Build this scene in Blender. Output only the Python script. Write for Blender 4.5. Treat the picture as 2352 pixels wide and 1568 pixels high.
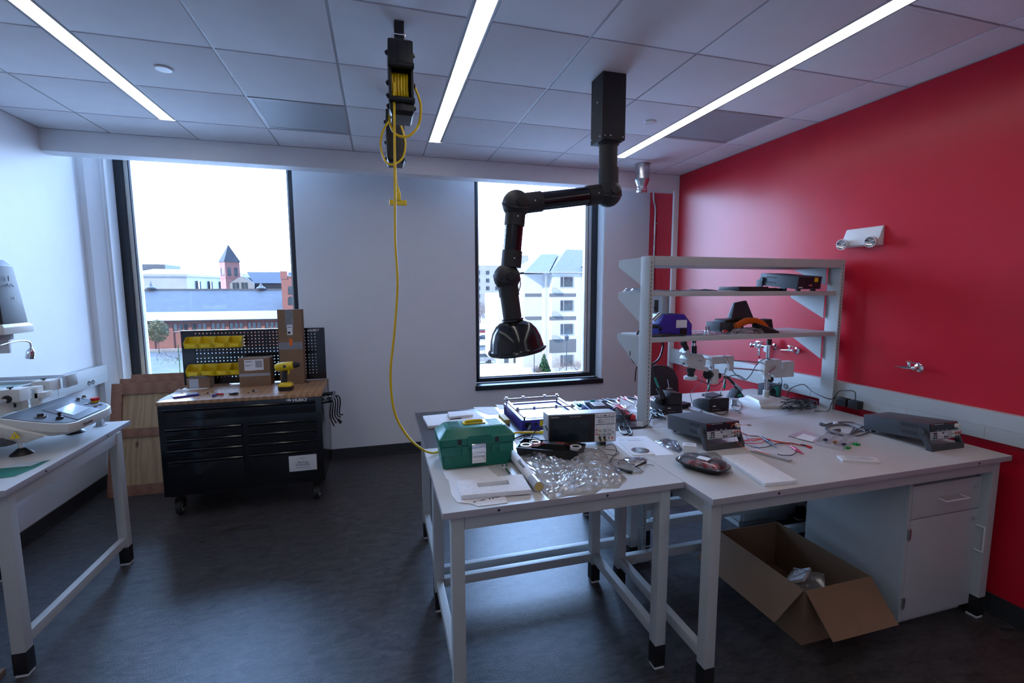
import bpy, bmesh, math, random
import numpy as np
from mathutils import Vector, Matrix
random.seed(4)
for o in list(bpy.data.objects): bpy.data.objects.remove(o, do_unlink=True)
SC = bpy.context.scene
COL = SC.collection
PI = math.pi

# ---------------------------------------------------------------- camera
FPX, YAW, PITCH, ROLL, HC = 1072.0, .2760, .1085, -.0027, 1.75
_f = Vector((math.sin(YAW)*math.cos(PITCH), math.cos(YAW)*math.cos(PITCH), -math.sin(PITCH)))
_r = Vector((math.cos(YAW), -math.sin(YAW), 0)); _u = _r.cross(_f)
CR = _r*math.cos(ROLL)+_u*math.sin(ROLL); CU = -_r*math.sin(ROLL)+_u*math.cos(ROLL); CF = _f
cd = bpy.data.cameras.new('camera'); cam = bpy.data.objects.new('camera', cd); COL.objects.link(cam)
cd.sensor_width = 36; cd.lens = FPX/2352*36; cd.clip_start = .05; cd.clip_end = 2000
cam.matrix_world = Matrix(((CR.x, CU.x, -CF.x, 0), (CR.y, CU.y, -CF.y, 0), (CR.z, CU.z, -CF.z, HC), (0, 0, 0, 1)))
SC.camera = cam
SC.view_settings.view_transform = 'Standard'; SC.view_settings.look = 'None'
SC.view_settings.gamma = 1; SC.view_settings.use_curve_mapping = False
SC.view_settings.exposure = 1.06

# ---------------------------------------------------------------- world, sun
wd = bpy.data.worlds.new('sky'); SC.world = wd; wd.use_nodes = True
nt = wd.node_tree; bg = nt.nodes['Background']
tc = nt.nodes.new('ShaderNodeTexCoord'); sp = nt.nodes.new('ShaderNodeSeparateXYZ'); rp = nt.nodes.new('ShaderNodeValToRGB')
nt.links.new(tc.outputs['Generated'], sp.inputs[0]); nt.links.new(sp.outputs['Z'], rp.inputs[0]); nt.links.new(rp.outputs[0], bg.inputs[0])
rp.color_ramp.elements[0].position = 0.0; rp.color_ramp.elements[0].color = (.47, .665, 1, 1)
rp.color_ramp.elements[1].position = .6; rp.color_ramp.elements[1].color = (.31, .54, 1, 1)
# sky glow added on the window side to light the room, kept weak behind
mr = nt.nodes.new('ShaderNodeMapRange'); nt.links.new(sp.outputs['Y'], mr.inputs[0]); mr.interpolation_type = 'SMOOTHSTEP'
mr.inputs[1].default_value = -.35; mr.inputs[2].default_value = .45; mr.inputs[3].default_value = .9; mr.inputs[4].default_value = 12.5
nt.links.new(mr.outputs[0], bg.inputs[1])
sd = bpy.data.lights.new('sun', 'SUN'); sun = bpy.data.objects.new('sun', sd); COL.objects.link(sun)
sd.energy = 4.2; sd.angle = .01; sd.color = (1, .95, .86)
sun.rotation_euler = Vector((-.80, -.42, .50)).to_track_quat('Z', 'Y').to_euler(); sun.location = (-30, -20, 40)
for nm, loc, sx, sz in (('portal_window_left', (-1.54, 5.09, 1.85), 1.56, 2.4), ('portal_window_right', (1.79, 5.09, 1.85), 1.56, 2.4)):
    l = bpy.data.lights.new(nm, 'AREA'); l.shape = 'RECTANGLE'; l.size = sx; l.size_y = sz; l.cycles.is_portal = True
    o = bpy.data.objects.new(nm, l); o.location = loc; o.rotation_euler = (-PI/2, 0, 0); COL.objects.link(o)

# ---------------------------------------------------------------- helpers
def ray(px, py): return CR*((px-1176)/FPX)-CU*((py-784)/FPX)+CF
def P(px, py, x=None, y=None, z=None):
    d = ray(px, py)
    t = x/d.x if x is not None else (y/d.y if y is not None else (z-HC)/d.z)
    return Vector((0, 0, HC))+d*t
# photo detail frames -> photo pixels
def C1(a, b): return 940+a*.2296, 880+b*.2296
def C2(a, b): return 1340+a*.2381, 900+b*.2381
def C4(a, b): return 1440+a*.2211, 700+b*.2211
def C3(a, b): return 1400+a*.2678, 560+b*.2678
def C5(a, b): return 1780+a*.2432, 820+b*.2432
def CN(a, b): return 1300+a*.10204, 860+b*.10204
def CH(a, b): return 340+a*.3316, 680+b*.3316
def CM(a, b): return a*.17857, 820+b*.17857

def mat(name, col, rough=.5, metal=0, bump=0, bscale=200, var=.06, vscale=6, spec=.5, emis=None, estr=0, coat=0, aniso=None, col2=None, alpha=None, sheen=0):
    m = bpy.data.materials.new(name); m.use_nodes = True
    t = m.node_tree; b = t.nodes['Principled BSDF']
    b.inputs['Roughness'].default_value = rough; b.inputs['Metallic'].default_value = metal
    b.inputs['Specular IOR Level'].default_value = spec; b.inputs['Coat Weight'].default_value = coat
    if sheen: b.inputs['Sheen Weight'].default_value = sheen
    tc = t.nodes.new('ShaderNodeTexCoord'); n = t.nodes.new('ShaderNodeTexNoise'); n.inputs['Scale'].default_value = vscale
    n.inputs['Detail'].default_value = 4
    mp = t.nodes.new('ShaderNodeMapping'); t.links.new(tc.outputs['Object'], mp.inputs[0]); t.links.new(mp.outputs[0], n.inputs[0])
    if aniso: mp.inputs['Scale'].default_value = aniso
    r = t.nodes.new('ShaderNodeValToRGB'); t.links.new(n.outputs[0], r.inputs[0])
    c2 = col2 or tuple(min(1, c*(1+var)) for c in col); c1 = col if col2 else tuple(c*(1-var) for c in col)
    r.color_ramp.elements[0].position = .35; r.color_ramp.elements[1].position = .65
    r.color_ramp.elements[0].color = (*c1, 1); r.color_ramp.elements[1].color = (*c2, 1)
    t.links.new(r.outputs[0], b.inputs['Base Color'])
    if bump:
        n2 = t.nodes.new('ShaderNodeTexNoise'); n2.inputs['Scale'].default_value = bscale; n2.inputs['Detail'].default_value = 3
        t.links.new(tc.outputs['Object'], n2.inputs[0])
        bp = t.nodes.new('ShaderNodeBump'); bp.inputs['Strength'].default_value = bump; bp.inputs['Distance'].default_value = .002
        t.links.new(n2.outputs[0], bp.inputs['Height']); t.links.new(bp.outputs[0], b.inputs['Normal'])
    if emis: b.inputs['Emission Color'].default_value = (*emis, 1); b.inputs['Emission Strength'].default_value = estr
    if alpha is not None: b.inputs['Alpha'].default_value = alpha
    return m

def glassmat(name, tint=(1, 1, 1), refl=.08, rough=.02, solid=.0, scol=(1, 1, 1), var=0):
    """thin clear sheet: transparent, fresnel reflection and a little scattering of its own colour"""
    m = bpy.data.materials.new(name); m.use_nodes = True; t = m.node_tree; t.nodes.remove(t.nodes['Principled BSDF'])
    out = t.nodes['Material Output']; tr = t.nodes.new('ShaderNodeBsdfTransparent'); tr.inputs[0].default_value = (*tint, 1)
    gl = t.nodes.new('ShaderNodeBsdfGlossy'); gl.inputs['Roughness'].default_value = rough
    lw = t.nodes.new('ShaderNodeFresnel'); lw.inputs[0].default_value = 1.45
    mx = t.nodes.new('ShaderNodeMixShader'); mu = t.nodes.new('ShaderNodeMath'); mu.operation = 'MULTIPLY'; mu.inputs[1].default_value = refl/.04
    mu.use_clamp = True
    t.links.new(lw.outputs[0], mu.inputs[0]); t.links.new(mu.outputs[0], mx.inputs[0]); t.links.new(tr.outputs[0], mx.inputs[1]); t.links.new(gl.outputs[0], mx.inputs[2])
    last = mx
    if solid:
        df = t.nodes.new('ShaderNodeBsdfDiffuse'); df.inputs[0].default_value = (*scol, 1)
        m2 = t.nodes.new('ShaderNodeMixShader'); m2.inputs[0].default_value = solid
        if var:
            tc = t.nodes.new('ShaderNodeTexCoord'); n = t.nodes.new('ShaderNodeTexNoise'); n.inputs['Scale'].default_value = var; n.inputs['Detail'].default_value = 6
            t.links.new(tc.outputs['Object'], n.inputs[0]); mr = t.nodes.new('ShaderNodeMapRange')
            mr.inputs[1].default_value = .45; mr.inputs[2].default_value = .72; mr.inputs[3].default_value = solid*.3; mr.inputs[4].default_value = min(1, solid*2.6)
            t.links.new(n.outputs[0], mr.inputs[0]); t.links.new(mr.outputs[0], m2.inputs[0])
        t.links.new(mx.outputs[0], m2.inputs[1]); t.links.new(df.outputs[0], m2.inputs[2]); last = m2
    t.links.new(last.outputs[0], out.inputs[0]); return m

class MB:
    def __init__(s): s.v = []; s.f = []; s.m = []; s.k = 0
    def mi(s, k): s.k = k; return s
    def add(s, vs, fs):
        b = len(s.v); s.v += [tuple(v) for v in vs]; s.f += [tuple(b+i for i in f) for f in fs]; s.m += [s.k]*len(fs); return s
    def box(s, x0, x1, y0, y1, z0, z1, M=None):
        vs = [Vector((x, y, z)) for x in (x0, x1) for y in (y0, y1) for z in (z0, z1)]
        if M: vs = [M @ v for v in vs]
        return s.add(vs, [(0, 1, 3, 2), (4, 6, 7, 5), (0, 4, 5, 1), (2, 3, 7, 6), (0, 2, 6, 4), (1, 5, 7, 3)])
    def cyl(s, a, b, r, r2=None, n=16, caps=True):
        a = Vector(a); b = Vector(b); r2 = r if r2 is None else r2; d = (b-a).normalized()
        q = d.to_track_quat('Z', 'Y'); e1 = q @ Vector((1, 0, 0)); e2 = q @ Vector((0, 1, 0)); vs = []
        for c, R in ((a, r), (b, r2)):
            for i in range(n): t = 2*PI*i/n; vs.append(c+(e1*math.cos(t)+e2*math.sin(t))*R)
        fs = [(i, (i+1) % n, n+(i+1) % n, n+i) for i in range(n)]
        if caps: fs += [tuple(range(n-1, -1, -1)), tuple(range(n, 2*n))]
        return s.add(vs, fs)
    def ring(s, a, b, ro, ri, n=24):
        a = Vector(a); b = Vector(b); q = (b-a).normalized().to_track_quat('Z', 'Y'); e1 = q @ Vector((1, 0, 0)); e2 = q @ Vector((0, 1, 0)); vs = []
        for c, R in ((a, ro), (b, ro), (b, ri), (a, ri)):
            for i in range(n): t = 2*PI*i/n; vs.append(c+(e1*math.cos(t)+e2*math.sin(t))*R)
        fs = []
        for k in range(4):
            for i in range(n): fs.append((k*n+i, k*n+(i+1) % n, ((k+1) % 4)*n+(i+1) % n, ((k+1) % 4)*n+i))
        return s.add(vs, fs)
    def lathe(s, prof, M=None, n=24, caps=True):
        vs = [Vector((r*math.cos(2*PI*i/n), r*math.sin(2*PI*i/n), z)) for r, z in prof for i in range(n)]
        if M: vs = [M @ v for v in vs]
        fs = [(k*n+i, k*n+(i+1) % n, (k+1)*n+(i+1) % n, (k+1)*n+i) for k in range(len(prof)-1) for i in range(n)]
        if caps: fs += [tuple(range(n-1, -1, -1)), tuple((len(prof)-1)*n+i for i in range(n))]
        return s.add(vs, fs)
    def sphere(s, c, r, n=16, sc=(1, 1, 1)):
        m = n//2; M = Matrix.Translation(Vector(c)) @ Matrix.Diagonal((*sc, 1))
        return s.lathe([(max(r*math.sin(PI*k/m), 1e-5), -r*math.cos(PI*k/m)) for k in range(m+1)], M, n, False)
    def tube(s, pts, r, n=8, sub=6, closed=False, smooth=True):
        pts = [Vector(p) for p in pts]
        if smooth and len(pts) > 2:
            o = []; L = len(pts)
            for i in range(L-1 if not closed else L):
                p0 = pts[i-1] if (i > 0 or closed) else pts[0]*2-pts[1]; p1 = pts[i]; p2 = pts[(i+1) % L]
                p3 = pts[(i+2) % L] if (i+2 < L or closed) else p2*2-p1
                for k in range(sub):
                    t = k/sub; o.append(.5*((2*p1)+(p2-p0)*t+(2*p0-5*p1+4*p2-p3)*t*t+(3*p1-p0-3*p2+p3)*t**3))
            if not closed: o.append(pts[-1])
            pts = o
        L = len(pts); vs = []; e = None
        for i, p in enumerate(pts):
            d = (pts[min(i+1, L-1)]-pts[max(i-1, 0)]) if not closed else (pts[(i+1) % L]-pts[i-1])
            d = d.normalized() if d.length > 1e-9 else Vector((0, 0, 1))
            if e is None:
                e = d.orthogonal().normalized()
            else:
                e = (e-d*e.dot(d)); e = e.normalized() if e.length > 1e-6 else d.orthogonal().normalized()
            g = d.cross(e); R = r[i*len(r)//L] if isinstance(r, (list, tuple)) else r
            for k in range(n): t = 2*PI*k/n; vs.append(p+(e*math.cos(t)+g*math.sin(t))*R)
        fs = [(i*n+k, i*n+(k+1) % n, ((i+1) % L)*n+(k+1) % n, ((i+1) % L)*n+k) for i in range(L if closed else L-1) for k in range(n)]
        if not closed: fs += [tuple(range(n-1, -1, -1)), tuple((L-1)*n+k for k in range(n))]
        return s.add(vs, fs)
    def prism(s, poly, a, b, ax='z', M=None):
        """poly in the two axes other than ax, extruded a..b"""
        def mk(p, h): return Vector((p[0], p[1], h)) if ax == 'z' else (Vector((p[0], h, p[1])) if ax == 'y' else Vector((h, p[0], p[1])))
        n = len(poly); vs = [mk(p, a) for p in poly]+[mk(p, b) for p in poly]
        if M: vs = [M @ v for v in vs]
        return s.add(vs, [tuple(range(n-1, -1, -1)), tuple(range(n, 2*n))]+[(i, (i+1) % n, n+(i+1) % n, n+i) for i in range(n)])
    def loft(s, loops, caps=True):
        n = len(loops[0]); vs = [Vector(p) for l in loops for p in l]
        fs = [(k*n+i, k*n+(i+1) % n, (k+1)*n+(i+1) % n, (k+1)*n+i) for k in range(len(loops)-1) for i in range(n)]
        if caps: fs += [tuple(range(n-1, -1, -1)), tuple((len(loops)-1)*n+i for i in range(n))]
        return s.add(vs, fs)
    def perf(s, x0, x1, z0, z1, nx, nz, hr, y):
        """flat plate in xz with nx * nz octagonal holes"""
        dx = (x1-x0)/nx; dz = (z1-z0)/nz
        for i in range(nx):
            for j in range(nz):
                cx = x0+(i+.5)*dx; cz = z0+(j+.5)*dz
                o = [(cx-dx/2, cz-dz/2), (cx, cz-dz/2), (cx+dx/2, cz-dz/2), (cx+dx/2, cz), (cx+dx/2, cz+dz/2), (cx, cz+dz/2), (cx-dx/2, cz+dz/2), (cx-dx/2, cz)]
                h = [(cx+hr*math.cos(PI*(1.25+k*.25)), cz+hr*math.sin(PI*(1.25+k*.25))) for k in range(8)]
                s.add([(a, y, b) for a, b in o+h], [(k, (k+1) % 8, 8+(k+1) % 8, 8+k) for k in range(8)])
        return s
    def mesh(s, name, ms, bevel=0, smooth=30, weld=False):
        me = bpy.data.meshes.new(name); me.from_pydata(s.v, [], s.f)
        ms = ms if isinstance(ms, (list, tuple)) else [ms]
        for m in ms: me.materials.append(m)
        me.polygons.foreach_set('material_index', s.m)
        bm = bmesh.new(); bm.from_mesh(me)
        if weld: bmesh.ops.remove_doubles(bm, verts=bm.verts, dist=1e-5)
        bmesh.ops.recalc_face_normals(bm, faces=bm.faces)
        if bevel:
            eg = [e for e in bm.edges if len(e.link_faces) == 2 and e.calc_face_angle(0) > .6]
            bmesh.ops.bevel(bm, geom=eg, offset=bevel, segments=2, profile=.7, affect='EDGES', clamp_overlap=True)
        bm.to_mesh(me); bm.free()
        if smooth: me.shade_smooth(); me.set_sharp_from_angle(angle=math.radians(smooth))
        return me
    def obj(s, name, ms, parent=None, **k):
        return link(name, s.mesh(name, ms, **k), parent)

def link(name, me, parent=None):
    o = bpy.data.objects.new(name, me); COL.objects.link(o)
    if parent: o.parent = parent
    return o
def tag(o, label, cat, group=None, kind=None):
    o['label'] = label; o['category'] = cat
    if group: o['group'] = group
    if kind: o['kind'] = kind
    return o
def thing(name, label, cat, loc=(0, 0, 0), rz=0, group=None, rot=None):
    o = bpy.data.objects.new(name, None); COL.objects.link(o); o.empty_display_size = .05
    o.location = loc; o.rotation_euler = rot or (0, 0, rz); return tag(o, label, cat, group)
def struct(o): o['kind'] = 'structure'; return o
def place(o, loc, rz=0, rot=None): o.location = loc; o.rotation_euler = rot or (0, 0, rz); return o
def copy_tree(o, parent=None):
    c = o.copy(); COL.objects.link(c); c.parent = parent
    for ch in [x for x in bpy.data.objects if x.parent == o]: copy_tree(ch, c)
    return c
def text(name, s, size, m, parent=None, loc=(0, 0, 0), rot=(PI/2, 0, 0), ext=.0004, align='LEFT', sx=1, bold=0):
    cu = bpy.data.curves.new(name, 'FONT'); cu.body = s; cu.size = size; cu.offset = bold; cu.extrude = ext; cu.align_x = align; cu.align_y = 'CENTER'; cu.resolution_u = 3
    t = bpy.data.objects.new('tmp', cu); COL.objects.link(t)
    dg = bpy.context.evaluated_depsgraph_get(); me = bpy.data.meshes.new_from_object(t.evaluated_get(dg)); bpy.data.objects.remove(t)
    me.materials.clear(); me.materials.append(m)
    o = link(name, me, parent); o.location = loc; o.rotation_euler = rot; o.scale = (sx, 1, 1); return o
def RZ(a): return Matrix.Rotation(a, 4, 'Z')
def TR(*v): return Matrix.Translation(Vector(v))
def crumple(outline, z, h, seed, n=26, amp=1.0, soft=.02):
    """wrinkled sheet over an irregular outline (world xy); returns an MB"""
    rnd = random.Random(seed); c = sum((Vector((p[0], p[1], 0)) for p in outline), Vector())/len(outline)
    ph = [(rnd.uniform(18, 60)*(1+k*.45), rnd.uniform(0, 6.3), rnd.uniform(0, 6.3)) for k in range(7)]
    def hh(x, y, t):
        v = 0
        for k, (f, a, b) in enumerate(ph): v += abs(math.sin(f*(x*math.cos(a)+y*math.sin(a))+b))*(30/f)
        return z+.0015+(v/4.5)*h*amp*min(1, (1-t)*4)
    mb = MB(); L = []; m = len(outline)
    N = 24; loops = []
    for k in range(N+1):
        t = k/N
        lp = []
        for i in range(m):
            for q in range(6):
                p = Vector((*outline[i][:2], 0)).lerp(Vector((*outline[(i+1) % m][:2], 0)), q/6)
                w = c.lerp(p, max(t, .02)); lp.append((w.x, w.y, hh(w.x, w.y, t)))
        loops.append(lp)
    return mb.loft(loops, caps=False)

# ---------------------------------------------------------------- materials
M = {}
M['wall'] = mat('wall_paint_white', (.80, .82, .84), .55, bump=.08, bscale=350, var=.01)
M['red'] = mat('wall_paint_red', (.60, .010, .030), .30, bump=.05, bscale=300, var=.03, spec=.45)
M['tile'] = mat('ceiling_tile', (.80, .81, .84), .9, bump=.25, bscale=500, var=.015)
M['grid'] = mat('ceiling_grid', (.42, .43, .46), .45, var=.02)
M['floor'] = mat('marbled_linoleum', (.014, .013, .014), .42, bump=.35, bscale=120, col2=(.082, .077, .077), vscale=9.5, aniso=(1.0, 2.4, 1), spec=.5)
_t = M['floor'].node_tree
for n in _t.nodes:
    if n.type == 'TEX_NOISE' and abs(n.inputs['Scale'].default_value-9.5) < .1: n.inputs['Detail'].default_value = 14; n.inputs['Roughness'].default_value = .78; n.inputs['Distortion'].default_value = .8
M['base'] = mat('vinyl_base', (.03, .033, .036), .4)
M['lam'] = mat('laminate_light_grey', (.56, .545, .525), .33, bump=.1, bscale=900, var=.02)
M['lamdark'] = mat('laminate_charcoal', (.035, .035, .042), .3, bump=.1, bscale=900, var=.05)
M['steelw'] = mat('powder_coat_pale_grey', (.48, .50, .49), .42, var=.015)
M['edge'] = mat('edge_band_grey', (.42, .40, .42), .4, var=.03)
M['black'] = mat('black_plastic', (.012, .012, .014), .42, var=.1)
M['blackg'] = mat('black_gloss_paint', (.006, .007, .010), .16, var=.1, spec=.6)
M['blackm'] = mat('black_matte', (.018, .018, .02), .6, var=.1)
M['frame'] = mat('window_frame_dark', (.012, .016, .024), .4, var=.05)
M['frameedge'] = mat('window_frame_silver', (.60, .63, .66), .3)
M['shade'] = mat('cream_track', (.70, .66, .56), .5)
M['glass'] = glassmat('window_glass', (.97, .985, 1), .045)
M['chrome'] = mat('chrome', (.75, .76, .78), .12, metal=1, var=.02)
M['alu'] = mat('aluminium', (.62, .63, .65), .3, metal=.9, var=.04)
M['galv'] = mat('galvanised_steel', (.55, .56, .58), .28, metal=1, var=.15, vscale=25)
M['white'] = mat('white_plastic', (.74, .74, .74), .35, var=.02)
M['paper'] = mat('paper', (.78, .78, .80), .8, var=.02)
M['foam'] = mat('white_foam', (.80, .80, .83), .85, bump=.9, bscale=260, var=.04, vscale=60)
M['card'] = mat('cardboard', (.235, .14, .08), .8, bump=.2, bscale=150, var=.1, vscale=3)
M['cardd'] = mat('cardboard_edge', (.24, .15, .09), .85, var=.12)
M['yellow'] = mat('yellow_plastic', (.80, .56, .01), .35, var=.04)
M['yelcord'] = mat('yellow_cord', (.80, .52, .0), .4, var=.04)
M['green'] = mat('green_plastic', (.0, .15, .10), .38, var=.04)
M['redp'] = mat('red_plastic', (.62, .015, .02), .35, var=.04)
M['orange'] = mat('orange_rubber', (.85, .16, .01), .45)
M['blue'] = mat('blue_enamel', (.045, .035, .36), .3, var=.05)
M['teal'] = mat('teal_plastic', (.0, .34, .24), .35)
M['cream'] = mat('cream_enamel', (.66, .65, .60), .35, var=.02)
M['gun'] = mat('instrument_grey', (.055, .062, .072), .45, var=.04)
M['panel'] = mat('front_panel_grey', (.42, .43, .45), .4, var=.03)
M['screen'] = mat('dark_screen', (.012, .02, .03), .12, var=.05)
M['lcd'] = mat('pale_touch_screen', (.55, .64, .70), .15, var=.02)
M['ink'] = mat('ink', (.02, .02, .03), .7)
M['inkb'] = mat('ink_navy', (.02, .03, .14), .7)
M['silverink'] = mat('silver_lettering', (.7, .71, .72), .4)
M['clear'] = glassmat('clear_plastic', (.96, .97, 1), .10, .08, .10, (.85, .88, .95), 30)
M['clear2'] = glassmat('clear_plastic_frosted', (.95, .96, .98), .10, .15, .32, (.80, .82, .88))
M['bag'] = glassmat('polythene_bag', (.99, .995, 1), .065, .12, .13, (.93, .95, 1), 45)
M['esd'] = glassmat('antistatic_bag', (.60, .60, .68), .2, .2, .35, (.25, .25, .32), 40)
M['brass'] = mat('brass', (.6, .42, .15), .25, metal=1)
M['pink'] = mat('pink_red_grip', (.62, .03, .10), .35)
M['navy'] = mat('navy_grip', (.02, .03, .07), .4)
M['redw'] = mat('red_wire', (.75, .03, .02), .4)
M['bluew'] = mat('blue_wire', (.06, .09, .30), .4)
M['greyw'] = mat('grey_cord', (.10, .10, .11), .5)
M['bw'] = mat('black_cord', (.01, .01, .012), .4)
M['led'] = mat('led_diffuser', (.9, .9, .9), .5, emis=(1, .965, .94), estr=3.9)

def woodmat(name, c1, c2, sc=(1, 1, 1), wsc=8, rough=.35, dist=3, planks=None):
    m = mat(name, c1, rough, col2=c2); t = m.node_tree; b = t.nodes['Principled BSDF']
    w = t.nodes.new('ShaderNodeTexWave'); w.inputs['Scale'].default_value = wsc; w.inputs['Distortion'].default_value = dist; w.inputs['Detail'].default_value = 4; w.inputs['Detail Scale'].default_value = 2
    mp = [n for n in t.nodes if n.type == 'MAPPING'][0]; mp.inputs['Scale'].default_value = sc; t.links.new(mp.outputs[0], w.inputs[0])
    r = [n for n in t.nodes if n.type == 'VALTORGB'][0]
    t.links.new(w.outputs[0], r.inputs[0]); r.color_ramp.elements[0].position = 0; r.color_ramp.elements[1].position = 1
    if planks:
        br = t.nodes.new('ShaderNodeTexBrick'); br.inputs['Scale'].default_value = 1; br.inputs['Brick Width'].default_value = planks[0]; br.inputs['Row Height'].default_value = planks[1]
        br.inputs['Mortar Size'].default_value = .0006; br.inputs['Color1'].default_value = (.8, .8, .8, 1); br.inputs['Color2'].default_value = (1.12, 1.12, 1.12, 1); br.inputs['Mortar'].default_value = (.35, .35, .35, 1)
        tc = [n for n in t.nodes if n.type == 'TEX_COORD'][0]; t.links.new(tc.outputs['Object'], br.inputs[0])
        mx = t.nodes.new('ShaderNodeMix'); mx.data_type = 'RGBA'; mx.blend_type = 'MULTIPLY'; mx.inputs[0].default_value = 1
        t.links.new(r.outputs[0], mx.inputs[6]); t.links.new(br.outputs[0], mx.inputs[7]); t.links.new(mx.outputs[2], b.inputs['Base Color'])
    return m
M['butcher'] = woodmat('butcher_block', (.40, .21, .10), (.56, .32, .17), (2, 14, 1), 3, .28, 4, planks=(.45, .045))
M['osb'] = woodmat('birch_plywood', (.42, .26, .13), (.52, .345, .19), (7, 1, .8), 1.0, .6, 6)
_t = M['osb'].node_tree; _w = [n for n in _t.nodes if n.type == 'TEX_WAVE'][0]; _w.inputs['Scale'].default_value = .8; _w.inputs['Distortion'].default_value = 14; _w.inputs['Detail Scale'].default_value = 1.2
_v = _t.nodes.new('ShaderNodeTexVoronoi'); _v.inputs['Scale'].default_value = 9; _mp = _t.nodes.new('ShaderNodeMapping'); _mp.inputs['Scale'].default_value = (1, 1, .45)
_tc = [n for n in _t.nodes if n.type == 'TEX_COORD'][0]; _t.links.new(_tc.outputs['Object'], _mp.inputs[0]); _t.links.new(_mp.outputs[0], _v.inputs[0])
_r = _t.nodes.new('ShaderNodeValToRGB'); _r.color_ramp.elements[0].position = .09; _r.color_ramp.elements[0].color = (.28, .2, .14, 1); _r.color_ramp.elements[1].position = .20; _r.color_ramp.elements[1].color = (1, 1, 1, 1)
_t.links.new(_v.outputs['Distance'], _r.inputs[0]); _mx = _t.nodes.new('ShaderNodeMix'); _mx.data_type = 'RGBA'; _mx.blend_type = 'MULTIPLY'; _mx.inputs[0].default_value = 1
_cr = [n for n in _t.nodes if n.type == 'VALTORGB' and n != _r][0]; _t.links.new(_cr.outputs[0], _mx.inputs[6]); _t.links.new(_r.outputs[0], _mx.inputs[7]); _t.links.new(_mx.outputs[2], _t.nodes['Principled BSDF'].inputs['Base Color'])
M['lauan'] = woodmat('reddish_plywood', (.27, .115, .065), (.34, .155, .09), (1, 1, 7), 3, .6, 4)
M['pine'] = woodmat('pine_block', (.55, .40, .12), (.68, .52, .20), (1, 8, 1), 3, .6, 2)

def brickmat(name, c1, c2, mortar, sc=1.0):
    m = mat(name, c1, .8); t = m.node_tree; b = t.nodes['Principled BSDF']
    br = t.nodes.new('ShaderNodeTexBrick'); br.inputs['Scale'].default_value = sc
    br.inputs['Color1'].default_value = (*c1, 1); br.inputs['Color2'].default_value = (*c2, 1); br.inputs['Mortar'].default_value = (*mortar, 1)
    br.inputs['Brick Width'].default_value = .4; br.inputs['Row Height'].default_value = .12; br.inputs['Mortar Size'].default_value = .02
    tc = [n for n in t.nodes if n.type == 'TEX_COORD'][0]; cx = t.nodes.new('ShaderNodeSeparateXYZ'); cb = t.nodes.new('ShaderNodeCombineXYZ'); ad = t.nodes.new('ShaderNodeMath')
    t.links.new(tc.outputs['Object'], cx.inputs[0]); t.links.new(cx.outputs[0], ad.inputs[0]); t.links.new(cx.outputs[1], ad.inputs[1]); t.links.new(ad.outputs[0], cb.inputs[0]); t.links.new(cx.outputs[2], cb.inputs[1])
    t.links.new(cb.outputs[0], br.inputs[0]); t.links.new(br.outputs[0], b.inputs['Base Color']); return m
M['brick'] = brickmat('red_brick', (.22, .055, .045), (.26, .075, .06), (.28, .17, .15))
M['slate'] = mat('slate_roof', (.014, .018, .028), .8, col2=(.024, .029, .038), vscale=.6)
M['slate2'] = mat('grey_shingles', (0.072, 0.0816, 0.0864), .85, col2=(0.101, 0.108, 0.11), vscale=4)
M['darkroof'] = mat('dark_roof', (0.004, 0.008, 0.02), .7)
M['stone'] = mat('pale_stone', (.26, .26, .26), .8, vscale=.3)
M['stoneshade'] = mat('grey_limestone', (.42, .43, .45), .8, vscale=.3)
M['copper'] = mat('pale_metal_roof', (.17, .19, .195), .6)
M['render'] = mat('pale_render', (.40, .40, .39), .8, vscale=.3)
M['rendg'] = mat('grey_render_band', (0.096, 0.103, 0.11), .8)
M['trimw'] = mat('white_trim', (0.27, 0.276, 0.282), .6)
M['pglass'] = mat('far_window_glass', (0.024, 0.032, 0.04), .08, col2=(0.064, 0.08, 0.088), vscale=.8)
M['grass'] = mat('grass', (0.018, 0.0234, 0.0072), .9, col2=(0.036, 0.0396, 0.0162), vscale=.6)
M['asph'] = mat('asphalt', (0.044, 0.046, 0.05), .9, vscale=.4)
M['conc'] = mat('concrete_paving', (.46, .46, .45), .9, vscale=.3)
M['farstone'] = mat('weathered_stone', (.09, .10, .12), .8)
M['leaf'] = mat('leaves_yellow_green', (0.064, 0.068, 0.016), .8, col2=(0.128, 0.104, 0.04), vscale=1)
M['leafd'] = mat('conifer_green', (0.006, 0.04, 0.008), .8, col2=(0.016, 0.068, 0.016), vscale=3)
M['twig'] = mat('bare_twigs', (0.096, 0.068, 0.056), .9, col2=(0.144, 0.096, 0.072), vscale=2)
M['bark'] = mat('bark', (0.048, 0.036, 0.028), .9)
M['carw'] = mat('white_car_paint', (0.24, 0.244, 0.248), .2)
M['cars'] = mat('silver_car_paint', (0.12, 0.128, 0.136), .2)
M['carb'] = mat('dark_blue_car_paint', (0.012, 0.016, 0.032), .2)
M['carr'] = mat('red_car_paint', (0.14, 0.008, 0.012), .2)

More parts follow.
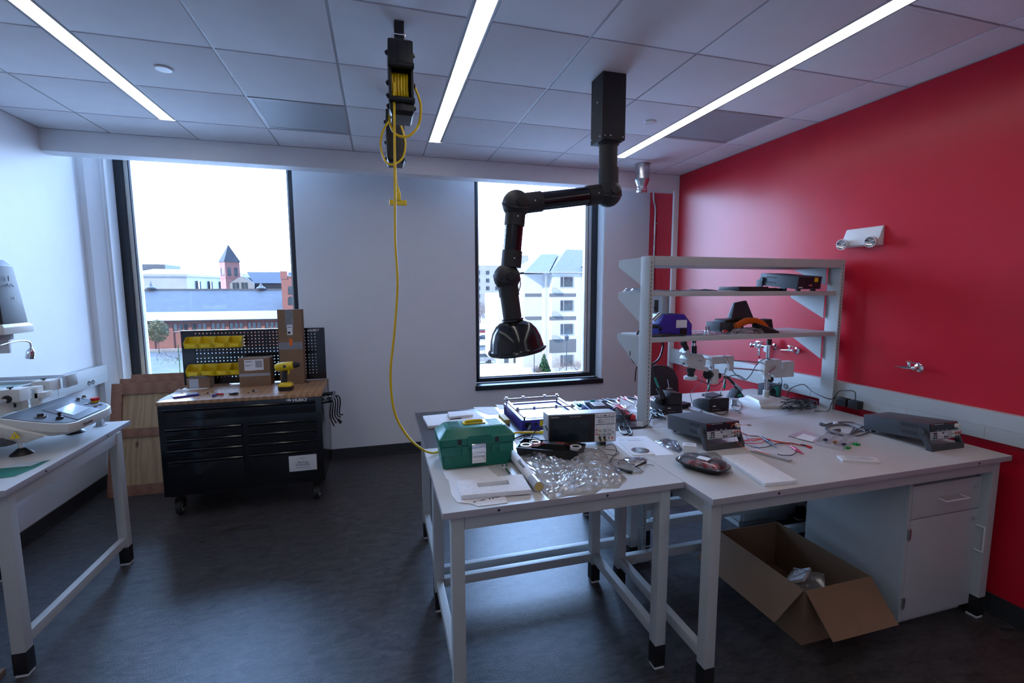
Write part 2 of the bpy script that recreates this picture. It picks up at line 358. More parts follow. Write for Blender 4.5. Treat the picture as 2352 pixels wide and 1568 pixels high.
# ---------------------------------------------------------------- room shell
XL, XR, YW, ZC, YB = -2.43, 3.16, 5.07, 2.9775, -2.6
def slab(name, x0, x1, y0, y1, z0, z1, m, bevel=0): return struct(MB().box(x0, x1, y0, y1, z0, z1).obj(name, m, bevel=bevel))
slab('floor', XL-.15, XR+.15, YB-.15, YW+.3, -.12, 0, M['floor'])
slab('wall_left', XL-.15, XL, YB, YW+.3, 0, 3.5, M['wall'])
slab('wall_right', XR, XR+.15, YB, YW+.3, 0, 3.5, M['red'])
slab('wall_back', XL-.15, XR+.15, YB-.15, YB, 0, 3.5, M['wall'])
W1 = (-2.312, -.765); W2 = (1.01, 2.571); SILL = .69; HEAD = 3.2; TH = .275
mb = MB()
for x0, x1 in ((XL, W1[0]), (W1[1], W2[0]), (W2[1], XR)): mb.box(x0, x1, YW, YW+TH, 0, 3.5)
for a, b in (W1, W2): mb.box(a, b, YW, YW+TH, 0, SILL-.03); mb.box(a, b, YW, YW+TH, HEAD, 3.5)
struct(mb.obj('wall_far', M['wall']))
struct(MB().prism([(XL, YW), (XL, YW-.13), (XL+.045, YW-.125), (XL+.10, YW)], 0, 3.4).obj('trim_1', M['wall']))
# ceiling: solid slab above, tiles + grid below
slab('trim_2', XL-.1, XR+.1, YB, YW+.3, 3.42, 3.5, M['wall'])
GX = [-2.43, -1.976, -1.478, -1.372, -.772, -.176, .430, .537, 1.034, 1.640, 2.141, 2.253, 2.846, 3.16]
rowY = [2.2279+k*.6096 for k in range(-8, 4)]
GY = [YB]+[y for y in rowY if y > YB+.05]+[4.50]
LIGHTS = {2, 6, 10}; LY0, LY1 = -1.43, rowY[-1]
vents = {(4, GY.index(rowY[10])), (11, GY.index(rowY[9]))}
tb = MB()
for i in range(len(GX)-1):
    for j in range(len(GY)-1):
        if (i, j) in vents: continue
        if i in LIGHTS and GY[j] > LY0-.3 and GY[j+1] < LY1+.01: continue
        g = .0065; xa_, xb_ = GX[i], GX[i+1]
        if j == len(GY)-2:                       # behind the strip lights the tiles run on to one side
            if i in LIGHTS: continue
            if i == 1: xb_ = GX[3]
            if i == 7: xa_ = GX[6]
            if i == 9: xb_ = GX[11]
        tb.box(xa_+g, xb_-g, GY[j]+g, GY[j+1]-g, ZC, ZC+.018)
struct(tb.obj('ceiling', M['tile'], bevel=.0015))
gb = MB()
for k, x in enumerate(GX[1:-1], 1): gb.box(x-.0065, x+.0065, YB, 4.5 if k not in (2, 7, 10) else rowY[-1], ZC+.004, ZC+.03)
for y in GY[1:-1]:
    for i in range(len(GX)-1):
        if i not in LIGHTS or not (LY0-.1 < y < LY1+.01): gb.box(GX[i]+.0065, GX[i+1]-.0065, y-.0065, y+.0065, ZC+.005, ZC+.03)
gb.box(XL, XR, 4.488, 4.499, ZC-.002, ZC+.03); gb.box(XR-.012, XR, YB, 4.488, ZC-.003, ZC+.001); gb.box(XL, XL+.012, YB, 4.488, ZC-.003, ZC+.001)
struct(gb.obj('trim_3', M['grid']))
slab('trim_4', XL, XR, 4.50, 4.655, 2.815, 3.42, M['wall'], .004)          # shade pocket beam
slab('trim_5', 3.10, XR, 4.50, 4.53, 0, 2.815, M['wall'], .003)
# baseboards
slab('baseboard_far', XL, XR, YW-.012, YW, 0, .105, M['base'])
slab('baseboard_left', XL, XL+.012, YB, YW-.012, 0, .105, M['base'])
slab('baseboard_right', XR-.012, XR, YB, YW-.012, 0, .105, M['base'])
bb = MB().box(XL+.012, XR-.012, YW-.026, YW-.012, 0, .012).box(XL+.012, XL+.026, YB, YW-.026, 0, .012).box(XR-.026, XR-.012, YB, YW-.026, 0, .012)
struct(bb.obj('trim_6', M['base'], bevel=.004))
# windows
for k, (a, b) in enumerate((W1, W2), 1):
    w = struct(thing('window_%d' % k, '', '', (0, 0, 0))); del w['label']; del w['category']
    yf = YW+TH-.06
    FW = .075; bl, br = ((.056, .02), (.02, .082))[k-1]          # visible frame width, inner track on either side
    f = MB().box(a, a+FW, yf-.05, yf+.07, SILL, HEAD).box(b-FW, b, yf-.05, yf+.07, SILL, HEAD).box(a+FW, b-FW, yf-.05, yf+.07, SILL, SILL+.05).box(a+FW, b-FW, yf-.05, yf+.07, HEAD-.06, HEAD)
    f.obj('window_frame', M['frame'], w, bevel=.003)
    e = MB().box(a+FW, a+FW+bl, yf-.012, yf+.05, SILL+.05, HEAD-.06).box(b-FW-br, b-FW, yf-.012, yf+.05, SILL+.05, HEAD-.06).box(a+FW+bl, b-FW-br, yf-.012, yf+.05, SILL+.05, SILL+.062)
    e.obj('glazing_bead', M['frameedge'], w)
    g = MB()
    for x in ((a+FW+bl*.62, a+FW+bl*.74) if k == 1 else (b-FW-br*.55, b-FW-br*.45),): g.box(x[0], x[1], yf-.014, yf-.012, SILL+.062, HEAD-.06)
    g.obj('track_groove', M['frame'], w)
    MB().box(*((a+FW+bl*.12, a+FW+bl*.5) if k == 1 else (b-FW-br*.95, b-FW-br*.62)), yf-.0138, yf-.012, SILL+.062, HEAD-.06).obj('cream_track', M['shade'], w)
    MB().box(a+FW+bl, b-FW-br, yf+.02, yf+.028, SILL+.062, HEAD-.06).obj('pane', M['glass'], w)
    s = MB().box(a, b, YW, yf-.05, SILL-.03, SILL).box(a-.004, b+.004, YW-.022, YW, SILL-.055, SILL)
    s.obj('sill', M['frame'], w, bevel=.002)
    t = MB().box(a, a+.022, YW+.004, yf-.052, SILL, HEAD) if k == 3 else MB().box(a+.001, a+.012, YW+.01, yf-.052, SILL, HEAD).box(b-.012, b-.001, YW+.01, yf-.052, SILL, HEAD)
    t.obj('jamb_liner', M['wall'], w)

# wall raceways
def raceway(name, label, x0, x1, y0, y1, joints, seams):
    t = thing(name, label, 'cable trunking')
    MB().box(x0, x1, y0, y1, .948, 1.104).obj('trunking', M['steelw'], t, bevel=.004)
    side = x0 if x0 > 0 else x1; d = -.0012 if x0 > 0 else .0012
    g = MB().box(min(side, side+d), max(side, side+d), y0+.002, y1-.002, 1.020, 1.0225)
    for s in seams: g.box(min(side, side+d), max(side, side+d), s-.001, s+.001, .951, 1.02)
    g.obj('cover_seam', M['edge'], t)
    for yy in joints:
        o = MB()
        for q in (-.028, .028):
            o.ring((side, yy+q, .985), (side+d*2, yy+q, .985), .02, .017, 20); o.box(side+min(0, d*2), side+max(0, d*2), yy+q-.008, yy+q-.005, .985, .995); o.box(side+min(0, d*2), side+max(0, d*2), yy+q+.005, yy+q+.008, .985, .995)
            o.cyl((side, yy+q, .976), (side+d*2, yy+q, .976), .003, n=8)
        o.obj('socket', M['ink'], t)
    return t
raceway('wall_raceway', 'white wall trunking with a twin socket, running along the red wall behind the benches', 3.112, XR, .3, 4.5, [2.97], [2.05, 2.72, 1.66, 1.2])
raceway('wall_raceway', 'white wall trunking with a twin socket, on the white left wall behind the grey machine', XL, -2.372, 1.2, 5.02, [4.72], [3.6, 4.3])

# ceiling lights
for i, (a, wh) in zip(sorted(LIGHTS), ((-1.47, 'leftmost'), (.43, 'middle'), (2.14, 'rightmost'))):
    x0, x1 = GX[i]+.0065, GX[i+1]-.0065
    t = thing('ceiling_light', {'leftmost': 'long recessed white strip light nearest the left wall', 'middle': 'long recessed white strip light over the middle of the room, shining', 'rightmost': 'long recessed white strip light nearest the red wall, shining'}[wh], 'ceiling light', (0, 0, ZC), group='recessed strip lights')
    MB().box(x0, x1, LY0, LY1-.0065, .006, .05).obj('light_diffuser', M['led'], t)
    MB().box(x0, x0+.004, LY0, LY1-.0065, -.001, .05).box(x1-.004, x1, LY0, LY1-.0065, -.001, .05).obj('light_trim', M['white'], t)

# perforated diffusers
pm = bpy.data.materials.new('perforated_sheet'); pm.use_nodes = True; _t = pm.node_tree; _b = _t.nodes['Principled BSDF']
_b.inputs['Base Color'].default_value = (.50, .54, .58, 1); _b.inputs['Roughness'].default_value = .5
_tc = _t.nodes.new('ShaderNodeTexCoord'); _v = _t.nodes.new('ShaderNodeTexVoronoi'); _v.inputs['Scale'].default_value = 110; _v.inputs['Randomness'].default_value = 0
_t.links.new(_tc.outputs['Object'], _v.inputs[0]); _m = _t.nodes.new('ShaderNodeMath'); _m.operation = 'GREATER_THAN'; _m.inputs[1].default_value = .42
_t.links.new(_v.outputs['Distance'], _m.inputs[0]); _t.links.new(_m.outputs[0], _b.inputs['Alpha'])
for (i, j) in sorted(vents):
    x0, x1, y0, y1 = GX[i]+.007, GX[i+1]-.007, GY[j]+.007, GY[j+1]-.007; cx, cy = (x0+x1)/2, (y0+y1)/2
    t = thing('ceiling_vent', 'square perforated ceiling air grille ' + ('left of the cord reels, in front of the left window' if i == 4 else 'close to the red wall, beside the right strip light'), 'ceiling vent', (cx, cy, ZC), group='perforated air grilles')
    h = (x1-x0)/2
    MB().box(-h+.02, h-.02, -h+.02, h-.02, .002, .004).obj('perforated_panel', pm, t)
    MB().box(-h, h, -h, -h+.02, 0, .012).box(-h, h, h-.02, h, 0, .012).box(-h, -h+.02, -h+.02, h-.02, 0, .012).box(h-.02, h, -h+.02, h-.02, 0, .012).obj('vent_frame', M['grid'], t)
    a = [(-h+.02, -h+.02, .012), (h-.02, -h+.02, .012), (h-.02, h-.02, .012), (-h+.02, h-.02, .012)]; b = [(-.17, -.17, .12), (.17, -.17, .12), (.17, .17, .12), (-.17, .17, .12)]
    MB().loft([a, b], caps=False).box(-.17, .17, -.17, .17, .12, .122).obj('plenum', M['stoneshade'], t)
    MB().cyl((0, 0, .06), (0, 0, .119), .13, n=32).obj('duct_opening', M['blackm'], t)
# plaque diffuser at the top right
t = thing('ceiling_vent', 'square ceiling diffuser with a raised plaque, close to the camera by the red wall', 'ceiling vent', (2.55, 1.925, ZC))
MB().loft([[(-.285, -.285, -.001), (.285, -.285, -.001), (.285, .285, -.001), (-.285, .285, -.001)], [(-.2, -.2, -.022), (.2, -.2, -.022), (.2, .2, -.022), (-.2, .2, -.022)]]).obj('plaque', M['tile'], t)
# sprinkler / detector discs
for p, s in ((P(375.5, 156.5, z=ZC), 'left window side, between strip light and air grille'), (P(1493, 279, z=ZC), 'behind the extractor arm box')):
    o = MB().lathe([(.045, 0), (.046, -.004), (.04, -.009), (.02, -.011), (.001, -.0115)], n=32).obj('ceiling_disc', M['white'])
    tag(o, 'small round white ceiling plate, ' + s, 'cover plate', 'round ceiling cover plates'); o.location = (p.x, p.y, ZC)
# conduit and grey electrical box in the far right corner
yc = P(1503, 560, x=3.145).y
c = MB().tube([(3.10, yc-.02, 2.95), (3.11, yc-.015, 2.80), (3.145, yc, 2.70), (3.145, yc, 2.5), (3.145, yc, 1.72)], .011, 10).box(3.15, 3.158, yc-.03, yc+.012, 2.52, 2.535)
tag(c.obj('conduit', M['galv']), 'thin metal conduit running down the red wall in the far corner', 'conduit')
t = thing('electrical_box', 'grey electrical switch box on the red wall in the far corner behind the shelf unit', 'switch box', (3.06, P(1508, 715, x=3.06).y, 1.50))
MB().box(0, .1, -.11, .11, -.17, .19).obj('enclosure', M['stoneshade'], t, bevel=.004)
MB().box(-.012, 0, -.03, .03, .0, .14).cyl((-.03, .0, .05), (0, .0, .05), .012).obj('handle', M['black'], t)
# spiral duct stub
p = P(1476, 377, z=ZC); t = thing('duct_stub', 'short shiny metal duct stub capped with crumpled foil, below the ceiling corner', 'duct', (p.x, p.y, ZC))
MB().lathe([(.078, 0), (.078, -.004), (.068, -.005), (.068, -.145), (.071, -.15), (.045, -.215), (.045, -.22)], n=32).obj('duct', M['galv'], t)
fm = MB(); rr = random.Random(3)
fm.lathe([(.047+rr.uniform(-.002, .004), -.212), (.05, -.225), (.046, -.24), (.05, -.252), (.045, -.268), (.03, -.272), (.001, -.27)], n=22)
fm.v = [(x+rr.uniform(-.003, .003), y+rr.uniform(-.003, .003), z+rr.uniform(-.003, .003)) for x, y, z in fm.v]
fm.obj('foil_cap', M['chrome'], t, smooth=0)

# ---------------------------------------------------------------- benches
TZ = .90
def bench(label, poly, legs, top, loc, rear='', side_x=(), side_y=(), apron=True, bolts=(), zt=TZ):
    """poly: outline of the top; legs: list of (x, y) leg corners; all in world metres"""
    t = thing('lab_bench', label, 'workbench', (loc[0], loc[1], 0)); lx, ly = loc
    q = [(x-lx, y-ly) for x, y in poly]
    a = MB().prism(q, zt-.027, zt-.0015).obj('edge_band', M['edge'], None, bevel=.0015); a.parent = t
    MB().prism([(x*.9995, y*.9995) for x, y in q], zt-.0015, zt).obj('bench_top', top, t)
    for (x, y) in legs:
        x -= lx; y -= ly
        g = MB().box(x, x+.052, y, y+.052, .118, zt-.028).obj('leg', M['steelw'], t, bevel=.003)
        MB().box(x-.001, x+.053, y-.001, y+.053, .014, .119).obj('leg_sleeve', M['black'], g, bevel=.002)
        MB().box(x+.002, x+.05, y+.002, y+.05, 0, .013).obj('foot_pad', M['white'], g, bevel=.002)
    xs = sorted({x-lx for x, y in legs}); ys = sorted({y-ly for x, y in legs})
    for x in xs:
        if side_x is not None: MB().box(x+.008, x+.044, ys[0]+.053, ys[-1]-.001, .135, .185).obj('stretcher', M['steelw'], t, bevel=.002)
        MB().box(x+.006, x+.046, ys[0]+.053, ys[-1]-.001, zt-.10, zt-.029).obj('apron_rail', M['steelw'], t, bevel=.002)
    ry = ys[-1] if rear == 'back' else ys[0]
    if rear: MB().box(xs[0]+.053, xs[-1]-.001, ry+.008, ry+.044, .135, .185).obj('stretcher', M['steelw'], t, bevel=.002)
    for y in ys: MB().box(xs[0]+.053, xs[-1]-.001, y+.001, y+.04, zt-.085, zt-.029).obj('apron_rail', M['steelw'], t, bevel=.002)
    for (x, y, d) in bolts:
        x -= lx; y -= ly; v = Vector(d)*.0012
        MB().cyl((x, y, zt-.015), Vector((x, y, zt-.015))+v, .0055, n=12).obj('edge_bolt', M['ink'], t)
    return t
bench('pale grey front bench carrying the green toolbox and the clear plastic bag', [(.207, 1.716), (1.284, 1.716), (1.284, 2.483), (.207, 2.483)], [(.242, 1.73), (1.172, 1.73), (.242, 2.40), (1.172, 2.40)], M['lam'], (.207, 1.716), 'back', bolts=[(.43, 1.7155, (0, -1, 0)), (.905, 1.7155, (0, -1, 0))])
bench('bench with a charcoal top carrying the blue heating plate and screwdrivers', [(.215, 2.487), (1.535, 2.487), (1.535, 2.64), (1.612, 2.64), (1.612, 3.262), (.215, 3.262)], [(.25, 2.505), (1.49, 2.505), (.25, 3.19), (1.49, 3.19)], M['lamdark'], (.215, 2.487), 'front')
bench('pale grey bench in front of the shelf unit, carrying two dark power supplies', [(1.286, 1.532), (3.106, 1.532), (3.106, 2.483), (1.286, 2.483)], [(1.30, 1.556), (2.985+.03, 1.556), (1.30, 2.32), (3.015, 2.32)], M['lam'], (1.286, 1.532), 'back', bolts=[(1.62, 1.5315, (0, -1, 0)), (2.86, 1.5315, (0, -1, 0))])
bench('pale grey back bench behind the shelf posts, carrying the microscope', [(1.616, 2.487), (3.106, 2.487), (3.106, 3.262), (1.616, 3.262)], [(1.68, 2.66), (3.02, 2.66), (1.68, 3.19), (3.02, 3.19)], M['lam'], (1.616, 2.487), 'front')
bench('pale grey bench along the left wall under the grey machine', [(-2.36, 2.452), (-1.575, 2.452), (-1.615, 3.604), (-2.36, 3.604)], [(-2.315, 2.49), (-1.652, 2.49), (-2.315, 3.40), (-1.652, 3.40)], M['lam'], (-2.36, 2.452), '', bolts=[(-1.583, 2.72, (1, 0, 0)), (-1.603, 3.30, (1, 0, 0))])

# ---------------------------------------------------------------- shelf unit
t = thing('shelf_unit', 'pale grey metal shelf unit rising between the front and back benches', 'shelf unit', (1.575, 2.51, 0))
SX, SY = 1.575, 2.51
for x in (0, 1.50):
    m = MB().box(x, x+.03, 0, .10, .06, 1.957); po = m.obj('post', M['steelw'], t, bevel=.002)
    s = MB()
    for k in range(74): s.box(x+.012, x+.0155, -.0008, .0, .12+k*.0245, .135+k*.0245)
    s.obj('post_slots', M['ink'], po)
    MB().box(x-.03, x+.06, -.0+.0, .10, .0, .06).box(x-.008, x+.038, .102, .60, .10, .15).obj('base_foot', M['steelw'], po, bevel=.003)
for z in (.20, .33, .46): MB().box(.031, 1.499, .03, .07, z, z+.05).obj('cross_bar', M['steelw'], t, bevel=.002)
MB().box(.031, 1.499, .0, .02, 1.90, 1.956).obj('top_rail', M['steelw'], t, bevel=.002)
MB().box(.031, 1.499, .021, .39, 1.903, 1.913).obj('shelf_panel', M['steelw'], t)
for z, x1 in ((1.742, 1.47), (1.459, 1.485)):
    MB().box(.031, x1, .003, .385, z-.03, z).obj('shelf_panel', M['steelw'], t, bevel=.003)
for x in (.003, 1.485):
    for z, h in ((1.953, .17), (1.738, .19), (1.455, .20)):
        MB().prism([(.102, z), (.385, z), (.39, z-.045), (.37, z-.055), (.102, z-h)], x, x+.0028, 'x').obj('shelf_bracket', M['steelw'], t)

# ---------------------------------------------------------------- cabinet under the right bench
t = thing('base_cabinet', 'pale grey cabinet with one drawer over one door, under the right end of the bench', 'cabinet', (2.505, 1.60, 0))
MB().box(0, .545, .018, .56, .06, .79).box(0, .018, .0, .018, .06, .79).box(.527, .545, .0, .018, .06, .79).obj('carcass', M['steelw'], t, bevel=.002)
MB().box(.02, .53, .05, .54, .0, .059).obj('plinth', M['steelw'], t)
d = MB().box(.019, .526, -.003, .0175, .605, .777).obj('drawer', M['steelw'], t, bevel=.002)
MB().cyl((.465, -.003, .727), (.465, -.010, .727), .011, n=16).cyl((.465, -.010, .727), (.465, -.0105, .727), .004, n=8).obj('lock', M['chrome'], d)
MB().tube([(.20, -.003, .695), (.20, -.035, .693), (.208, -.04, .693), (.352, -.04, .693), (.36, -.035, .693), (.36, -.003, .695)], .004, 8, sub=3).obj('handle', M['white'], d)
d = MB().box(.019, .526, -.003, .0175, .064, .600).obj('door', M['steelw'], t, bevel=.002)
MB().cyl((.468, -.003, .55), (.468, -.010, .55), .011, n=16).obj('lock', M['chrome'], d)
MB().tube([(.505, -.003, .51), (.505, -.035, .51), (.505, -.04, .50), (.505, -.04, .385), (.505, -.035, .375), (.505, -.003, .375)], .004, 8, sub=3).obj('handle', M['white'], d)
for z in (.13, .50): MB().cyl((.012, -.006, z), (.012, -.006, z+.055), .006, n=10).box(.012, .03, -.0045, -.003, z, z+.055).obj('hinge', M['galv'], d)

x0 = P(1706, 1165, y=2.665).x
t = thing('base_cabinet', 'pale grey cabinet in shadow under the back bench, behind the cardboard box', 'cabinet', (x0, 2.665, 0))
MB().box(0, 2.99-x0, .018, .50, .06, .79).obj('carcass', M['steelw'], t, bevel=.002); MB().box(.02, 2.97-x0, .05, .48, 0, .059).obj('plinth', M['steelw'], t)
for a_, b_ in ((.01, (2.99-x0)/2-.002), ((2.99-x0)/2+.002, 2.98-x0)): MB().box(a_, b_, -.002, .0175, .07, .60).obj('door', M['steelw'], t, bevel=.002); MB().box(a_, b_, -.002, .0175, .605, .78).obj('drawer', M['steelw'], t, bevel=.002)
# ---------------------------------------------------------------- large cardboard box under the bench
t = thing('cardboard_box', 'large open brown cardboard box with flaps folded out, on the floor under the bench', 'box', (1.955, 1.665, 0))
w, dd, h, k = .435, .60, .285, .004
b = MB().box(0, w, 0, dd, 0, k).box(0, k, 0, dd, k, h).box(w-k, w, 0, dd, k, h).box(k, w-k, 0, k, k, h).box(k, w-k, dd-k, dd, k, h); b.obj('box_body', M['card'], t)
def flap(p, q, out, ln, drop):
    p = Vector(p); q = Vector(q); o = Vector(out)*ln+Vector((0, 0, -drop)); e = (q-p).normalized()*.006
    n = (q-p).cross(o).normalized()*.004
    v = [p+e, q-e, q-e*2+o, p+e*2+o]; return MB().add(v+[x+n for x in v], [(0, 1, 2, 3), (7, 6, 5, 4), (0, 4, 5, 1), (1, 5, 6, 2), (2, 6, 7, 3), (3, 7, 4, 0)])
flap((0, 0, h), (w, 0, h), (.02, -1, 0), .15, .155).obj('flap', M['card'], t)
flap((0, 0, h), (0, dd, h), (-1, 0, 0), .16, .14).obj('flap', M['card'], t)
flap((w, dd, h), (0, dd, h), (0, 1, 0), .10, .19).obj('flap', M['card'], t)
for i, (px, py, a) in enumerate(((1832, 1330, .5), (1858, 1342, -.7))):
    p = P(px, py, z=.13); o = MB().box(-.075, .075, -.055, .055, -.009, .009, TR(min(2.3, p.x), min(2.15, max(1.80, p.y)), .15) @ RZ(a) @ Matrix.Rotation(.75 if i else -.6, 4, 'X')).obj('packing_pouch', M['bag'] if i else M['paper'], bevel=.005)
    tag(o, 'white printed packing pouch inside the large cardboard box' if not i else 'clear air packing pouch inside the large cardboard box', 'packing pouch')

# ---------------------------------------------------------------- office chair behind the back bench
t = thing('office_chair', 'black office chair with rounded back, pushed behind the microscope bench', 'chair', (P(1530, 890, y=3.72).x, 3.50, 0), .15)
MB().loft([[(.24*math.cos(a)*s, .22*math.sin(a)*s, z) for a in [2*PI*k/24 for k in range(24)]] for s, z in ((.85, .42), (1, .44), (1, .47), (.85, .49))]).obj('seat', M['blackm'], t)
bk = []
for z, wv in ((.62, .17), (.66, .225), (.78, .245), (.90, .24), (.99, .20), (1.035, .12), (1.05, .03)):
    bk.append([(wv*math.cos(a), .27+.028*math.sin(a)+(z-.6)*.08-.15*(wv*math.cos(a))**2*4*.3, z) for a in [2*PI*k/20 for k in range(20)]])
MB().loft(bk).obj('backrest', M['blackm'], t)
MB().tube([(0, .05, .41), (0, .25, .42), (0, .31, .50), (0, .30, .70)], .018).obj('back_bar', M['black'], t)
MB().cyl((0, 0, .10), (0, 0, .42), .025).obj('gas_column', M['black'], t)
bs = MB()
for k in range(5):
    a = 2*PI*k/5; v = Vector((math.cos(a), math.sin(a), 0)); bs.cyl(v*.02+Vector((0, 0, .11)), v*.30+Vector((0, 0, .075)), .02, .013, 8)
    MB().cyl(v*.30+Vector((0, 0, .028))+v.cross(Vector((0, 0, 1)))*.012, v*.30+Vector((0, 0, .028))-v.cross(Vector((0, 0, 1)))*.012, .027).obj('castor', M['black'], t)
bs.obj('star_base', M['black'], t)

# ---------------------------------------------------------------- rolling tool chest
HX, HY = -1.633, 4.03
t = thing('tool_chest', 'black rolling tool chest with butcher block top and pegboard back', 'tool chest', (HX, HY, 0)); HW, HD = 1.15, .63
body = MB().box(0, HW, 0, HD, .178, .895).obj('chest_body', M['blackg'], t, bevel=.004)
MB().box(-.003, HW+.003, -.012, HD+.01, .897, .925).obj('worktop', M['butcher'], t, bevel=.003)
def drawer(x0, x1, z0, z1):
    d = MB().box(x0, x1, -.006, .0005, z0, z1-.004).obj('drawer', M['blackg'], t, bevel=.002)
    g = MB(); g.prism([(-.006, z1-.028), (-.014, z1-.024), (-.022, z1-.010), (-.018, z1-.003), (-.006, z1-.003)], x0, x1, 'x'); g.obj('pull', M['blackg'], d, bevel=.0015)
    s = MB().box(x0+.006, x1-.006, -.0068, -.006, z0+.005, z0+.011); s.obj('lower_lip', M['blackg'], d)
    return d
drawer(.045, 1.105, .769, .868)
for x0, x1 in ((.045, .560), (.603, 1.108)):
    for z0, z1 in ((.640, .717), (.556, .632), (.472, .548), (.232, .462)): drawer(x0, x1, z0, z1)
MB().cyl((.575, -.001, .882), (.575, -.006, .882), .008, n=16).obj('lock', M['black'], t)
text('lettering', 'HUSKY', .034, M['silverink'], t, (.936, -.0022, .8775), align='LEFT', sx=1.02, ext=.0008, bold=.0018)
dog = [(.882, .880), (.895, .889), (.905, .888), (.908, .899), (.915, .889), (.933, .884), (.925, .876), (.917, .866), (.913, .876), (.905, .871), (.893, .874), (.902, .879), (.890, .881)]
MB().prism(dog, -.0032, -.0018, 'y').obj('emblem', M['silverink'], t)
# white plate
MB().box(.885, 1.094, -.0095, -.0062, .287, .418).obj('name_plate', M['white'], t, bevel=.001)
for s_, z, sz in (('Property', .396, .012), ('of', .382, .011), ('Boston', .360, .027), ('Scientific', .340, .031), ('Advancing science for life', .316, .0105)):
    text('plate_lettering', s_, sz, M['inkb'], t, (.989, -.0098, z), align='CENTER', ext=.0003)
for x in (.075, 1.075):
    for y in (.075, .54):
        c = MB().box(x-.04, x+.04, y-.05, y+.05, .165, .178).cyl((x, y, .13), (x, y, .166), .025).box(x-.028, x-.022, y-.03, y+.03, .06, .135).box(x+.022, x+.028, y-.03, y+.03, .06, .135); c = c.obj('castor_fork', M['black'], t)
        MB().cyl((x-.018, y+.01, .066), (x+.018, y+.01, .066), .066, n=28).obj('castor_wheel', M['blackm'], c, bevel=.004)
        for sd_ in (-1, 1):
            hb = MB().ring((x+sd_*.021, y+.01, .066), (x+sd_*.018, y+.01, .066), .045, .04, 28)
            for k in range(5):
                a = 2*PI*k/5; hb.cyl((x+sd_*.0195, y+.01, .066), (x+sd_*.0195, y+.01+.042*math.cos(a), .066+.042*math.sin(a)), .005, n=6)
            hb.obj('wheel_rim', M['alu'], c)
MB().tube([(HW+.002, .02, .845), (HW+.06, .02, .85), (HW+.075, .035, .852), (HW+.075, .30, .852), (HW+.06, .315, .85), (HW+.002, .315, .845)], .016, 12, sub=4).obj('push_handle', M['blackg'], t)
# pegboard
PB = MB(); y = .635
PB.box(-.035, .045, y, y+.022, .93, 1.412).box(1.06, 1.13, y, y+.022, .93, 1.412).box(.045, 1.06, y, y+.022, 1.398, 1.412).box(.045, 1.06, y, y+.022, .93, .975).box(.045, 1.06, y+.001, y+.02, 1.178, 1.192).box(.045, .062, y, y+.02, .975, 1.398)
PB.perf(.062, 1.06, .975, 1.178, 34, 7, .0052, y+.004); PB.perf(.062, 1.06, 1.192, 1.398, 34, 7, .0052, y+.004)
pb = PB.obj('pegboard', M['blackg'], t, smooth=0)
text('lettering', 'HUSKY', .03, M['silverink'], pb, (1.085, y-.001, 1.388), align='RIGHT', ext=.0008, bold=.001)
# power cords hanging on its right side
t = thing('power_cord_bundle', 'bundle of black power cords with white tape hanging beside the tool chest handle', 'power cords', (HX+HW+.004, HY+.26, .80))
b = MB()
for k in range(5):
    o = .012+.018*k; b.tube([(o*.3, .02*k, .0), (o+.01, .02*k, .02), (o+.03, .018*k, -.03), (o+.02, .015*k, -.14), (o+.05, .02*k-.02, -.23+.02*k)], .006, 8)
b.cyl((.09, .06, -.19), (.115, .06, -.225), .012, .015, 8); b.obj('cord', M['bw'], t)
MB().cyl((.05, .03, -.06), (.03, .03, -.12), .012, n=10).cyl((.045, .05, -.14), (.02, .05, -.20), .011, n=10).obj('tape_wrap', M['paper'], t)

# ---------------------------------------------------------------- crate panel leaning behind the chest
def panel(name, label, x0, x1, yb, yt, zt, seams, dx=0):
    t = thing(name, label, 'crate panel', (x0, yb, 0), rot=(-math.atan2(yt-yb, zt), 0, 0)); L = math.hypot(yt-yb, zt); W_ = x1-x0
    MB().box(.0, W_, .02, .032, 0, L).obj('plywood_sheet', M['osb'], t)
    MB().box(0, .082, .0, .0195, .0, L).obj('stile', M['lauan'], t, bevel=.001); MB().box(W_-.07, W_, .0, .0195, 0, L).obj('stile', M['lauan'], t, bevel=.001)
    for z0, z1 in [(0, .09), (L-.10, L)]+[(s, s+.075) for s in seams]: MB().box(.0825, W_-.0705, .0, .0195, z0, z1).obj('rail', M['lauan'], t, bevel=.001)
    return t
panel('crate_panel', 'wooden crate panel with a reddish frame, frontmost, leaning beside the tool chest', -2.285, -1.66, 4.60, 4.84, .945, [.50])
panel('crate_panel', 'reddish-framed wooden crate panel, middle of the leaning stack under the left window', -2.25, -1.45, 4.71, 4.905, .975, [.5])
panel('crate_panel', 'reddish-framed wooden crate panel, rearmost of the leaning stack, against the sill', -2.19, -1.40, 4.78, 4.97, 1.0, [.5])

# ---------------------------------------------------------------- extractor arm
t = thing('extractor_arm', 'black articulated fume extractor arm with a dome hood hanging from the ceiling', 'extractor arm', (1.325, 2.6, 0))
bx = MB().box(-.073, .073, -.075, .075, 2.612, ZC-.001).obj('mounting_box', M['blackm'], t, bevel=.002)
s = MB()
for x, z in ((-.055, 2.63), (.058, 2.628), (-.02, 2.632)): s.sphere((x, -.0765, z), .005, 8)
for z, y in ((2.63, -.05), (2.64, .06), (2.83, -.01)): s.sphere((-.0745, y, z), .005, 8)
s.obj('screw', M['alu'], bx)
A = Vector((.010, 0, 2.325)); B = Vector((-.562, 0, 2.235)); Cc = Vector((-.618, 0, 1.825)); D = Vector((-.572, 0, 1.60))
MB().lathe([(.062, 2.612), (.062, 2.60), (.054, 2.595), (.054, 2.45)], TR(.006, 0, 0), 32).cyl((.008, 0, 2.47), (.010, 0, 2.34), .060, n=32).obj('arm_tube', M['blackm'], t)
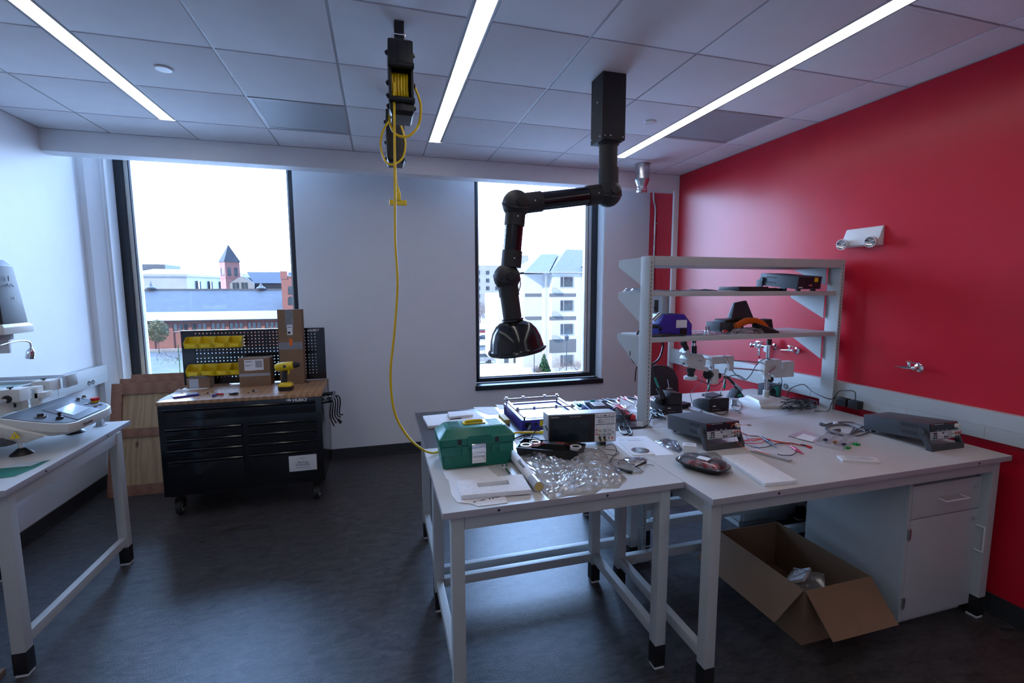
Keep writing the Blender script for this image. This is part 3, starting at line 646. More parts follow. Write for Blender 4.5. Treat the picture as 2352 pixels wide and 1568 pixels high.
def joint(c, r): 
    j = MB().sphere(c, r, 28).obj('ball_joint', M['blackm'], t)
    MB().cyl(c+Vector((0, -r-.012, .005)), c+Vector((0, -r+.02, .005)), .022, n=18).obj('joint_knob', M['black'], j)
    MB().lathe([(r+.001, -.006), (r+.004, 0), (r+.001, .006)], Matrix.Translation(c) @ Matrix.Rotation(.4, 4, 'X'), 28, False).obj('joint_seam', M['black'], j)
joint(A, .080); joint(B, .080); joint(Cc, .077)
def seg(a, b, r, cuffs):
    d = (b-a).normalized(); L = (b-a).length
    o = MB().cyl(a+d*.05, b-d*.05, r, n=28).obj('arm_tube', M['blackg'], t)
    for s0, s1 in cuffs:
        c = MB().cyl(a+d*L*s0, a+d*L*s1, r+.006, n=28).obj('cuff', M['blackm'], t)
        mid = a+d*L*(s0+s1)/2; MB().sphere(mid+Vector((0, -r-.007, 0)), .005, 8).obj('screw', M['alu'], c)
seg(A, B, .052, ((.07, .24), (.74, .93)))
seg(B, Cc+Vector((.022, 0, .04)), .052, ((.08, .32), (.70, .95)))
hd = Vector((-.555, 0, 1.385)); ax = (D-hd).normalized(); q = Matrix.Translation(hd) @ Matrix.Rotation(.155, 4, 'Y').inverted() @ Matrix.Rotation(.04, 4, 'X')
pr = [(.046, .28), (.046, .232), (.052, .228), (.052, .212), (.062, .207), (.064, .197), (.052, .195), (.075, .190), (.105, .170), (.130, .135), (.147, .09), (.156, .045), (.160, .035), (.170, .030), (.172, .02), (.165, .012), (.154, .018), (.140, .08), (.12, .135), (.09, .17), (.05, .18)]
MB().lathe(pr, q, 48, False).obj('dome_hood', M['blackg'], t)
MB().cyl(Cc.lerp(q @ Vector((0, 0, .205)), .2), q @ Vector((0, 0, .205)), .0535, n=28).obj('hood_neck', M['blackm'], t); MB().cyl(Cc, Cc.lerp(q @ Vector((0, 0, .205)), .45), .058, n=28).obj('cuff', M['blackm'], t)
MB().tube([Cc+Vector((.05, -.02, .04)), Cc+Vector((.075, -.02, -.03)), Cc+Vector((.06, -.02, -.085)), Cc+Vector((.045, -.02, -.07))], .004, 6).obj('brake_lever', M['white'], t)

# ---------------------------------------------------------------- cord reels
def reel(label, x, y, ztop, zb, rz=0):
    t = thing('cord_reel', label, 'cord reel', (x, y, ZC), rz)
    H = ztop-ZC; L = ztop-zb; w = .055; dp = .085
    MB().box(-.021, .021, -.03, -.022, H-.02, 0).box(-.021, .021, .022, .03, H-.02, 0).box(-.022, .022, -.03, .03, -.005, 0).box(-.02, .02, -.02, .02, H-.03, H+.02).obj('swivel_bracket', M['blackm'], t, bevel=.002)
    MB().cyl((-.03, -.034, H+.035), (.025, -.034, H+.035), .003, n=8).sphere((.02, -.036, H+.035), .007, 8).obj('hitch_pin', M['chrome'], t)
    def housing(s0, s1):
        out = []
        for s in (s0, s1):
            out.append([(w*s, -dp*s+.0, 0), (w*s, dp*s, 0), (-w*s, dp*s, 0), (-w*s, -dp*s, 0)])
        return out
    hz = [(.80, 0), (1, -.012), (1, -L*.36), ]
    m = MB()
    m.loft([[(w*s, -dp*s, H+z), (w*s, dp*s, H+z), (-w*s, dp*s, H+z), (-w*s, -dp*s, H+z)] for s, z in hz])
    m.loft([[(w*s, -dp*s, H+z), (w*s, dp*s, H+z), (-w*s, dp*s, H+z), (-w*s, -dp*s, H+z)] for s, z in ((1, -L*.82), (.98, -L*.95), (.82, -L))])
    m.box(-w, -w+.012, -dp, dp, H-L*.83, H-L*.35).box(w-.012, w, -dp, dp, H-L*.83, H-L*.35).box(-w+.012, w-.012, .02, dp, H-L*.83, H-L*.35)
    m.box(-.014, .014, -dp-.004, -dp+.001, H-L*.30, H-.02).box(-.014, .014, -dp-.004, -dp+.001, H-L*.95, H-L*.84)
    m.obj('housing', M['black'], t, bevel=.004)
    for z in (H-L*.37, H-L*.82):
        r = MB().cyl((-w-.002, -dp-.01, z), (w+.002, -dp-.01, z), .012, n=16)
        for k in range(12): r.ring((-w+.008+k*.0085, -dp-.01, z), (-w+.011+k*.0085, -dp-.01, z), .0135, .011, 12)
        r.obj('guide_roller', M['black'], t)
    b = MB()
    for z, sx in ((H-.05, 1), (H-.05, -1), (H-L*.55, 1), (H-L*.55, -1), (H-L*.72, -1), (H-L*.86, -1), (H-L*.86, 1)):
        b.sphere((sx*(w+.002), -dp*.4, z), .012, 10)
    b.obj('housing_bolt', M['black'], t)
    c = MB()
    for k in range(6): c.tube([(-w+.02+k*.013, .015, H-L*.36), (-w+.018+k*.013, -.05, H-L*.45), (-w+.016+k*.013, -.056, H-L*.6), (-w+.018+k*.013, -.05, H-L*.74), (-w+.02+k*.013, .015, H-L*.83)], .006, 8, sub=4)
    c.obj('wound_cord', M['yelcord'], t)
    return t
reel('black cord reel with wound yellow cord on the ceiling, nearer of the two', .128, 2.36, 2.88, 2.55)
reel('black cord reel, farther of the two, hanging behind a looped yellow cord', .132, 3.22, 2.885, 2.56, PI)
# yellow cord from the near reel to the bench
def W2(px, py, y): p = P(px, py, y=y); return (p.x, p.y, p.z)
c = MB().tube([W2(905, 190, 2.28), W2(906, 300, 2.27), W2(907, 450, 2.26), W2(908, 560, 2.26), W2(913, 650, 2.26), W2(906, 760, 2.27), W2(897, 860, 2.28), W2(906, 945, 2.30), W2(935, 1000, 2.32), W2(965, 1028, 2.35), (.235, 2.37, .915), (.31, 2.40, .907), (.60, 2.38, .908), P(*C1(1040, 505), y=2.42), P(*C1(1150, 490), y=2.44), P(*C1(1310, 490), y=2.46)], .0058, 10)
t = thing('extension_cord', 'yellow cord hanging from the near reel down onto the front bench', 'extension cord', (0, 0, 0)); c.obj('cord', M['yelcord'], t)
a = P(*C1(1308, 490), y=2.46); MB().cyl(a, a+Vector((.055, -.012, -.002)), .011, .017, 12).cyl(a+Vector((.055, -.012, -.002)), a+Vector((.08, -.016, -.012)), .017, .014, 12).obj('socket_end', M['yellow'], t, bevel=.001)
# looped cord with triple tap from the far reel
t = thing('extension_cord', 'yellow cord in loops from the far reel, ending in a triple tap', 'extension cord', (0, 0, 0))
MB().tube([W2(952, 198, 2.33), W2(966, 240, 2.34), W2(962, 285, 2.35), W2(940, 312, 2.35), W2(912, 310, 2.35), W2(896, 285, 2.35), W2(897, 255, 2.36), W2(905, 230, 2.38)], .0058, 10).obj('cord_loop', M['yelcord'], t)
MB().tube([W2(925, 255, 3.1), W2(915, 258, 3.05), W2(885, 290, 3.0), W2(874, 330, 3.0), W2(884, 368, 3.0), W2(902, 378, 3.0), W2(925, 362, 3.0), W2(931, 325, 3.0), W2(918, 280, 3.0), W2(908, 262, 3.0), W2(906, 300, 2.98), W2(908, 380, 2.97), W2(912, 430, 2.96)], .006, 10).obj('cord', M['yelcord'], t)
p = Vector(W2(913, 430, 2.96)); MB().cyl(p, p-Vector((0, 0, .035)), .010, .015, 12).box(p.x-.018, p.x+.018, p.y-.015, p.y+.015, p.z-.085, p.z-.03).box(p.x-.05, p.x+.052, p.y-.015, p.y+.015, p.z-.105, p.z-.075).obj('triple_tap', M['yellow'], t, bevel=.003)
MB().box(p.x-.014, p.x+.008, p.y-.008, p.y-.006, p.z+.42, p.z+.432).obj('tag', M['white'], t)

# emergency light
t = thing('emergency_light', 'white emergency light with two round lamp heads high on the red wall', 'emergency light', (XR, 2.43, 2.10))
pr = [(0, .065), (-.012, .062), (-.048, -.03), (-.045, -.052), (-.03, -.06), (0, -.062)]
MB().prism(pr, -.125, .125, 'y').obj('housing', M['white'], t, bevel=.004)
for y, c in ((-.095, 'a'), (.10, 'b')):
    h = MB().lathe([(.012, 0), (.030, .006), (.036, .03), (.036, .042), (.032, .043)], TR(-.045, y, -.035) @ Matrix.Rotation(-1.75, 4, 'Y') @ Matrix.Rotation(.12, 4, 'X'), 24, False).obj('lamp_head', M['white'], t)
    MB().lathe([(.032, .0425), (.026, .034), (.014, .026), (.008, .024), (.006, .032), (.0005, .033)], TR(-.045, y, -.035) @ Matrix.Rotation(-1.75, 4, 'Y') @ Matrix.Rotation(.12, 4, 'X'), 24, False).obj('lamp_lens', M['chrome'], h)
# gas turret on the wall
def valve(label, y, z, full):
    t = thing('gas_valve', label, 'gas valve', (XR, y, z))
    MB().lathe([(.027, 0), (.026, .006), (.012, .012), (.011, .05)], Matrix.Rotation(-PI/2, 4, 'Y'), 24).cyl((-.045, 0, 0), (-.045, .065, -.004), .009).cyl((-.045, .065, -.004), (-.045, .115, -.007), .007, .002, 10).sphere((-.045, 0, 0), .014, 12).obj('valve_body', M['chrome'], t)
    MB().cyl((-.045, .03, .0), (-.045, .03, .03), .008).box(-.052, -.038, -.035, .045, .029, .037).obj('lever', M['chrome'], t, bevel=.002)
    MB().cyl((-.045, .032, .037), (-.045, .032, .041), .009).obj('index_cap', M['orange'], t)
valve('small chrome gas valve with an orange cap, above the right power supply', 2.03, 1.275, 0)
valve('small chrome gas valve under the lowest shelf, right of the regulator', 2.90, 1.275, 0)
t = thing('air_regulator', 'chrome regulator assembly with a small gauge on the red wall behind the microscope', 'regulator', (XR, 3.12, 1.28))
MB().lathe([(.027, 0), (.026, .006), (.012, .012), (.011, .06)], Matrix.Rotation(-PI/2, 4, 'Y'), 24).cyl((-.06, -.03, 0), (-.06, .17, .0), .012).sphere((-.06, .09, 0), .022, 14).cyl((-.06, .10, -.09), (-.06, .10, .0), .010).sphere((-.06, .10, -.045), .014, 10).cyl((-.06, .13, -.02), (-.06, .13, .03), .018).obj('manifold', M['chrome'], t)
MB().cyl((-.06, .17, -.004), (-.06, .185, -.004), .022, n=8).box(-.07, -.05, .06, .13, .028, .038).obj('handle', M['chrome'], t, bevel=.002)
MB().cyl((-.06, 0.0, .01), (-.06, 0.0, .065), .020).obj('adjuster', M['black'], t)
MB().cyl((-.075, 0, -.02), (-.095, 0, -.02), .022, n=20).obj('gauge', M['white'], t)
MB().cyl((-.06, .10, -.105), (-.06, .10, -.09), .009).obj('outlet_tip', M['redp'], t)
# plank corner at the lower left edge of the frame
p = P(0, 1556, z=.0)
tag(MB().box(p.x-.30, p.x+.012, p.y-.3, p.y+.02, 0, .03).obj('wooden_board', M['card'], bevel=.002), 'corner of a wooden board lying on the floor at the lower left', 'board')

# ---------------------------------------------------------------- objects on the benches
def sheet(name, label, cat, pts, z, m, th=.0008, group=None, bevel=0):
    q = [P(*p, z=z) for p in pts]; c = sum(q, Vector())/len(q)
    o = MB().prism([(p.x-c.x, p.y-c.y) for p in q], 0, th).obj(name, m, bevel=bevel); o.location = (c.x, c.y, z-th if False else z); return tag(o, label, cat, group)
def cord(name, label, pts, r, m, cat='cord', group=None, n=8):
    return tag(MB().tube(pts, r, n).obj(name, m), label, cat, group)
def pz(c, l, z=TZ+.005): return [P(*c(*p[:2]), z=(p[2] if len(p) > 2 else z)) for p in l]

# toolbox
t = thing('toolbox', 'green plastic toolbox with a yellow handle and a chrome latch', 'toolbox', (.256, 2.145, TZ), -.01)
def rc(x0, x1, y0, y1, z, c=.012): return [(x0+c, y0, z), (x1-c, y0, z), (x1, y0+c, z), (x1, y1-c, z), (x1-c, y1, z), (x0+c, y1, z), (x0, y1-c, z), (x0, y0+c, z)]
MB().loft([rc(.014, .344, .014, .196, 0), rc(.012, .346, .010, .200, .004), rc(.002, .356, .002, .206, .092), rc(0, .358, 0, .208, .094), rc(0, .358, 0, .208, .118)]).obj('body', M['green'], t)
MB().loft([rc(-.006, .364, -.008, .214, .119), rc(-.006, .364, -.008, .214, .150), rc(.0, .358, -.002, .208, .156), rc(.030, .328, .034, .175, .188), rc(.034, .324, .038, .171, .190)]).obj('lid', M['green'], t)
for x0, x1 in ((.05, .105), (.25, .31)):
    r = MB()
    for k in range(9): r.box(x0, x1, .05+k*.013, .055+k*.013, .189, .1918)
    r.obj('grip_ribs', M['green'], t)
MB().box(.13, .245, -.013, -.0085, .11, .163).box(.14, .235, -.016, -.0135, .145, .160).box(.005, .075, -.004, .002, .07, .112).box(.285, .355, -.004, .002, .07, .112).box(.10, .13, -.004, .002, .072, .112).box(.245, .262, -.004, .002, .072, .112).obj('front_ribs', M['green'], t, bevel=.001)
MB().box(.08, .10, -.0085, -.004, .122, .148).box(.262, .282, -.0085, -.004, .122, .148).obj('hinge_slot', M['blackm'], t)
MB().box(.150, .210, -.016, -.0135, .035, .118).box(.146, .151, -.022, -.0135, .030, .122).box(.209, .214, -.022, -.0135, .030, .122).box(.151, .209, -.020, -.0165, .030, .078).cyl((.146, -.018, .120), (.214, -.018, .120), .005, n=10).obj('latch', M['chrome'], t, bevel=.0008)
MB().box(.125, .235, .088, .096, .190, .196).box(.125, .235, .125, .134, .190, .196).box(.125, .137, .096, .125, .190, .196).box(.223, .235, .096, .125, .190, .196).tube([(.135, .11, .196), (.145, .11, .203), (.18, .11, .204), (.215, .11, .203), (.225, .11, .196)], .005, 8).obj('handle', M['yellow'], t, bevel=.001)

# papers, foam
sheet('paper_sheet', 'white envelope sticking out from under the green toolbox', 'paper', [C1(335, 880), C1(780, 835), C1(870, 930), C1(375, 965)], TZ+.0003, M['paper'])
sheet('paper_sheet', 'printed sheet spread under the slotted foam, at the front bench edge', 'paper', [C1(390, 960), C1(870, 905), C1(985, 1195), C1(735, 1225), C1(690, 1232), C1(620, 1205), C1(480, 1190), C1(425, 1120)], TZ+.0015, M['paper'])
L = MB(); rnd = random.Random(8)
for k in range(16):
    p = P(*C1(640+k*17, 1182-k*3.5), z=TZ+.0026); L.box(p.x, p.x+rnd.uniform(.003, .010), p.y-rnd.uniform(.0, .012), p.y+.0012, p.z-.0003, p.z)
ob = [o for o in bpy.data.objects if o.name.startswith('paper_sheet')][-1]; q = L.obj('printing', M['ink'], ob); q.location = -ob.location
def foam(name, label, pts, z, th, slot=None, m='foam'):
    q = [P(*p, z=z+th) for p in pts]; c = sum(q, Vector())/4
    t = MB(); e1 = [Vector((p.x-c.x, p.y-c.y, 0)) for p in q]
    def uv(u, v, h): return (e1[0]*(1-u)*(1-v)+e1[1]*u*(1-v)+e1[2]*u*v+e1[3]*(1-u)*v)+Vector((0, 0, h))
    us = [0, slot[0], slot[1], 1] if slot else [0, 1]; vs = [0, slot[2], slot[3], 1] if slot else [0, 1]
    for i in range(len(us)-1):
        for j in range(len(vs)-1):
            if slot and i == 1 and j == 1: continue
            a, b, c0, d = us[i], us[i+1], vs[j], vs[j+1]
            t.add([uv(a, c0, 0), uv(b, c0, 0), uv(b, d, 0), uv(a, d, 0), uv(a, c0, th), uv(b, c0, th), uv(b, d, th), uv(a, d, th)], [(0, 3, 2, 1), (4, 5, 6, 7)])
            if i == 0: t.add([uv(a, c0, 0), uv(a, d, 0), uv(a, d, th), uv(a, c0, th)], [(0, 1, 2, 3)])
            if i == len(us)-2: t.add([uv(b, c0, 0), uv(b, d, 0), uv(b, d, th), uv(b, c0, th)], [(0, 1, 2, 3)])
            if j == 0: t.add([uv(a, c0, 0), uv(b, c0, 0), uv(b, c0, th), uv(a, c0, th)], [(0, 1, 2, 3)])
            if j == len(vs)-2: t.add([uv(a, d, 0), uv(b, d, 0), uv(b, d, th), uv(a, d, th)], [(0, 1, 2, 3)])
    if slot:
        s0, s1, s2, s3 = slot
        for a, b in (((s0, s2), (s1, s2)), ((s1, s2), (s1, s3)), ((s1, s3), (s0, s3)), ((s0, s3), (s0, s2))):
            t.add([uv(*a, 0), uv(*b, 0), uv(*b, th), uv(*a, th)], [(0, 1, 2, 3)])
    me = t.mesh(name, M[m], bevel=.004, weld=True, smooth=45); o = link(name, me); o.location = (c.x, c.y, z); return tag(o, label, 'foam')
foam('foam_sheet', 'white foam pad with a rectangular slot, lying on papers at the front bench corner', [C1(470, 975), C1(1130, 905), C1(1222, 1062), C1(520, 1120)], TZ+.003, .020, (.28, .74, .30, .56))
foam('foam_sheet', 'white foam pad with a slot, on the charcoal bench behind the green toolbox', [C1(135, 325), C1(640, 275), C1(800, 375), C1(190, 425)], TZ, .018, (.42, .62, .35, .62))
foam('foam_block', 'small white foam offcut lying on top of the pad behind the toolbox', [C1(385, 285), C1(620, 268), C1(640, 310), C1(400, 335)], TZ+.0185, .016)
foam('foam_sheet', 'thick plain white foam slab at the front of the right bench', [C2(1335, 610), C2(1605, 592), C2(2065, 850), C2(1750, 880)], TZ, .017)
sheet('paper_sheet', 'large white sheet on the charcoal bench behind the foam pad', 'paper', [C1(640, 240), C1(850, 235), C1(910, 310), C1(790, 312), C1(700, 280)], TZ+.0003, M['paper'])
sheet('cardboard_sheet', 'small grey card lying behind the wooden block at the heating plate', 'card', [C1(862, 215), C1(935, 215), C1(960, 255), C1(905, 258)], TZ+.0003, M['paper'])
sheet('paper_sheet', 'crumpled white sheet behind the long black tray', 'paper', [C1(1040, 570), C1(1330, 530), C1(1400, 600), C1(1120, 660)], TZ+.0003, M['paper'])
p = P(*C1(885, 260), z=.925); q_ = P(*C1(930, 350), z=.90)
o = MB().box(-.019, .019, -.075, .075, 0, .03).obj('wooden_block', M['pine'], bevel=.002); place(o, (.762, 2.885, TZ), .0); tag(o, 'yellowish wooden block beside the blue heating plate', 'wooden block')

# ratchet
a, b = pz(C1, [(955, 835, .915), (1012, 915, .908)])
t = thing('ratchet_wrench', 'small chrome ratchet wrench between the foam pad and the white roll', 'wrench', (0, 0, 0))
MB().tube([a, a.lerp(b, .6), b], .006, 10).obj('handle', M['chrome'], t); MB().cyl(a-Vector((0, 0, .012)), a+Vector((0, 0, .008)), .015, n=18).cyl(a, a+Vector((0, 0, .016)), .007, n=12).obj('ratchet_head', M['chrome'], t)
# white roll
a = Vector((.625, 2.225, .923)); b = Vector((.628, 1.80, .923)); t = thing('paper_roll', 'long white cardboard tube with handwriting and tape on its end', 'mailing tube', (.6265, 1.80, .923))
MB().cyl((0, .425, 0), (0, 0, 0), .022, n=28).obj('tube', M['paper'], t, bevel=.001); MB().ring((0, 0-.002, 0), (0, .085, 0), .0226, .021, 28).obj('tape', M['yellow'] if False else M['clear2'], t); MB().cyl((0, -.003, 0), (0, -.001, 0), .019, n=24).obj('end_cap', M['pine'], t)
text('handwriting', 'Pahuaver', .027, M['ink'], t, (-.0100, .27, .0215), (.45, 0, -PI/2), ext=.0003)

# black tray with three round speakers
t = thing('speaker_tray', 'long open black tray holding three round speakers with pale rims', 'speaker tray', (0, 0, 0))
bl, fl, fr, br = Vector((.735, 2.40, 0)), Vector((.650, 2.225, 0)), Vector((.985, 2.085, 0)), Vector((1.055, 2.235, 0))
def inner(s): c = (bl+fl+fr+br)/4; return [(p-c)*s+c for p in (fl, fr, br, bl)]
fl = Vector((.655, 2.245, 0)); fr = Vector((.93, 2.085, 0)); br = Vector((1.03, 2.20, 0)); bl = Vector((.735, 2.385, 0))
z0, z1 = TZ, TZ+.045
lo = [[(p.x, p.y, z0) for p in inner(.94)], [(p.x, p.y, z1) for p in inner(1)], [(p.x, p.y, z1) for p in inner(.965)], [(p.x, p.y, z0+.006) for p in inner(.92)]]
MB().loft(lo).obj('tray', M['black'], t)
for c in ((.715, 2.262), (.775, 2.29), (.955, 2.165)):
    s = MB().ring((*c, z1-.012), (*c, z1+.004), .030, .021, 28).obj('speaker_rim', M['white'], t); MB().lathe([(.021, 0), (.012, -.006), (.009, -.002), (.0, .0)], TR(*c, z1+.001), 24, False).obj('cone', M['blackm'], s)
    MB().cyl((*c, z0+.008), (*c, z1-.012), .025, n=20).obj('magnet', M['blackm'], s)
m = (Vector((.86, 2.235, 0))); o = MB().box(-.06, .06, -.022, .022, z0+.008, z1+.008, TR(m.x, m.y, 0) @ RZ(-.52)); o.obj('driver_board', M['blackm'], t)
s = MB()
for k in range(8): s.box(-.01+k*.008, -.006+k*.008, -.024, .0, z1+.008, z1+.010, TR(m.x, m.y, 0) @ RZ(-.52))
s.obj('terminal_strip', M['alu'], t)
MB().tube([(.74, 2.275, z1), (.78, 2.25, z1+.015), (.82, 2.25, z1+.006)], .0015, 6).tube([(.72, 2.24, z1), (.76, 2.225, z1+.012), (.83, 2.24, z1+.006)], .0015, 6).tube([(.87, 2.23, z1+.01), (.90, 2.205, z1+.014), (.94, 2.18, z1)], .0015, 6).obj('speaker_wire', M['redw'], t)

# clear polythene bag
ol = [P(*C1(*p), z=TZ) for p in ((1125, 705), (1200, 690), (1330, 790), (1480, 785), (1620, 790), (1720, 730), (1745, 665), (1900, 650), (1960, 690), (2010, 780), (2100, 880), (2180, 960), (2090, 1050), (1930, 1050), (1850, 1110), (1600, 1125), (1410, 1165), (1340, 1100), (1250, 960), (1140, 790))]
o = crumple(ol, TZ, .055, 5, amp=1.0).obj('plastic_bag', M['bag'], smooth=0); tag(o, 'large crumpled clear plastic bag on the front bench', 'plastic bag')

# oscilloscope
t = thing('oscilloscope', 'grey oscilloscope with a wide dark screen standing on the front bench', 'oscilloscope', (.850, 2.300, TZ), -.128)
W_, H_, D_ = .385, .165, .12; b0 = .022; Mx = TR(0, 0, 0) @ Matrix.Rotation(-.06, 4, 'X')
MB().prism([(0, b0), (.002, b0+H_), (D_, b0+H_-.01), (D_, b0+.01)], 0, W_, 'x').obj('case', M['panel'], t, bevel=.006)
MB().box(.006, .262, -.0022, -.0002, b0+.006, b0+H_-.006).obj('bezel', M['black'], t, bevel=.0006)
MB().box(.020, .232, -.0032, -.0024, b0+.018, b0+H_-.028).obj('screen', M['screen'], t)
c = MB().box(.262, .379, -.0024, -.0002, b0+.006, b0+H_-.006).obj('control_panel', M['white'], t, bevel=.0006)
g = MB().box(.266, .376, -.0030, -.0024, b0+H_-.026, b0+H_-.023).box(.266, .376, -.0030, -.0024, b0+H_-.066, b0+H_-.063).box(.336, .337, -.003, -.0024, b0+.045, b0+H_-.064).box(.355, .356, -.003, -.0024, b0+.045, b0+H_-.025).box(.266, .376, -.003, -.0024, b0+.044, b0+.045); g.obj('panel_lines', M['ink'], t)
text('lettering', 'Tektronix', .012, M['silverink'], t, (.012, -.0025, b0+H_-.015)); text('lettering', 'DIGITAL OSCILLOSCOPE', .0055, M['silverink'], t, (.12, -.0025, b0+H_-.015))
def knob(x, z, r, m, h=.012): MB().cyl((x, -.0024, z), (x, -.0024-h, z), r, r*.85, 20).obj('knob', M[m], t, bevel=.0006)
knob(.292, b0+H_-.045, .0135, 'panel', .016)
for x, z, r, m in ((.293, .078, .0065, 'panel'), (.321, .078, .0065, 'panel'), (.293, .052, .0085, 'panel'), (.321, .052, .0085, 'panel'), (.346, .080, .006, 'panel'), (.346, .056, .008, 'panel'), (.366, .068, .006, 'panel')): knob(x, z+.01, r, m)
for x, m, z in ((.291, 'yellow', .088), (.319, 'teal', .088), (.290, 'yellow', .062), (.318, 'teal', .062)): MB().ring((x, -.0024, z), (x, -.0030, z), .0098, .0078, 20).obj('channel_ring', M[m], t)
def btn(x, z, w=.011, h=.005, m='panel'): MB().box(x-w/2, x+w/2, -.0046, -.0024, z-h/2, z+h/2).obj('button', M[m], t, bevel=.0004)
for k in range(5): btn(.272+k*.0235, b0+H_-.015, .014, .006, 'gun' if k == 2 else 'panel')
for j in range(2):
    for k in range(3): btn(.315+k*.0135, b0+H_-.037-j*.014, .010, .006, 'panel')
for j in range(3): btn(.366, b0+H_-.032-j*.012, .010, .006)
for z, m in ((.092, 'redp'), (.080, 'panel'), (.068, 'redp')): btn(.272, z+.0, .010, .006, m)
for z in (.096, .052): btn(.366, z, .010, .005)
for x in (.292, .318): 
    MB().box(x-.007, x+.007, -.003, -.0024, b0+.010, b0+.034).obj('connector_plate', M['ink'], t); MB().ring((x-.001, -.003, b0+.017), (x-.001, -.018, b0+.017), .0065, .0045, 16).cyl((x-.001, -.003, b0+.017), (x-.001, -.016, b0+.017), .0018, n=8).obj('bnc_connector', M['brass'], t)
MB().box(.341, .345, -.003, -.0024, b0+.016, b0+.030).obj('usb_port', M['ink'], t); MB().cyl((.361, -.0024, b0+.022), (.361, -.005, b0+.022), .0055, n=16).obj('power_button', M['orange'], t)
for k in range(5): btn(.247, b0+.025+k*.024, .010, .014, 'ink')
for x in (.06, .30): MB().box(x, x+.03, .005, .03, 0, b0+.004).box(x+.002, x+.028, .08, .11, 0, b0+.014).obj('foot', M['black'], t, bevel=.002)

# bench power supplies
def psu(label, x, y, z, rz=0, rear=False):
    t = thing('power_supply', label, 'power supply', (x, y, TZ), rz); w, h, d = .213, .088, .35
    tilt = math.atan2(.050-.013, d)
    Mt = TR(0, 0, .052) @ Matrix.Rotation(-tilt, 4, 'X')
    def O(mb, name, m, par=t, **k):
        mb.v = [tuple(Mt @ Vector(v)) for v in mb.v]; return mb.obj(name, M[m], par, **k)
    O(MB().box(0, w, 0, d, 0, h), 'case', 'gun', bevel=.0015)
    s = MB()
    for zz in (.018, .058):
        for k in range(10): s.box(-.0006, .0, .055+k*.009, .059+k*.009, zz, zz+.018)
    O(s, 'vent_slots', 'ink')
    for yy, a in ((.3, 0),): O(MB().box(.012, .027, yy, yy+.015, -.012, 0).box(w-.027, w-.012, yy, yy+.015, -.012, 0), 'rubber_feet', 'black')
    if not rear:
        O(MB().box(.003, w-.003, -.0035, -.0002, .046, h-.002), 'display', 'screen')
        O(MB().box(.003, w-.058, -.0035, -.0002, .003, .045), 'keypad_panel', 'panel'); O(MB().box(w-.056, w-.003, -.0035, -.0002, .003, .045), 'terminal_panel', 'panel')
        for r_, cols in ((.036, ((.02, 'ink'), (.028, 'ink'), (.036, 'ink'), (.05, 'white'), (.062, 'white'), (.073, 'white'), (.085, 'ink'))), (.024, ((.022, 'ink'), (.036, 'ink'), (.05, 'white'), (.062, 'white'), (.073, 'white'), (.084, 'white'))), (.012, ((.012, 'teal'), (.022, 'ink'), (.036, 'gun'), (.05, 'white'), (.062, 'white'), (.073, 'white'), (.084, 'white'), (.10, 'ink'), (.115, 'ink')))):
            for x_, m_ in cols: O(MB().cyl((x_+.008, -.0035, r_), (x_+.008, -.0058, r_), .0042, n=10), 'key', m_)
        for x_, z_ in ((.115, .030), (.106, .026), (.124, .026), (.115, .021)): O(MB().box(x_-.003, x_+.003, -.006, -.0035, z_-.002, z_+.002), 'arrow_key', 'white')
        for x_ in (.165, .183, .200):
            for z_, m_ in ((.034, 'redp'), (.014, 'black')):
                q = O(MB().cyl((x_, -.0035, z_), (x_, -.018, z_), .0065, n=14), 'binding_post', 'cream'); O(MB().cyl((x_, -.018, z_), (x_, -.021, z_), .0048, n=12), 'post_cap', m_, q)
        O(MB().cyl((.193, -.0035, .066), (.193, -.020, .066), .013, .0115, 22), 'dial', 'cream', bevel=.001)
        O(MB().box(.006, .024, -.0042, -.0035, .081, .084).box(.125, .205, -.0042, -.0035, .0825, .0845), 'brand_strip', 'redp')
        for x_ in (.052, .085, .115): O(MB().box(x_, x_+.013, -.0042, -.0035, .049, .051), 'indicator_label', 'silverink')
        a = text('lettering', 'PROGRAMMABLE POWER SUPPLY', .0048, M['silverink'], t); a.matrix_local = Mt @ TR(.03, -.0037, .0825) @ Matrix.Rotation(PI/2, 4, 'X')
        m_ = MB().cyl((-.001, .035, .090), (-.0185, .035, .090), .020, n=24).cyl((w+.001, .035, .090), (w+.0185, .035, .090), .020, n=24)
    for s_ in (-1, 1):
        xx = -.009 if s_ < 0 else w+.009
        m_.prism([(.050, .092), (.020, .098), (-.022, .022), (-.024, 0), (.004, 0), (.008, .02)], xx-.007, xx+.007, 'x')
    m_.prism([(-.024, 0), (-.022, .024), (-.006, .03), (.006, .02), (.004, 0)], -.009, w+.009, 'x')
    m_.obj('tilt_handle', M['gun'], t, bevel=.002)
    return t
psu('dark grey bench power supply with keypad, left one of two, behind the food tray', 1.661, 2.05, 0)
psu('dark grey bench power supply on the right end of the bench, beside the grey cord', 2.787, 1.71, 0)
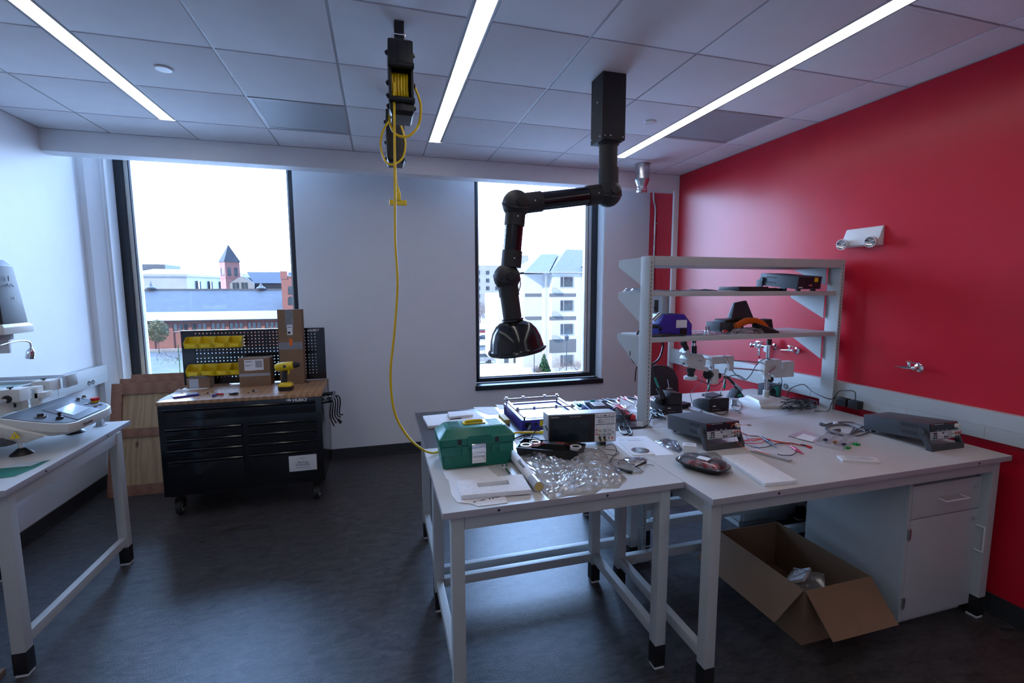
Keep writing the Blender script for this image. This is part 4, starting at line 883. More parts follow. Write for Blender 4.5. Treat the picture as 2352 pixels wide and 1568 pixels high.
# third supply on the shelf, rear panel to the front
t = thing('power_supply', 'dark grey bench power supply on the middle shelf showing its rear panel with yellow sticker', 'power supply', (2.735, 2.545, 1.742)); w, h, d = .205, .088, .33
Mt = TR(0, 0, .012) @ Matrix.Rotation(.10, 4, 'X')
def O(mb, name, m, par=None, **k):
    mb.v = [tuple(Mt @ Vector(v)) for v in mb.v]; return mb.obj(name, M[m], par or t, **k)
O(MB().box(0, w, 0, d, 0, h), 'case', 'gun', bevel=.0015); O(MB().box(.008, w-.01, -.0015, -.0002, .006, h-.008), 'rear_panel', 'screen')
s = MB()
for k in range(8): s.box(.014, .058, -.0022, -.0015, .022+k*.0065, .025+k*.0065)
O(s, 'fan_grille', 'ink'); O(MB().box(.14, .17, -.0025, -.0015, .050, .078), 'warning_sticker', 'yellow'); O(MB().box(.095, .12, -.008, -.0015, .022, .032), 'serial_port', 'alu'); O(MB().box(.012, .045, -.0022, -.0015, .008, .016), 'barcode_label', 'paper')
for x in (.02, .15): MB().box(x, x+.025, .01, .03, 0, .013).obj('rubber_foot', M['black'], t)
s = MB()
for zz in (.022, .058):
    for k in range(10): s.box(-.0006, 0, .18+k*.009, .184+k*.009, zz, zz+.012)
O(s, 'vent_slots', 'ink')
MB().cyl((-.002, .30, .085), (-.014, .30, .085), .018, n=20).cyl((w+.002, .30, .085), (w+.014, .30, .085), .018, n=20).box(-.013, -.003, .29, .345, 0, .085).box(w+.003, w+.013, .29, .345, 0, .085).box(-.003, w+.003, .325, .345, 0, .02).obj('tilt_handle', M['gun'], t, bevel=.002)

# food container
t = thing('food_container', 'black oval food container with a clear domed lid and white label', 'food container', (1.463, 1.826, TZ), -1.06)
def ov(a, b, z, n=28, e=.62): return [(a*abs(math.cos(u))**e*(1 if math.cos(u) >= 0 else -1), b*abs(math.sin(u))**e*(1 if math.sin(u) >= 0 else -1), z) for u in [2*PI*k/n for k in range(n)]]
MB().loft([ov(.085, .05, 0), ov(.09, .055, .002), ov(.112, .070, .026), ov(.122, .078, .028), ov(.122, .078, .031), ov(.108, .066, .031), ov(.085, .05, .006)]).obj('tray', M['black'], t)
MB().loft([ov(.120, .076, .0318), ov(.110, .068, .034), ov(.104, .063, .046), ov(.085, .047, .054), ov(.001, .001, .056)], caps=False).obj('lid', M['clear'], t)
MB().box(-.02, .035, -.03, .012, .0565, .0569).obj('label', M['paper'], t)
c = MB(); rnd = random.Random(2)
for k in range(26): c.sphere((rnd.uniform(-.06, .07), rnd.uniform(-.03, .03), .017+rnd.uniform(0, .012)), rnd.uniform(.007, .012), 8)
o = c.obj('salad', M['redp'], t); o['kind'] = 'stuff'
# white small box
t = thing('small_box', 'small white carton standing behind the food container', 'carton', (1.545, 2.035, TZ), .0)
o = MB().box(-.032, .032, -.028, .028, 0, .045).obj('carton', M['white'], t, bevel=.0008); o.rotation_euler = (0, 0, -.6); a = text('lettering', 'CO485', .013, M['ink'], o, (0, .0, .0453), (0, 0, 0), align='CENTER', ext=.0002)
# antistatic bag, papers, disc
ol = pz(C2, [(690, 475), (790, 445), (900, 470), (960, 560), (930, 590), (860, 570), (760, 520)], TZ)
tag(crumple(ol, TZ, .022, 9).obj('antistatic_bag', M['esd'], smooth=0), 'dark bag with a black cable inside, left of the small white carton', 'bag')
sheet('paper_sheet', 'printed white leaflet right of the oscilloscope, under the disc sleeve', 'paper', [C2(280, 485), C2(330, 432), C2(600, 425), C2(880, 605), C2(470, 628)], TZ+.0003, M['paper'])
o = [x for x in bpy.data.objects if x.name.startswith('paper_sheet')][-1]
L = MB()
for k, (a0, a1, yy) in enumerate(((335, 540, 450), (340, 400, 465), (420, 590, 463), (430, 560, 470))):
    a = P(*C2(a0, yy), z=TZ+.0014); b = P(*C2(a1, yy), z=TZ+.0014); L.add([a, b, b+Vector((0, .004, 0)), a+Vector((0, .004, 0))], [(0, 1, 2, 3)])
q = L.obj('printing', M['gun'], o); q.location = -o.location
s = sheet('disc_sleeve', 'white paper sleeve with a silver disc, on the leaflet beside the oscilloscope', 'disc sleeve', [C2(345, 485), C2(550, 485), C2(692, 605), C2(475, 612)], TZ+.002, M['white'], .003)
c = P(*C2(548, 563), z=TZ+.005)-s.location; MB().ring(c+Vector((0, 0, .0002)), c+Vector((0, 0, .0012)), .047, .010, 36).obj('disc', M['chrome'], s)
ol = pz(C2, [(380, 640), (560, 625), (620, 655), (590, 680), (430, 690)], TZ); tag(crumple(ol, TZ, .012, 12).obj('antistatic_bag', M['esd'], smooth=0), 'small shiny antistatic bag in front of the disc sleeve', 'bag')
ol = pz(C2, [(255, 640), (400, 650), (590, 765), (560, 790), (330, 790), (270, 720)], TZ); tag(crumple(ol, TZ, .008, 14).obj('plastic_bag', M['clear'], smooth=0), 'small flat clear plastic bag under the probe lead', 'plastic bag')
ol = pz(C2, [(1120, 590), (1260, 580), (1300, 600), (1430, 745), (1450, 795), (1385, 790), (1250, 660)], TZ); tag(crumple(ol, TZ, .006, 15).obj('plastic_bag', M['clear'], smooth=0), 'flat clear plastic bag tucked under the food container', 'plastic bag')
# probe lead
t = thing('scope_probe', 'black oscilloscope probe and thin lead beside the clear bag', 'probe', (0, 0, 0))
MB().tube(pz(C2, [(180, 545), (250, 505, .93), (300, 520, .925), (320, 580), (270, 640), (260, 690), (330, 735), (400, 760)]), .0018, 6).tube(pz(C2, [(200, 550), (290, 560), (340, 580), (300, 610), (230, 600)]), .0016, 6).tube(pz(C2, [(345, 700), (340, 670, .915), (400, 655), (440, 690), (500, 700)]), .0016, 6).obj('lead', M['bw'], t)
a, b, c = pz(C2, [(340, 735), (430, 770), (470, 778)]); MB().cyl(a, b, .004, .008, 10).cyl(b, c, .009, .009, 12).obj('probe_plug', M['black'], t)
a, b = pz(C2, [(500, 720), (600, 675)]); MB().cyl(a, b, .003, .006, 10).obj('probe_body', M['black'], t)
t = thing('wire_clip', 'short black wire offcut near the front bench seam', 'wire', (0, 0, 0)); MB().tube(pz(C2, [(575, 735), (600, 705), (640, 700), (685, 710)]), .0015, 6).obj('wire', M['bw'], t)
# scope leads left side
cord('signal_lead', 'thin black lead looping left of the oscilloscope, above the tray', pz(C1, [(1210, 590, .95), (1260, 480, .99), (1330, 425, 1.02), (1370, 440, 1.02), (1400, 540, .95), (1425, 600, .91)]), .003, M['bw'])
cord('signal_lead', 'thin black lead lying behind the long black tray', pz(C1, [(1110, 585, .95), (1180, 540, .93), (1280, 550, .91), (1340, 585), (1375, 560)]), .003, M['bw'])
# power cord from scope to the shelf post
cord('mains_cable', 'thick black power cord looping right of the oscilloscope to the shelf post', pz(CN, [(1060, 790, .99), (1150, 745, 1.0), (1250, 830, .98), (1310, 960, .95), (1420, 1180, .915), (1480, 1300), (1440, 1360), (1340, 1250), (1310, 1100, .93), (1330, 1250), (1430, 1280), (1330, 1350), (1230, 1280), (1200, 1190), (1260, 1165), (1400, 1195), (1600, 1190), (1750, 1185), (1850, 1110, .91), (1900, 1000, .93), (1950, 900, .93)]), .0042, M['bw'])
t = thing('cord_coil', 'coiled black cord beside the red iron case', 'cord', (0, 0, 0)); cb = MB(); c = P(*CN(1240, 960), z=TZ+.006)
for k in range(5): cb.tube([c+Vector((math.cos(a)*(.050+.004*k), math.sin(a)*(.06+.004*k), .008*k)) for a in [2*PI*i/10 for i in range(10)]], .0035, 6, closed=True)
cb.obj('coil', M['bw'], t)
# red case
t = thing('iron_case', 'red soldering tool case lying beside the shelf post', 'tool case', (0, 0, 0))
a = P(*CN(1130, 760), z=TZ); b = P(*CN(1540, 1040), z=TZ); d = (b-a).normalized(); L_ = (b-a).length; ang = math.atan2(d.y, d.x)
t.location = a; t.rotation_euler = (0, 0, ang); MB().box(0, L_*.94, -.018, .018, 0, .030).obj('case', M['redp'], t, bevel=.005); MB().box(.12, .20, -.004, .004, .0302, .0306).obj('lettering_strip', M['silverink'], t)
o = MB().box(-.02, .02, -.0005, .0005, 0, .03).obj('white_tag', M['paper']); p = P(*CN(1660, 1160), z=TZ); place(o, p, -.4, (-.3, 0, -.5)); tag(o, 'white printed tag leaning at the foot of the shelf post', 'tag')

# heating plate
t = thing('heating_plate', 'blue infrared heating plate with metal mesh and clamp rails', 'heating plate', (.812, 2.655, TZ), -.02)
W_, D_, H_ = .41, .46, .062
MB().loft([[(0, 0, 0), (W_, 0, 0), (W_, D_, 0), (0, D_, 0)], [(.0, .0, H_), (W_, 0, H_), (W_, D_, H_), (0, D_, H_)], [(.03, .03, H_), (W_-.03, .03, H_), (W_-.03, D_-.03, H_), (.03, D_-.03, H_)], [(.035, .06, H_-.012), (W_-.035, .06, H_-.012), (W_-.035, D_-.035, H_-.012), (.035, D_-.035, H_-.012)]]).obj('case', M['blue'], t)
g = MB(); g.box(.036, W_-.036, .061, D_-.036, H_-.0115, H_-.010)
g.obj('heater_bed', M['gun'], t); g = MB()
for k in range(44): g.box(.04+k*.0077, .0424+k*.0077, .065, D_-.04, H_-.0095, H_-.0075)
for k in range(46): g.box(.04, W_-.04, .065+k*.0077, .0674+k*.0077, H_-.0075, H_-.0060)
g.obj('wire_mesh', M['alu'], t)
def rail(a, b): return MB().cyl(a, b, .005, n=10).obj('clamp_rail', M['chrome'], t)
zt = H_+.020
rail((.012, .0, zt), (.012, D_, zt)); rail((.024, .0, zt), (.024, D_, zt)); rail((W_-.012, 0, zt), (W_-.012, D_, zt)); rail((W_-.024, 0, zt), (W_-.024, D_, zt))
rail((-.0, D_-.005, zt+.008), (W_, D_-.005, zt+.008)); rail((0, .16, zt+.008), (W_, .16, zt+.008))
for x, y in ((.018, D_-.005), (.14, D_-.005), (.30, D_-.005), (W_-.018, D_-.005), (.018, .16), (.13, .16), (.28, .16), (W_-.018, .16)):
    MB().cyl((x, y, zt+.0), (x, y, zt+.018), .008, n=14).cyl((x, y, zt+.018), (x, y, zt+.024), .010, n=14).obj('clamp_knob', M['chrome'], t)
for x, y in ((.018, .004), (.018, D_-.01), (W_-.018, .004), (W_-.018, D_-.01)): MB().cyl((x, y, H_), (x, y, zt-.004), .005, n=8).obj('rail_post', M['black'], t)
MB().box(.02, .06, -.003, -.0002, .02, .048).cyl((.09, -.0002, .035), (.09, -.010, .035), .010).obj('power_inlet', M['black'], t); MB().box(.115, .165, -.0015, -.0002, .012, .055).obj('rating_label', M['yellow'], t)
s = MB()
for k in range(6): s.box(-.0006, 0, D_-.06+k*.006, D_-.057+k*.006, .02, .045)
s.obj('side_vent', M['ink'], t)
cord('mains_cable', 'black plug and cord in the front of the blue heating plate', [(.86, 2.648, TZ+.030), (.845, 2.60, TZ+.026), (.80, 2.55, TZ+.012), (.72, 2.50, TZ+.006), (.66, 2.47, TZ+.006)], (.012, .010, .006, .005, .005), M['bw'])
# blue solder tool with glass top
t = thing('solder_heater', 'small blue tool with a glass top and white square plate, behind the oscilloscope', 'solder heater', (1.375, 2.865, TZ), -.03)
MB().prism([(0, 0), (.17, 0), (.17, .045), (0, .03)], .0, .18, 'x').obj('case', M['blue'], t, bevel=.002)
MB().box(.012, .168, .012, .155, .0, .003, TR(0, 0, .034) @ Matrix.Rotation(.088, 4, 'X')).obj('glass_top', M['screen'], t); MB().box(.045, .13, .05, .13, .003, .011, TR(0, 0, .034) @ Matrix.Rotation(.088, 4, 'X')).obj('white_plate', M['white'], t, bevel=.004)
MB().box(.055, .12, .06, .12, .011, .0115, TR(0, 0, .034) @ Matrix.Rotation(.088, 4, 'X')).obj('heater_window', M['stoneshade'], t)
# screwdrivers with green ends
GR = 'green tipped screwdrivers behind the oscilloscope'
for i, (a, b) in enumerate(((( -80, 600), (40, 720)), ((30, 610), (170, 720)), ((170, 620), (300, 690)), ((200, 600), (350, 680)), ((60, 650), (120, 700)), ((230, 700), (340, 790)), ((400, 590), (640, 590)))):
    pa, pb = pz(CN, [a, b], TZ+.008); lab = ('frontmost pale screwdriver with a green cap, nearest the oscilloscope', 'second pale screwdriver from the left with a green cap', 'third pale screwdriver from the left with a green cap', 'fourth pale screwdriver from the left, leaning towards the blue tool', 'short pale screwdriver lying across the group', 'pale screwdriver touching the blue tool, beside the oscilloscope top', 'pale screwdriver with a fat green cap behind the blue tool')[i]
    t = thing('screwdriver', lab, 'screwdriver', (0, 0, 0), group=GR); MB().tube([pa, pb], .004, 8).obj('shaft', M['clear2'], t); MB().cyl(pb-(pb-pa).normalized()*.03, pb+(pb-pa).normalized()*.004, .0085, n=12).obj('cap', M['teal'], t)
t = thing('scissors', 'small pale scissors beside the green capped screwdrivers', 'scissors', (0, 0, 0)); c = P(*CN(180, 800), z=TZ+.004); MB().tube([c+Vector((.018*math.cos(a), .022*math.sin(a), 0)) for a in [k*PI/5 for k in range(10)]], .003, 6, closed=True).obj('handle', M['black'], t); MB().tube([c+Vector((.02, 0, 0)), c+Vector((.09, .01, 0))], .003, 6).obj('blade', M['alu'], t)
# pliers
GP = 'pliers laid out on the back bench'
def pliers(label, h1, h2, piv, tip, m1, m2):
    t = thing('pliers', label, 'pliers', (0, 0, 0), group=GP); a, b, p, q = pz(CN, [h1, h2, piv, tip], TZ+.007)
    s = Vector((.004, .006, 0))
    MB().tube([a, a.lerp(p, .5)+(a-b)*.12, p], (.006, .006, .005), 8).obj('handle', M[m1], t); MB().tube([b, b.lerp(p, .5)+(b-a)*.12, p], (.006, .006, .005), 8).obj('handle', M[m2], t)
    MB().tube([p, q], (.008, .003), 8, smooth=False).sphere(p, .010, 10).obj('jaws', M['alu'], t)
pliers('pliers with navy grips, leftmost of the row, behind the blue tool', (815, 550), (830, 590), (960, 610), (1070, 660), 'navy', 'navy')
pliers('pliers with one navy and one pink grip, second from the left', (920, 540), (1170, 530), (1140, 600), (1205, 650), 'navy', 'pink')
pliers('pliers with dark red grips and a broad silver head, left of the post', (1235, 500), (1330, 500), (1400, 580), (1530, 640), 'pink', 'pink')
pliers('pliers with a long black grip and a pink grip, touching the shelf post', (1370, 500), (1550, 480), (1620, 560), (1690, 590), 'navy', 'pink')
pliers('pliers with red grips just right of the shelf post', (1900, 500), (1960, 560), (1930, 560), (1985, 590), 'pink', 'redp')
pliers('pliers with purple-pink grips beside the yellow marker, right of the post', (1900, 590), (1910, 690), (2000, 660), (2080, 720), 'pink', 'pink')
GT = 'tweezers on the back bench'
for i, (a, b, l) in enumerate((((1240, 680), (1320, 750), 'silver tweezers left of the shelf post, frontmost pair'), ((1330, 680), (1350, 750), 'silver tweezers between two others, left of the post'), ((1470, 680), (1370, 750), 'tweezers with an orange end, left of the shelf post'), ((890, 625), (1100, 720), 'long silver ruler strip beside the blue tool'))):
    pa, pb = pz(CN, [a, b], TZ+.004); s = Vector((.004, .003, 0)); o = MB().tube([pa, pa.lerp(pb, .5)+s, pb], .002, 6).tube([pa, pa.lerp(pb, .5)-s, pb], .002, 6).obj('tweezers' if i < 3 else 'metal_strip', M['alu']); tag(o, l, 'tweezers' if i < 3 else 'metal strip', GT if i < 3 else None)
a, b = pz(CN, [(1960, 605), (2095, 635)], TZ+.012); tag(MB().tube([a, a.lerp(b, .3), b], (.002, .007, .008), 10, smooth=False).obj('marker', M['yellow']), 'yellow handled tool beside the left soldering station', 'hand tool')
cord('hex_key', 'bent silver hex key at the shelf post', pz(CN, [(1640, 770), (1570, 740), (1600, 650), (1640, 650)], TZ+.004), .003, M['alu'], 'hex key')
sheet('paper_sheet', 'white sheet under the red tool case', 'paper', [CN(1400, 795), CN(1650, 775), CN(1650, 840), CN(1540, 850)], TZ+.0005, M['paper'])
t = thing('cord_bundle', 'bundle of black and pale blue cords behind the shelf post', 'cord', (0, 0, 0)); rnd = random.Random(11); cb = MB()
for k in range(9):
    pts = []
    for j in range(6): p = P(*CN(rnd.uniform(1880, 2230), rnd.uniform(760, 1000)), z=TZ+rnd.uniform(.005, .03)); pts.append(p)
    pts.sort(key=lambda v: v.x); cb.tube(pts, .0035, 6)
cb.obj('cords', M['bw'], t)
cord('mains_cable', 'pale blue-grey cord running from the post behind the left power supply', pz(CN, [(1900, 740), (1980, 800), (2060, 880), (2200, 940), (2330, 960)], TZ+.02), .004, M['galv'])

# soldering stations
def station(label, x, y, kind):
    t = thing('soldering_station', label, 'soldering station', (x, y, TZ))
    w, d = .150, .17
    if kind == 'a':
        MB().prism([(0, 0), (w, 0), (w, d), (0, d)], 0, .058).obj('case', M['black'], t, bevel=.004)
        MB().prism([(.045, .05), (w, .05), (w, .13), (.06, .14)], 0, .10, 'y', TR(0, .01, .008)).obj('tower', M['black'], t, bevel=.006)
        MB().lathe([(.03, 0), (.032, .02), (.022, .04), (.0, .045)], TR(.022, .10, .058), 20).obj('sponge_pot', M['gun'], t)
        h = MB().cyl((.035, .06, .10), (.02, .10, .165), .017, .02, 14).box(.0, .05, .05, .12, .09, .105).obj('iron_holder', M['black'], t)
        MB().tube([(.022, .098, .165), (.012, .115, .20), (.006, .13, .235)], .0075, 10).obj('iron_grip', M['teal'], t); MB().tube([(.006, .13, .235), (-.002, .14, .30), (-.03, .16, .36), (-.07, .18, .37), (-.10, .2, .30), (-.11, .2, .2)], .004, 8).obj('iron_cord', M['bw'], t)
        MB().tube([(.105, .10, .155), (.095, .11, .22)], .003, 6).tube([(-.01, .15, .05), (-.04, .16, .13), (-.055, .17, .22)], .003, 6).obj('guide_wire', M['alu'], t)
        MB().cyl((.10, .1, .15), (.10, .1, .16), .012).cyl((.12, .1, .15), (.12, .1, .158), .01).obj('knob', M['chrome'], t)
    else:
        MB().prism([(0, 0), (d*1.05, 0), (d*1.05, .05), (d*.7, .075), (0, .095)], 0, w*1.1, 'x').obj('case', M['black'], t, bevel=.005)
        MB().prism([(.03, .10), (.13, .12), (.12, .125), (.03, .115)], .02, .12, 'y', TR(0, 0, -.01)).obj('top_tray', M['gun'], t)
        for x0, l_ in ((.015, 1), (.14, 1)): MB().tube([(x0, .06, .09), (x0, .06, .13), (x0+.025, .07, .16), (x0+.045, .08, .20), (x0+.075, .10, .27)], .0025, 8).obj('guide_arm', M['galv'], t); MB().cyl((x0, .06, .09), (x0, .06, .125), .006).obj('arm_collar', M['alu'], t)
        for x0 in (.058, .180): 
            k = 1
    s = MB().box(.02, w-.02, -.002, -.0002, .012, .05).obj('rear_plate', M['ink'], t)
    MB().box(.028, .052, -.003, -.002, .040, .047).obj('rating_label', M['paper'], s)
    g = MB()
    for k in range(5): g.cyl((.03+k*.014, -.002, .018), (.03+k*.014, -.004, .018), .003, n=8)
    g.obj('sockets', M['alu'], s); MB().box(.105, .125, -.004, -.002, .018, .03).obj('power_inlet', M['blackm'], s)
    return t
station('black soldering station with an upright iron holder, just right of the shelf post', 1.855, 2.73, 'a')
station('black soldering station with two bent guide arms, in the middle of the back bench', 2.19, 2.69, 'b')
def iron(label, top, bot, hang):
    t = thing('soldering_iron', label, 'soldering iron', (0, 0, 0)); a = P(*C4(*top), y=2.78); b = P(*C4(*bot), y=2.78)
    MB().cyl(a, a.lerp(b, .55), .006, .009, 12).obj('grip_top', M['black'], t); MB().cyl(a.lerp(b, .55), a.lerp(b, .85), .0095, .008, 12).obj('grip', M['teal'], t); MB().cyl(a.lerp(b, .85), b, .004, .001, 8).obj('tip', M['black'], t)
    MB().tube([a]+[P(*C4(*p[:2]), y=2.8) for p in hang], .003, 6).obj('lead', M['bw'], t)
    MB().ring(a-Vector((0, 0, .0)), a+Vector((0, 0, .006)), .012, .006, 14).obj('hanger_ring', M['white'], t)
iron('green banded soldering iron hanging under the microscope head', (850, 740), (848, 905), ((850, 680), (830, 655), (810, 665)))
iron('dark soldering tweezers hanging between the guide arms', (1015, 735), (1012, 885), ((1025, 670), (1060, 652), (1100, 690), (1150, 740), (1220, 780)))
o = MB().box(-.05, .05, -.04, .04, 0, .035).obj('sponge_box', M['black'], bevel=.008); p = P(1567, 935, z=TZ); place(o, p, .4); tag(o, 'low black pad between the two soldering stations', 'pad')
t = thing('solder_spool', 'small silver solder spool right of the middle soldering station', 'spool', (*P(1686, 930, z=TZ).xy, TZ)); MB().cyl((0, 0, .003), (0, 0, .045), .022, n=24).obj('solder', M['galv'], t); MB().cyl((0, 0, 0), (0, 0, .003), .03, n=24).cyl((0, 0, .045), (0, 0, .048), .03, n=24).obj('flange', M['clear2'], t)
sheet('plastic_case', 'flat clear case with a small dark red card in front of the middle soldering station', 'case', [C4(635, 1075), C4(680, 1070), C4(780, 1105), C4(750, 1125), C4(650, 1100)], TZ+.001, M['clear2'], .012)
for i, (x, y, w_) in enumerate(((1700, 948, 1),)): o = MB().cyl((0, 0, 0), (0, 0, .002), .012, n=20).obj('copper_disc', M['card']); place(o, P(x, y, z=TZ)); tag(o, 'small dark reddish disc on the bench right of the middle station', 'disc')
o = MB().cyl((0, 0, 0), (0, 0, .002), .014, n=20).obj('copper_disc', M['card']); place(o, P(1720.5, 976, z=TZ)); tag(o, 'small dark reddish disc right of the left power supply', 'disc')
t = thing('stand_lead', 'black lead loops in front of the middle soldering station', 'cord', (0, 0, 0))
MB().tube(pz(C4, [(900, 1115), (980, 1140), (1040, 1120), (1040, 1060, .93), (1000, 1030, .94)]), .0025, 6).tube(pz(C4, [(1075, 1080), (1150, 1100), (1195, 1060), (1170, 1005), (1110, 1000), (1090, 1060), (1180, 1120)]), .0025, 6).obj('lead', M['bw'], t)
cord('stand_lead', 'thin lead hanging from the microscope ring light to the left station', [P(*C4(*p), y=2.85) for p in ((780, 740), (775, 800), (700, 870), (662, 920), (670, 990), (690, 1040))], .0022, M['greyw'])

# stereo microscope on boom stand
my = 2.80
t = thing('microscope', 'pale grey stereo microscope on a long double-rod boom stand', 'microscope', (2.78, my, TZ)); ox = Vector((2.78, my, TZ))
def Q(a, b, y=my): return P(*C4(a, b), y=y)-ox
MB().loft([[(-.16, -.12, 0), (.13, -.20, 0), (.17, -.13, 0), (.13, .10, 0), (-.12, .14, 0)], [(-.16, -.12, .018), (.13, -.20, .018), (.17, -.13, .018), (.13, .10, .018), (-.12, .14, .018)], [(-.15, -.10, .026), (.06, -.13, .03), (.08, -.10, .03), (.08, .07, .03), (-.10, .11, .03)], [(-.14, -.08, .05), (.04, -.06, .05), (.06, -.05, .05), (.06, .05, .05), (-.09, .09, .05)]]).obj('base', M['cream'], t, bevel=.003)
MB().cyl((0, 0, .05), (0, 0, .10), .022, n=24).obj('column_collar', M['cream'], t); MB().cyl((0, 0, .05), (0, 0, Q(1460, 420).z), .015, n=24).obj('column', M['chrome'], t)
a, b = Q(1400, 570), Q(1560, 710); MB().box(a.x, b.x, -.035, .035, b.z, a.z).cyl((0, 0, b.z-.04), (0, 0, b.z), .028).obj('boom_block', M['cream'], t, bevel=.004)
a, b = Q(1590, 585), Q(1700, 740); c = Q(1510, 660); MB().box(a.x, b.x, -.03, .03, b.z, a.z).box(c.x, a.x+.01, -.03, .03, b.z, c.z).obj('counterweight', M['cream'], t, bevel=.008)
for z0, z1 in (((1595, 615), (1075, 575)), ((1510, 690), (1075, 655))): MB().cyl(Q(*z0), Q(*z1), .0065, n=14).obj('boom_rod', M['chrome'], t)
a, b = Q(855, 535), Q(1080, 600); c = Q(1035, 680); MB().box(a.x, b.x, -.03, .03, b.z, a.z).box(c.x, b.x, -.03, .03, c.z, b.z).obj('boom_end', M['cream'], t, bevel=.003)
MB().tube([Q(1010, 595)+Vector((0, -.04, 0)), Q(960, 520)+Vector((0, -.045, 0))], .006, 8).sphere(Q(1010, 595)+Vector((0, -.04, 0)), .009).obj('clamp_lever', M['chrome'], t); MB().tube([Q(1415, 700)+Vector((0, -.05, 0)), Q(1500, 640)+Vector((0, -.04, 0))], .006, 8).sphere(Q(1500, 640)+Vector((0, -.038, 0)), .009).obj('clamp_lever', M['chrome'], t)
MB().cyl(Q(885, 590), Q(885, 670), .016, n=18).cyl(Q(780, 560), Q(870, 565), .005, n=8).obj('drop_post', M['chrome'], t)
a, b = Q(860, 665), Q(920, 810); MB().box(a.x, b.x, -.03, .03, b.z, a.z).obj('focus_rack', M['cream'], t, bevel=.006)
MB().cyl(Q(815, 720)+Vector((-.0, -.02, 0)), Q(860, 720)+Vector((0, .0, 0)), .032, n=20).obj('focus_knob', M['black'], t); MB().cyl(Q(925, 735), Q(960, 735), .022, n=16).obj('focus_knob', M['black'], t); MB().cyl(Q(1480, 770)+Vector((0, -.02, 0)), Q(1480, 770)+Vector((0, .02, 0)), .022, n=8).obj('column_knob', M['black'], t)
MB().prism([(Q(605, 640).x, Q(605, 640).z), (Q(820, 690).x, Q(820, 690).z), (Q(830, 645).x, Q(830, 645).z), (Q(610, 620).x, Q(610, 620).z)], -.025, .025, 'y').obj('head_arm', M['cream'], t, bevel=.004)
hd = [(585, 560), (600, 525), (665, 500), (740, 505), (782, 560), (772, 625), (745, 635), (610, 630), (590, 610)]
MB().prism([(Q(*p).x, Q(*p).z) for p in hd], -.045, .045, 'y').obj('head', M['cream'], t, bevel=.008)
text('lettering', 'AmScope', .010, M['ink'], t, (Q(695, 570).x, -.0455, Q(695, 570).z))
for k in (-.026, .026):
    e = MB().cyl(Q(625, 520)+Vector((k*.3, k, 0)), Q(588, 470)+Vector((k*.3, k, 0)), .024, .024, 20).obj('eyepiece_tube', M['cream'], t)
    MB().cyl(Q(596, 470)+Vector((k*.9+.02 if k > 0 else 0, k, 0)), Q(568, 410)+Vector((k*.9+.02 if k > 0 else 0, k, 0)), .014, .016, 18).cyl(Q(568, 410)+Vector((k*.9+.02 if k > 0 else 0, k, 0)), Q(555, 383)+Vector((k*.9+.02 if k > 0 else 0, k, 0)), .019, .018, 18).obj('eyepiece', M['black'], e)
MB().cyl(Q(697, 510), Q(697, 425), .019, n=20).obj('camera_port', M['black'], t); MB().cyl(Q(697, 425), Q(697, 393), .013, n=20).obj('camera_adapter', M['chrome'], t); MB().cyl(Q(697, 393), Q(697, 375), .015, n=20).obj('port_cap', M['black'], t)
for p in ((608, 600), (790, 588)): MB().cyl(Q(*p)+Vector((-.015, 0, 0)), Q(*p)+Vector((.015, 0, 0)), .013, n=16).obj('zoom_knob', M['black'], t)
MB().lathe([(.032, Q(665, 660).z), (.028, Q(665, 690).z), (.024, Q(665, 700).z), (.024, Q(665, 740).z)], TR(Q(665, 660).x, 0, 0), 24).obj('objective', M['black'], t)
MB().cyl(Q(660, 740), Q(660, 772), .046, n=32).obj('ring_light', M['white'], t, bevel=.003)
cord('ring_light_lead', 'black lead drooping from the ring light to the tilted iron holder', [P(*C4(*p), y=2.8) for p in ((700, 768), (800, 800), (900, 845), (980, 800), (1060, 745), (1150, 730), (1240, 780))], .0028, M['bw'])
cord('stand_cable', 'black cable looping up over the microscope boom block', [P(*C4(*p), y=2.76) for p in ((1240, 775), (1290, 720), (1340, 630), (1400, 575), (1450, 560), (1500, 568))], .0028, M['bw'])
cord('stand_cable', 'black cable hanging from the counterweight towards the teal station', [P(*C4(*p), y=2.84) for p in ((1595, 740), (1610, 790), (1600, 830), (1575, 870), (1580, 930))], .0025, M['bw'])
# teal station + holder
t = thing('soldering_station', 'small teal-fronted soldering station behind the microscope column', 'soldering station', (2.945, 2.93, TZ), .1)
MB().box(0, .13, 0, .11, 0, .10).obj('case', M['gun'], t, bevel=.005); MB().box(-.0, .105, -.004, -.0002, .012, .088).obj('front_panel', M['teal'], t, bevel=.002)
s = MB()
for k in range(6): s.box(.02+k*.016, .028+k*.016, .02, .09, .1, .104)
s.obj('top_vents', M['black'], t)
t = thing('iron_stand', 'black and teal iron stand holding a grey iron, left of the microscope column', 'iron stand', (2.66, 2.99, TZ), .2)
MB().prism([(0, 0), (.13, 0), (.11, .02), (.06, .07), (.02, .03)], 0, .07, 'y').obj('stand', M['black'], t, bevel=.003); MB().box(.04, .09, -.002, 0, .012, .03).obj('sponge', M['teal'], t)
MB().cyl((.11, .03, .05), (.03, .03, .11), .020, .014, 14).obj('holder_cone', M['galv'], t); MB().tube([(.03, .03, .11), (-.02, .03, .15), (-.08, .03, .19), (-.14, .03, .21)], (.011, .010, .006, .003), 10).obj('iron', M['black'], t)
t = thing('headphones', 'round black coiled item beside the teal soldering station', 'cord', (2.90, 2.86, TZ)); cb = MB()
for k in range(5): cb.tube([(.03*math.cos(a)+.002*k, .012*k, .05+.045*math.sin(a)) for a in [2*PI*i/10 for i in range(10)]], .005, 6, closed=True)
cb.obj('coil', M['bw'], t); t.name = 'cord_coil'
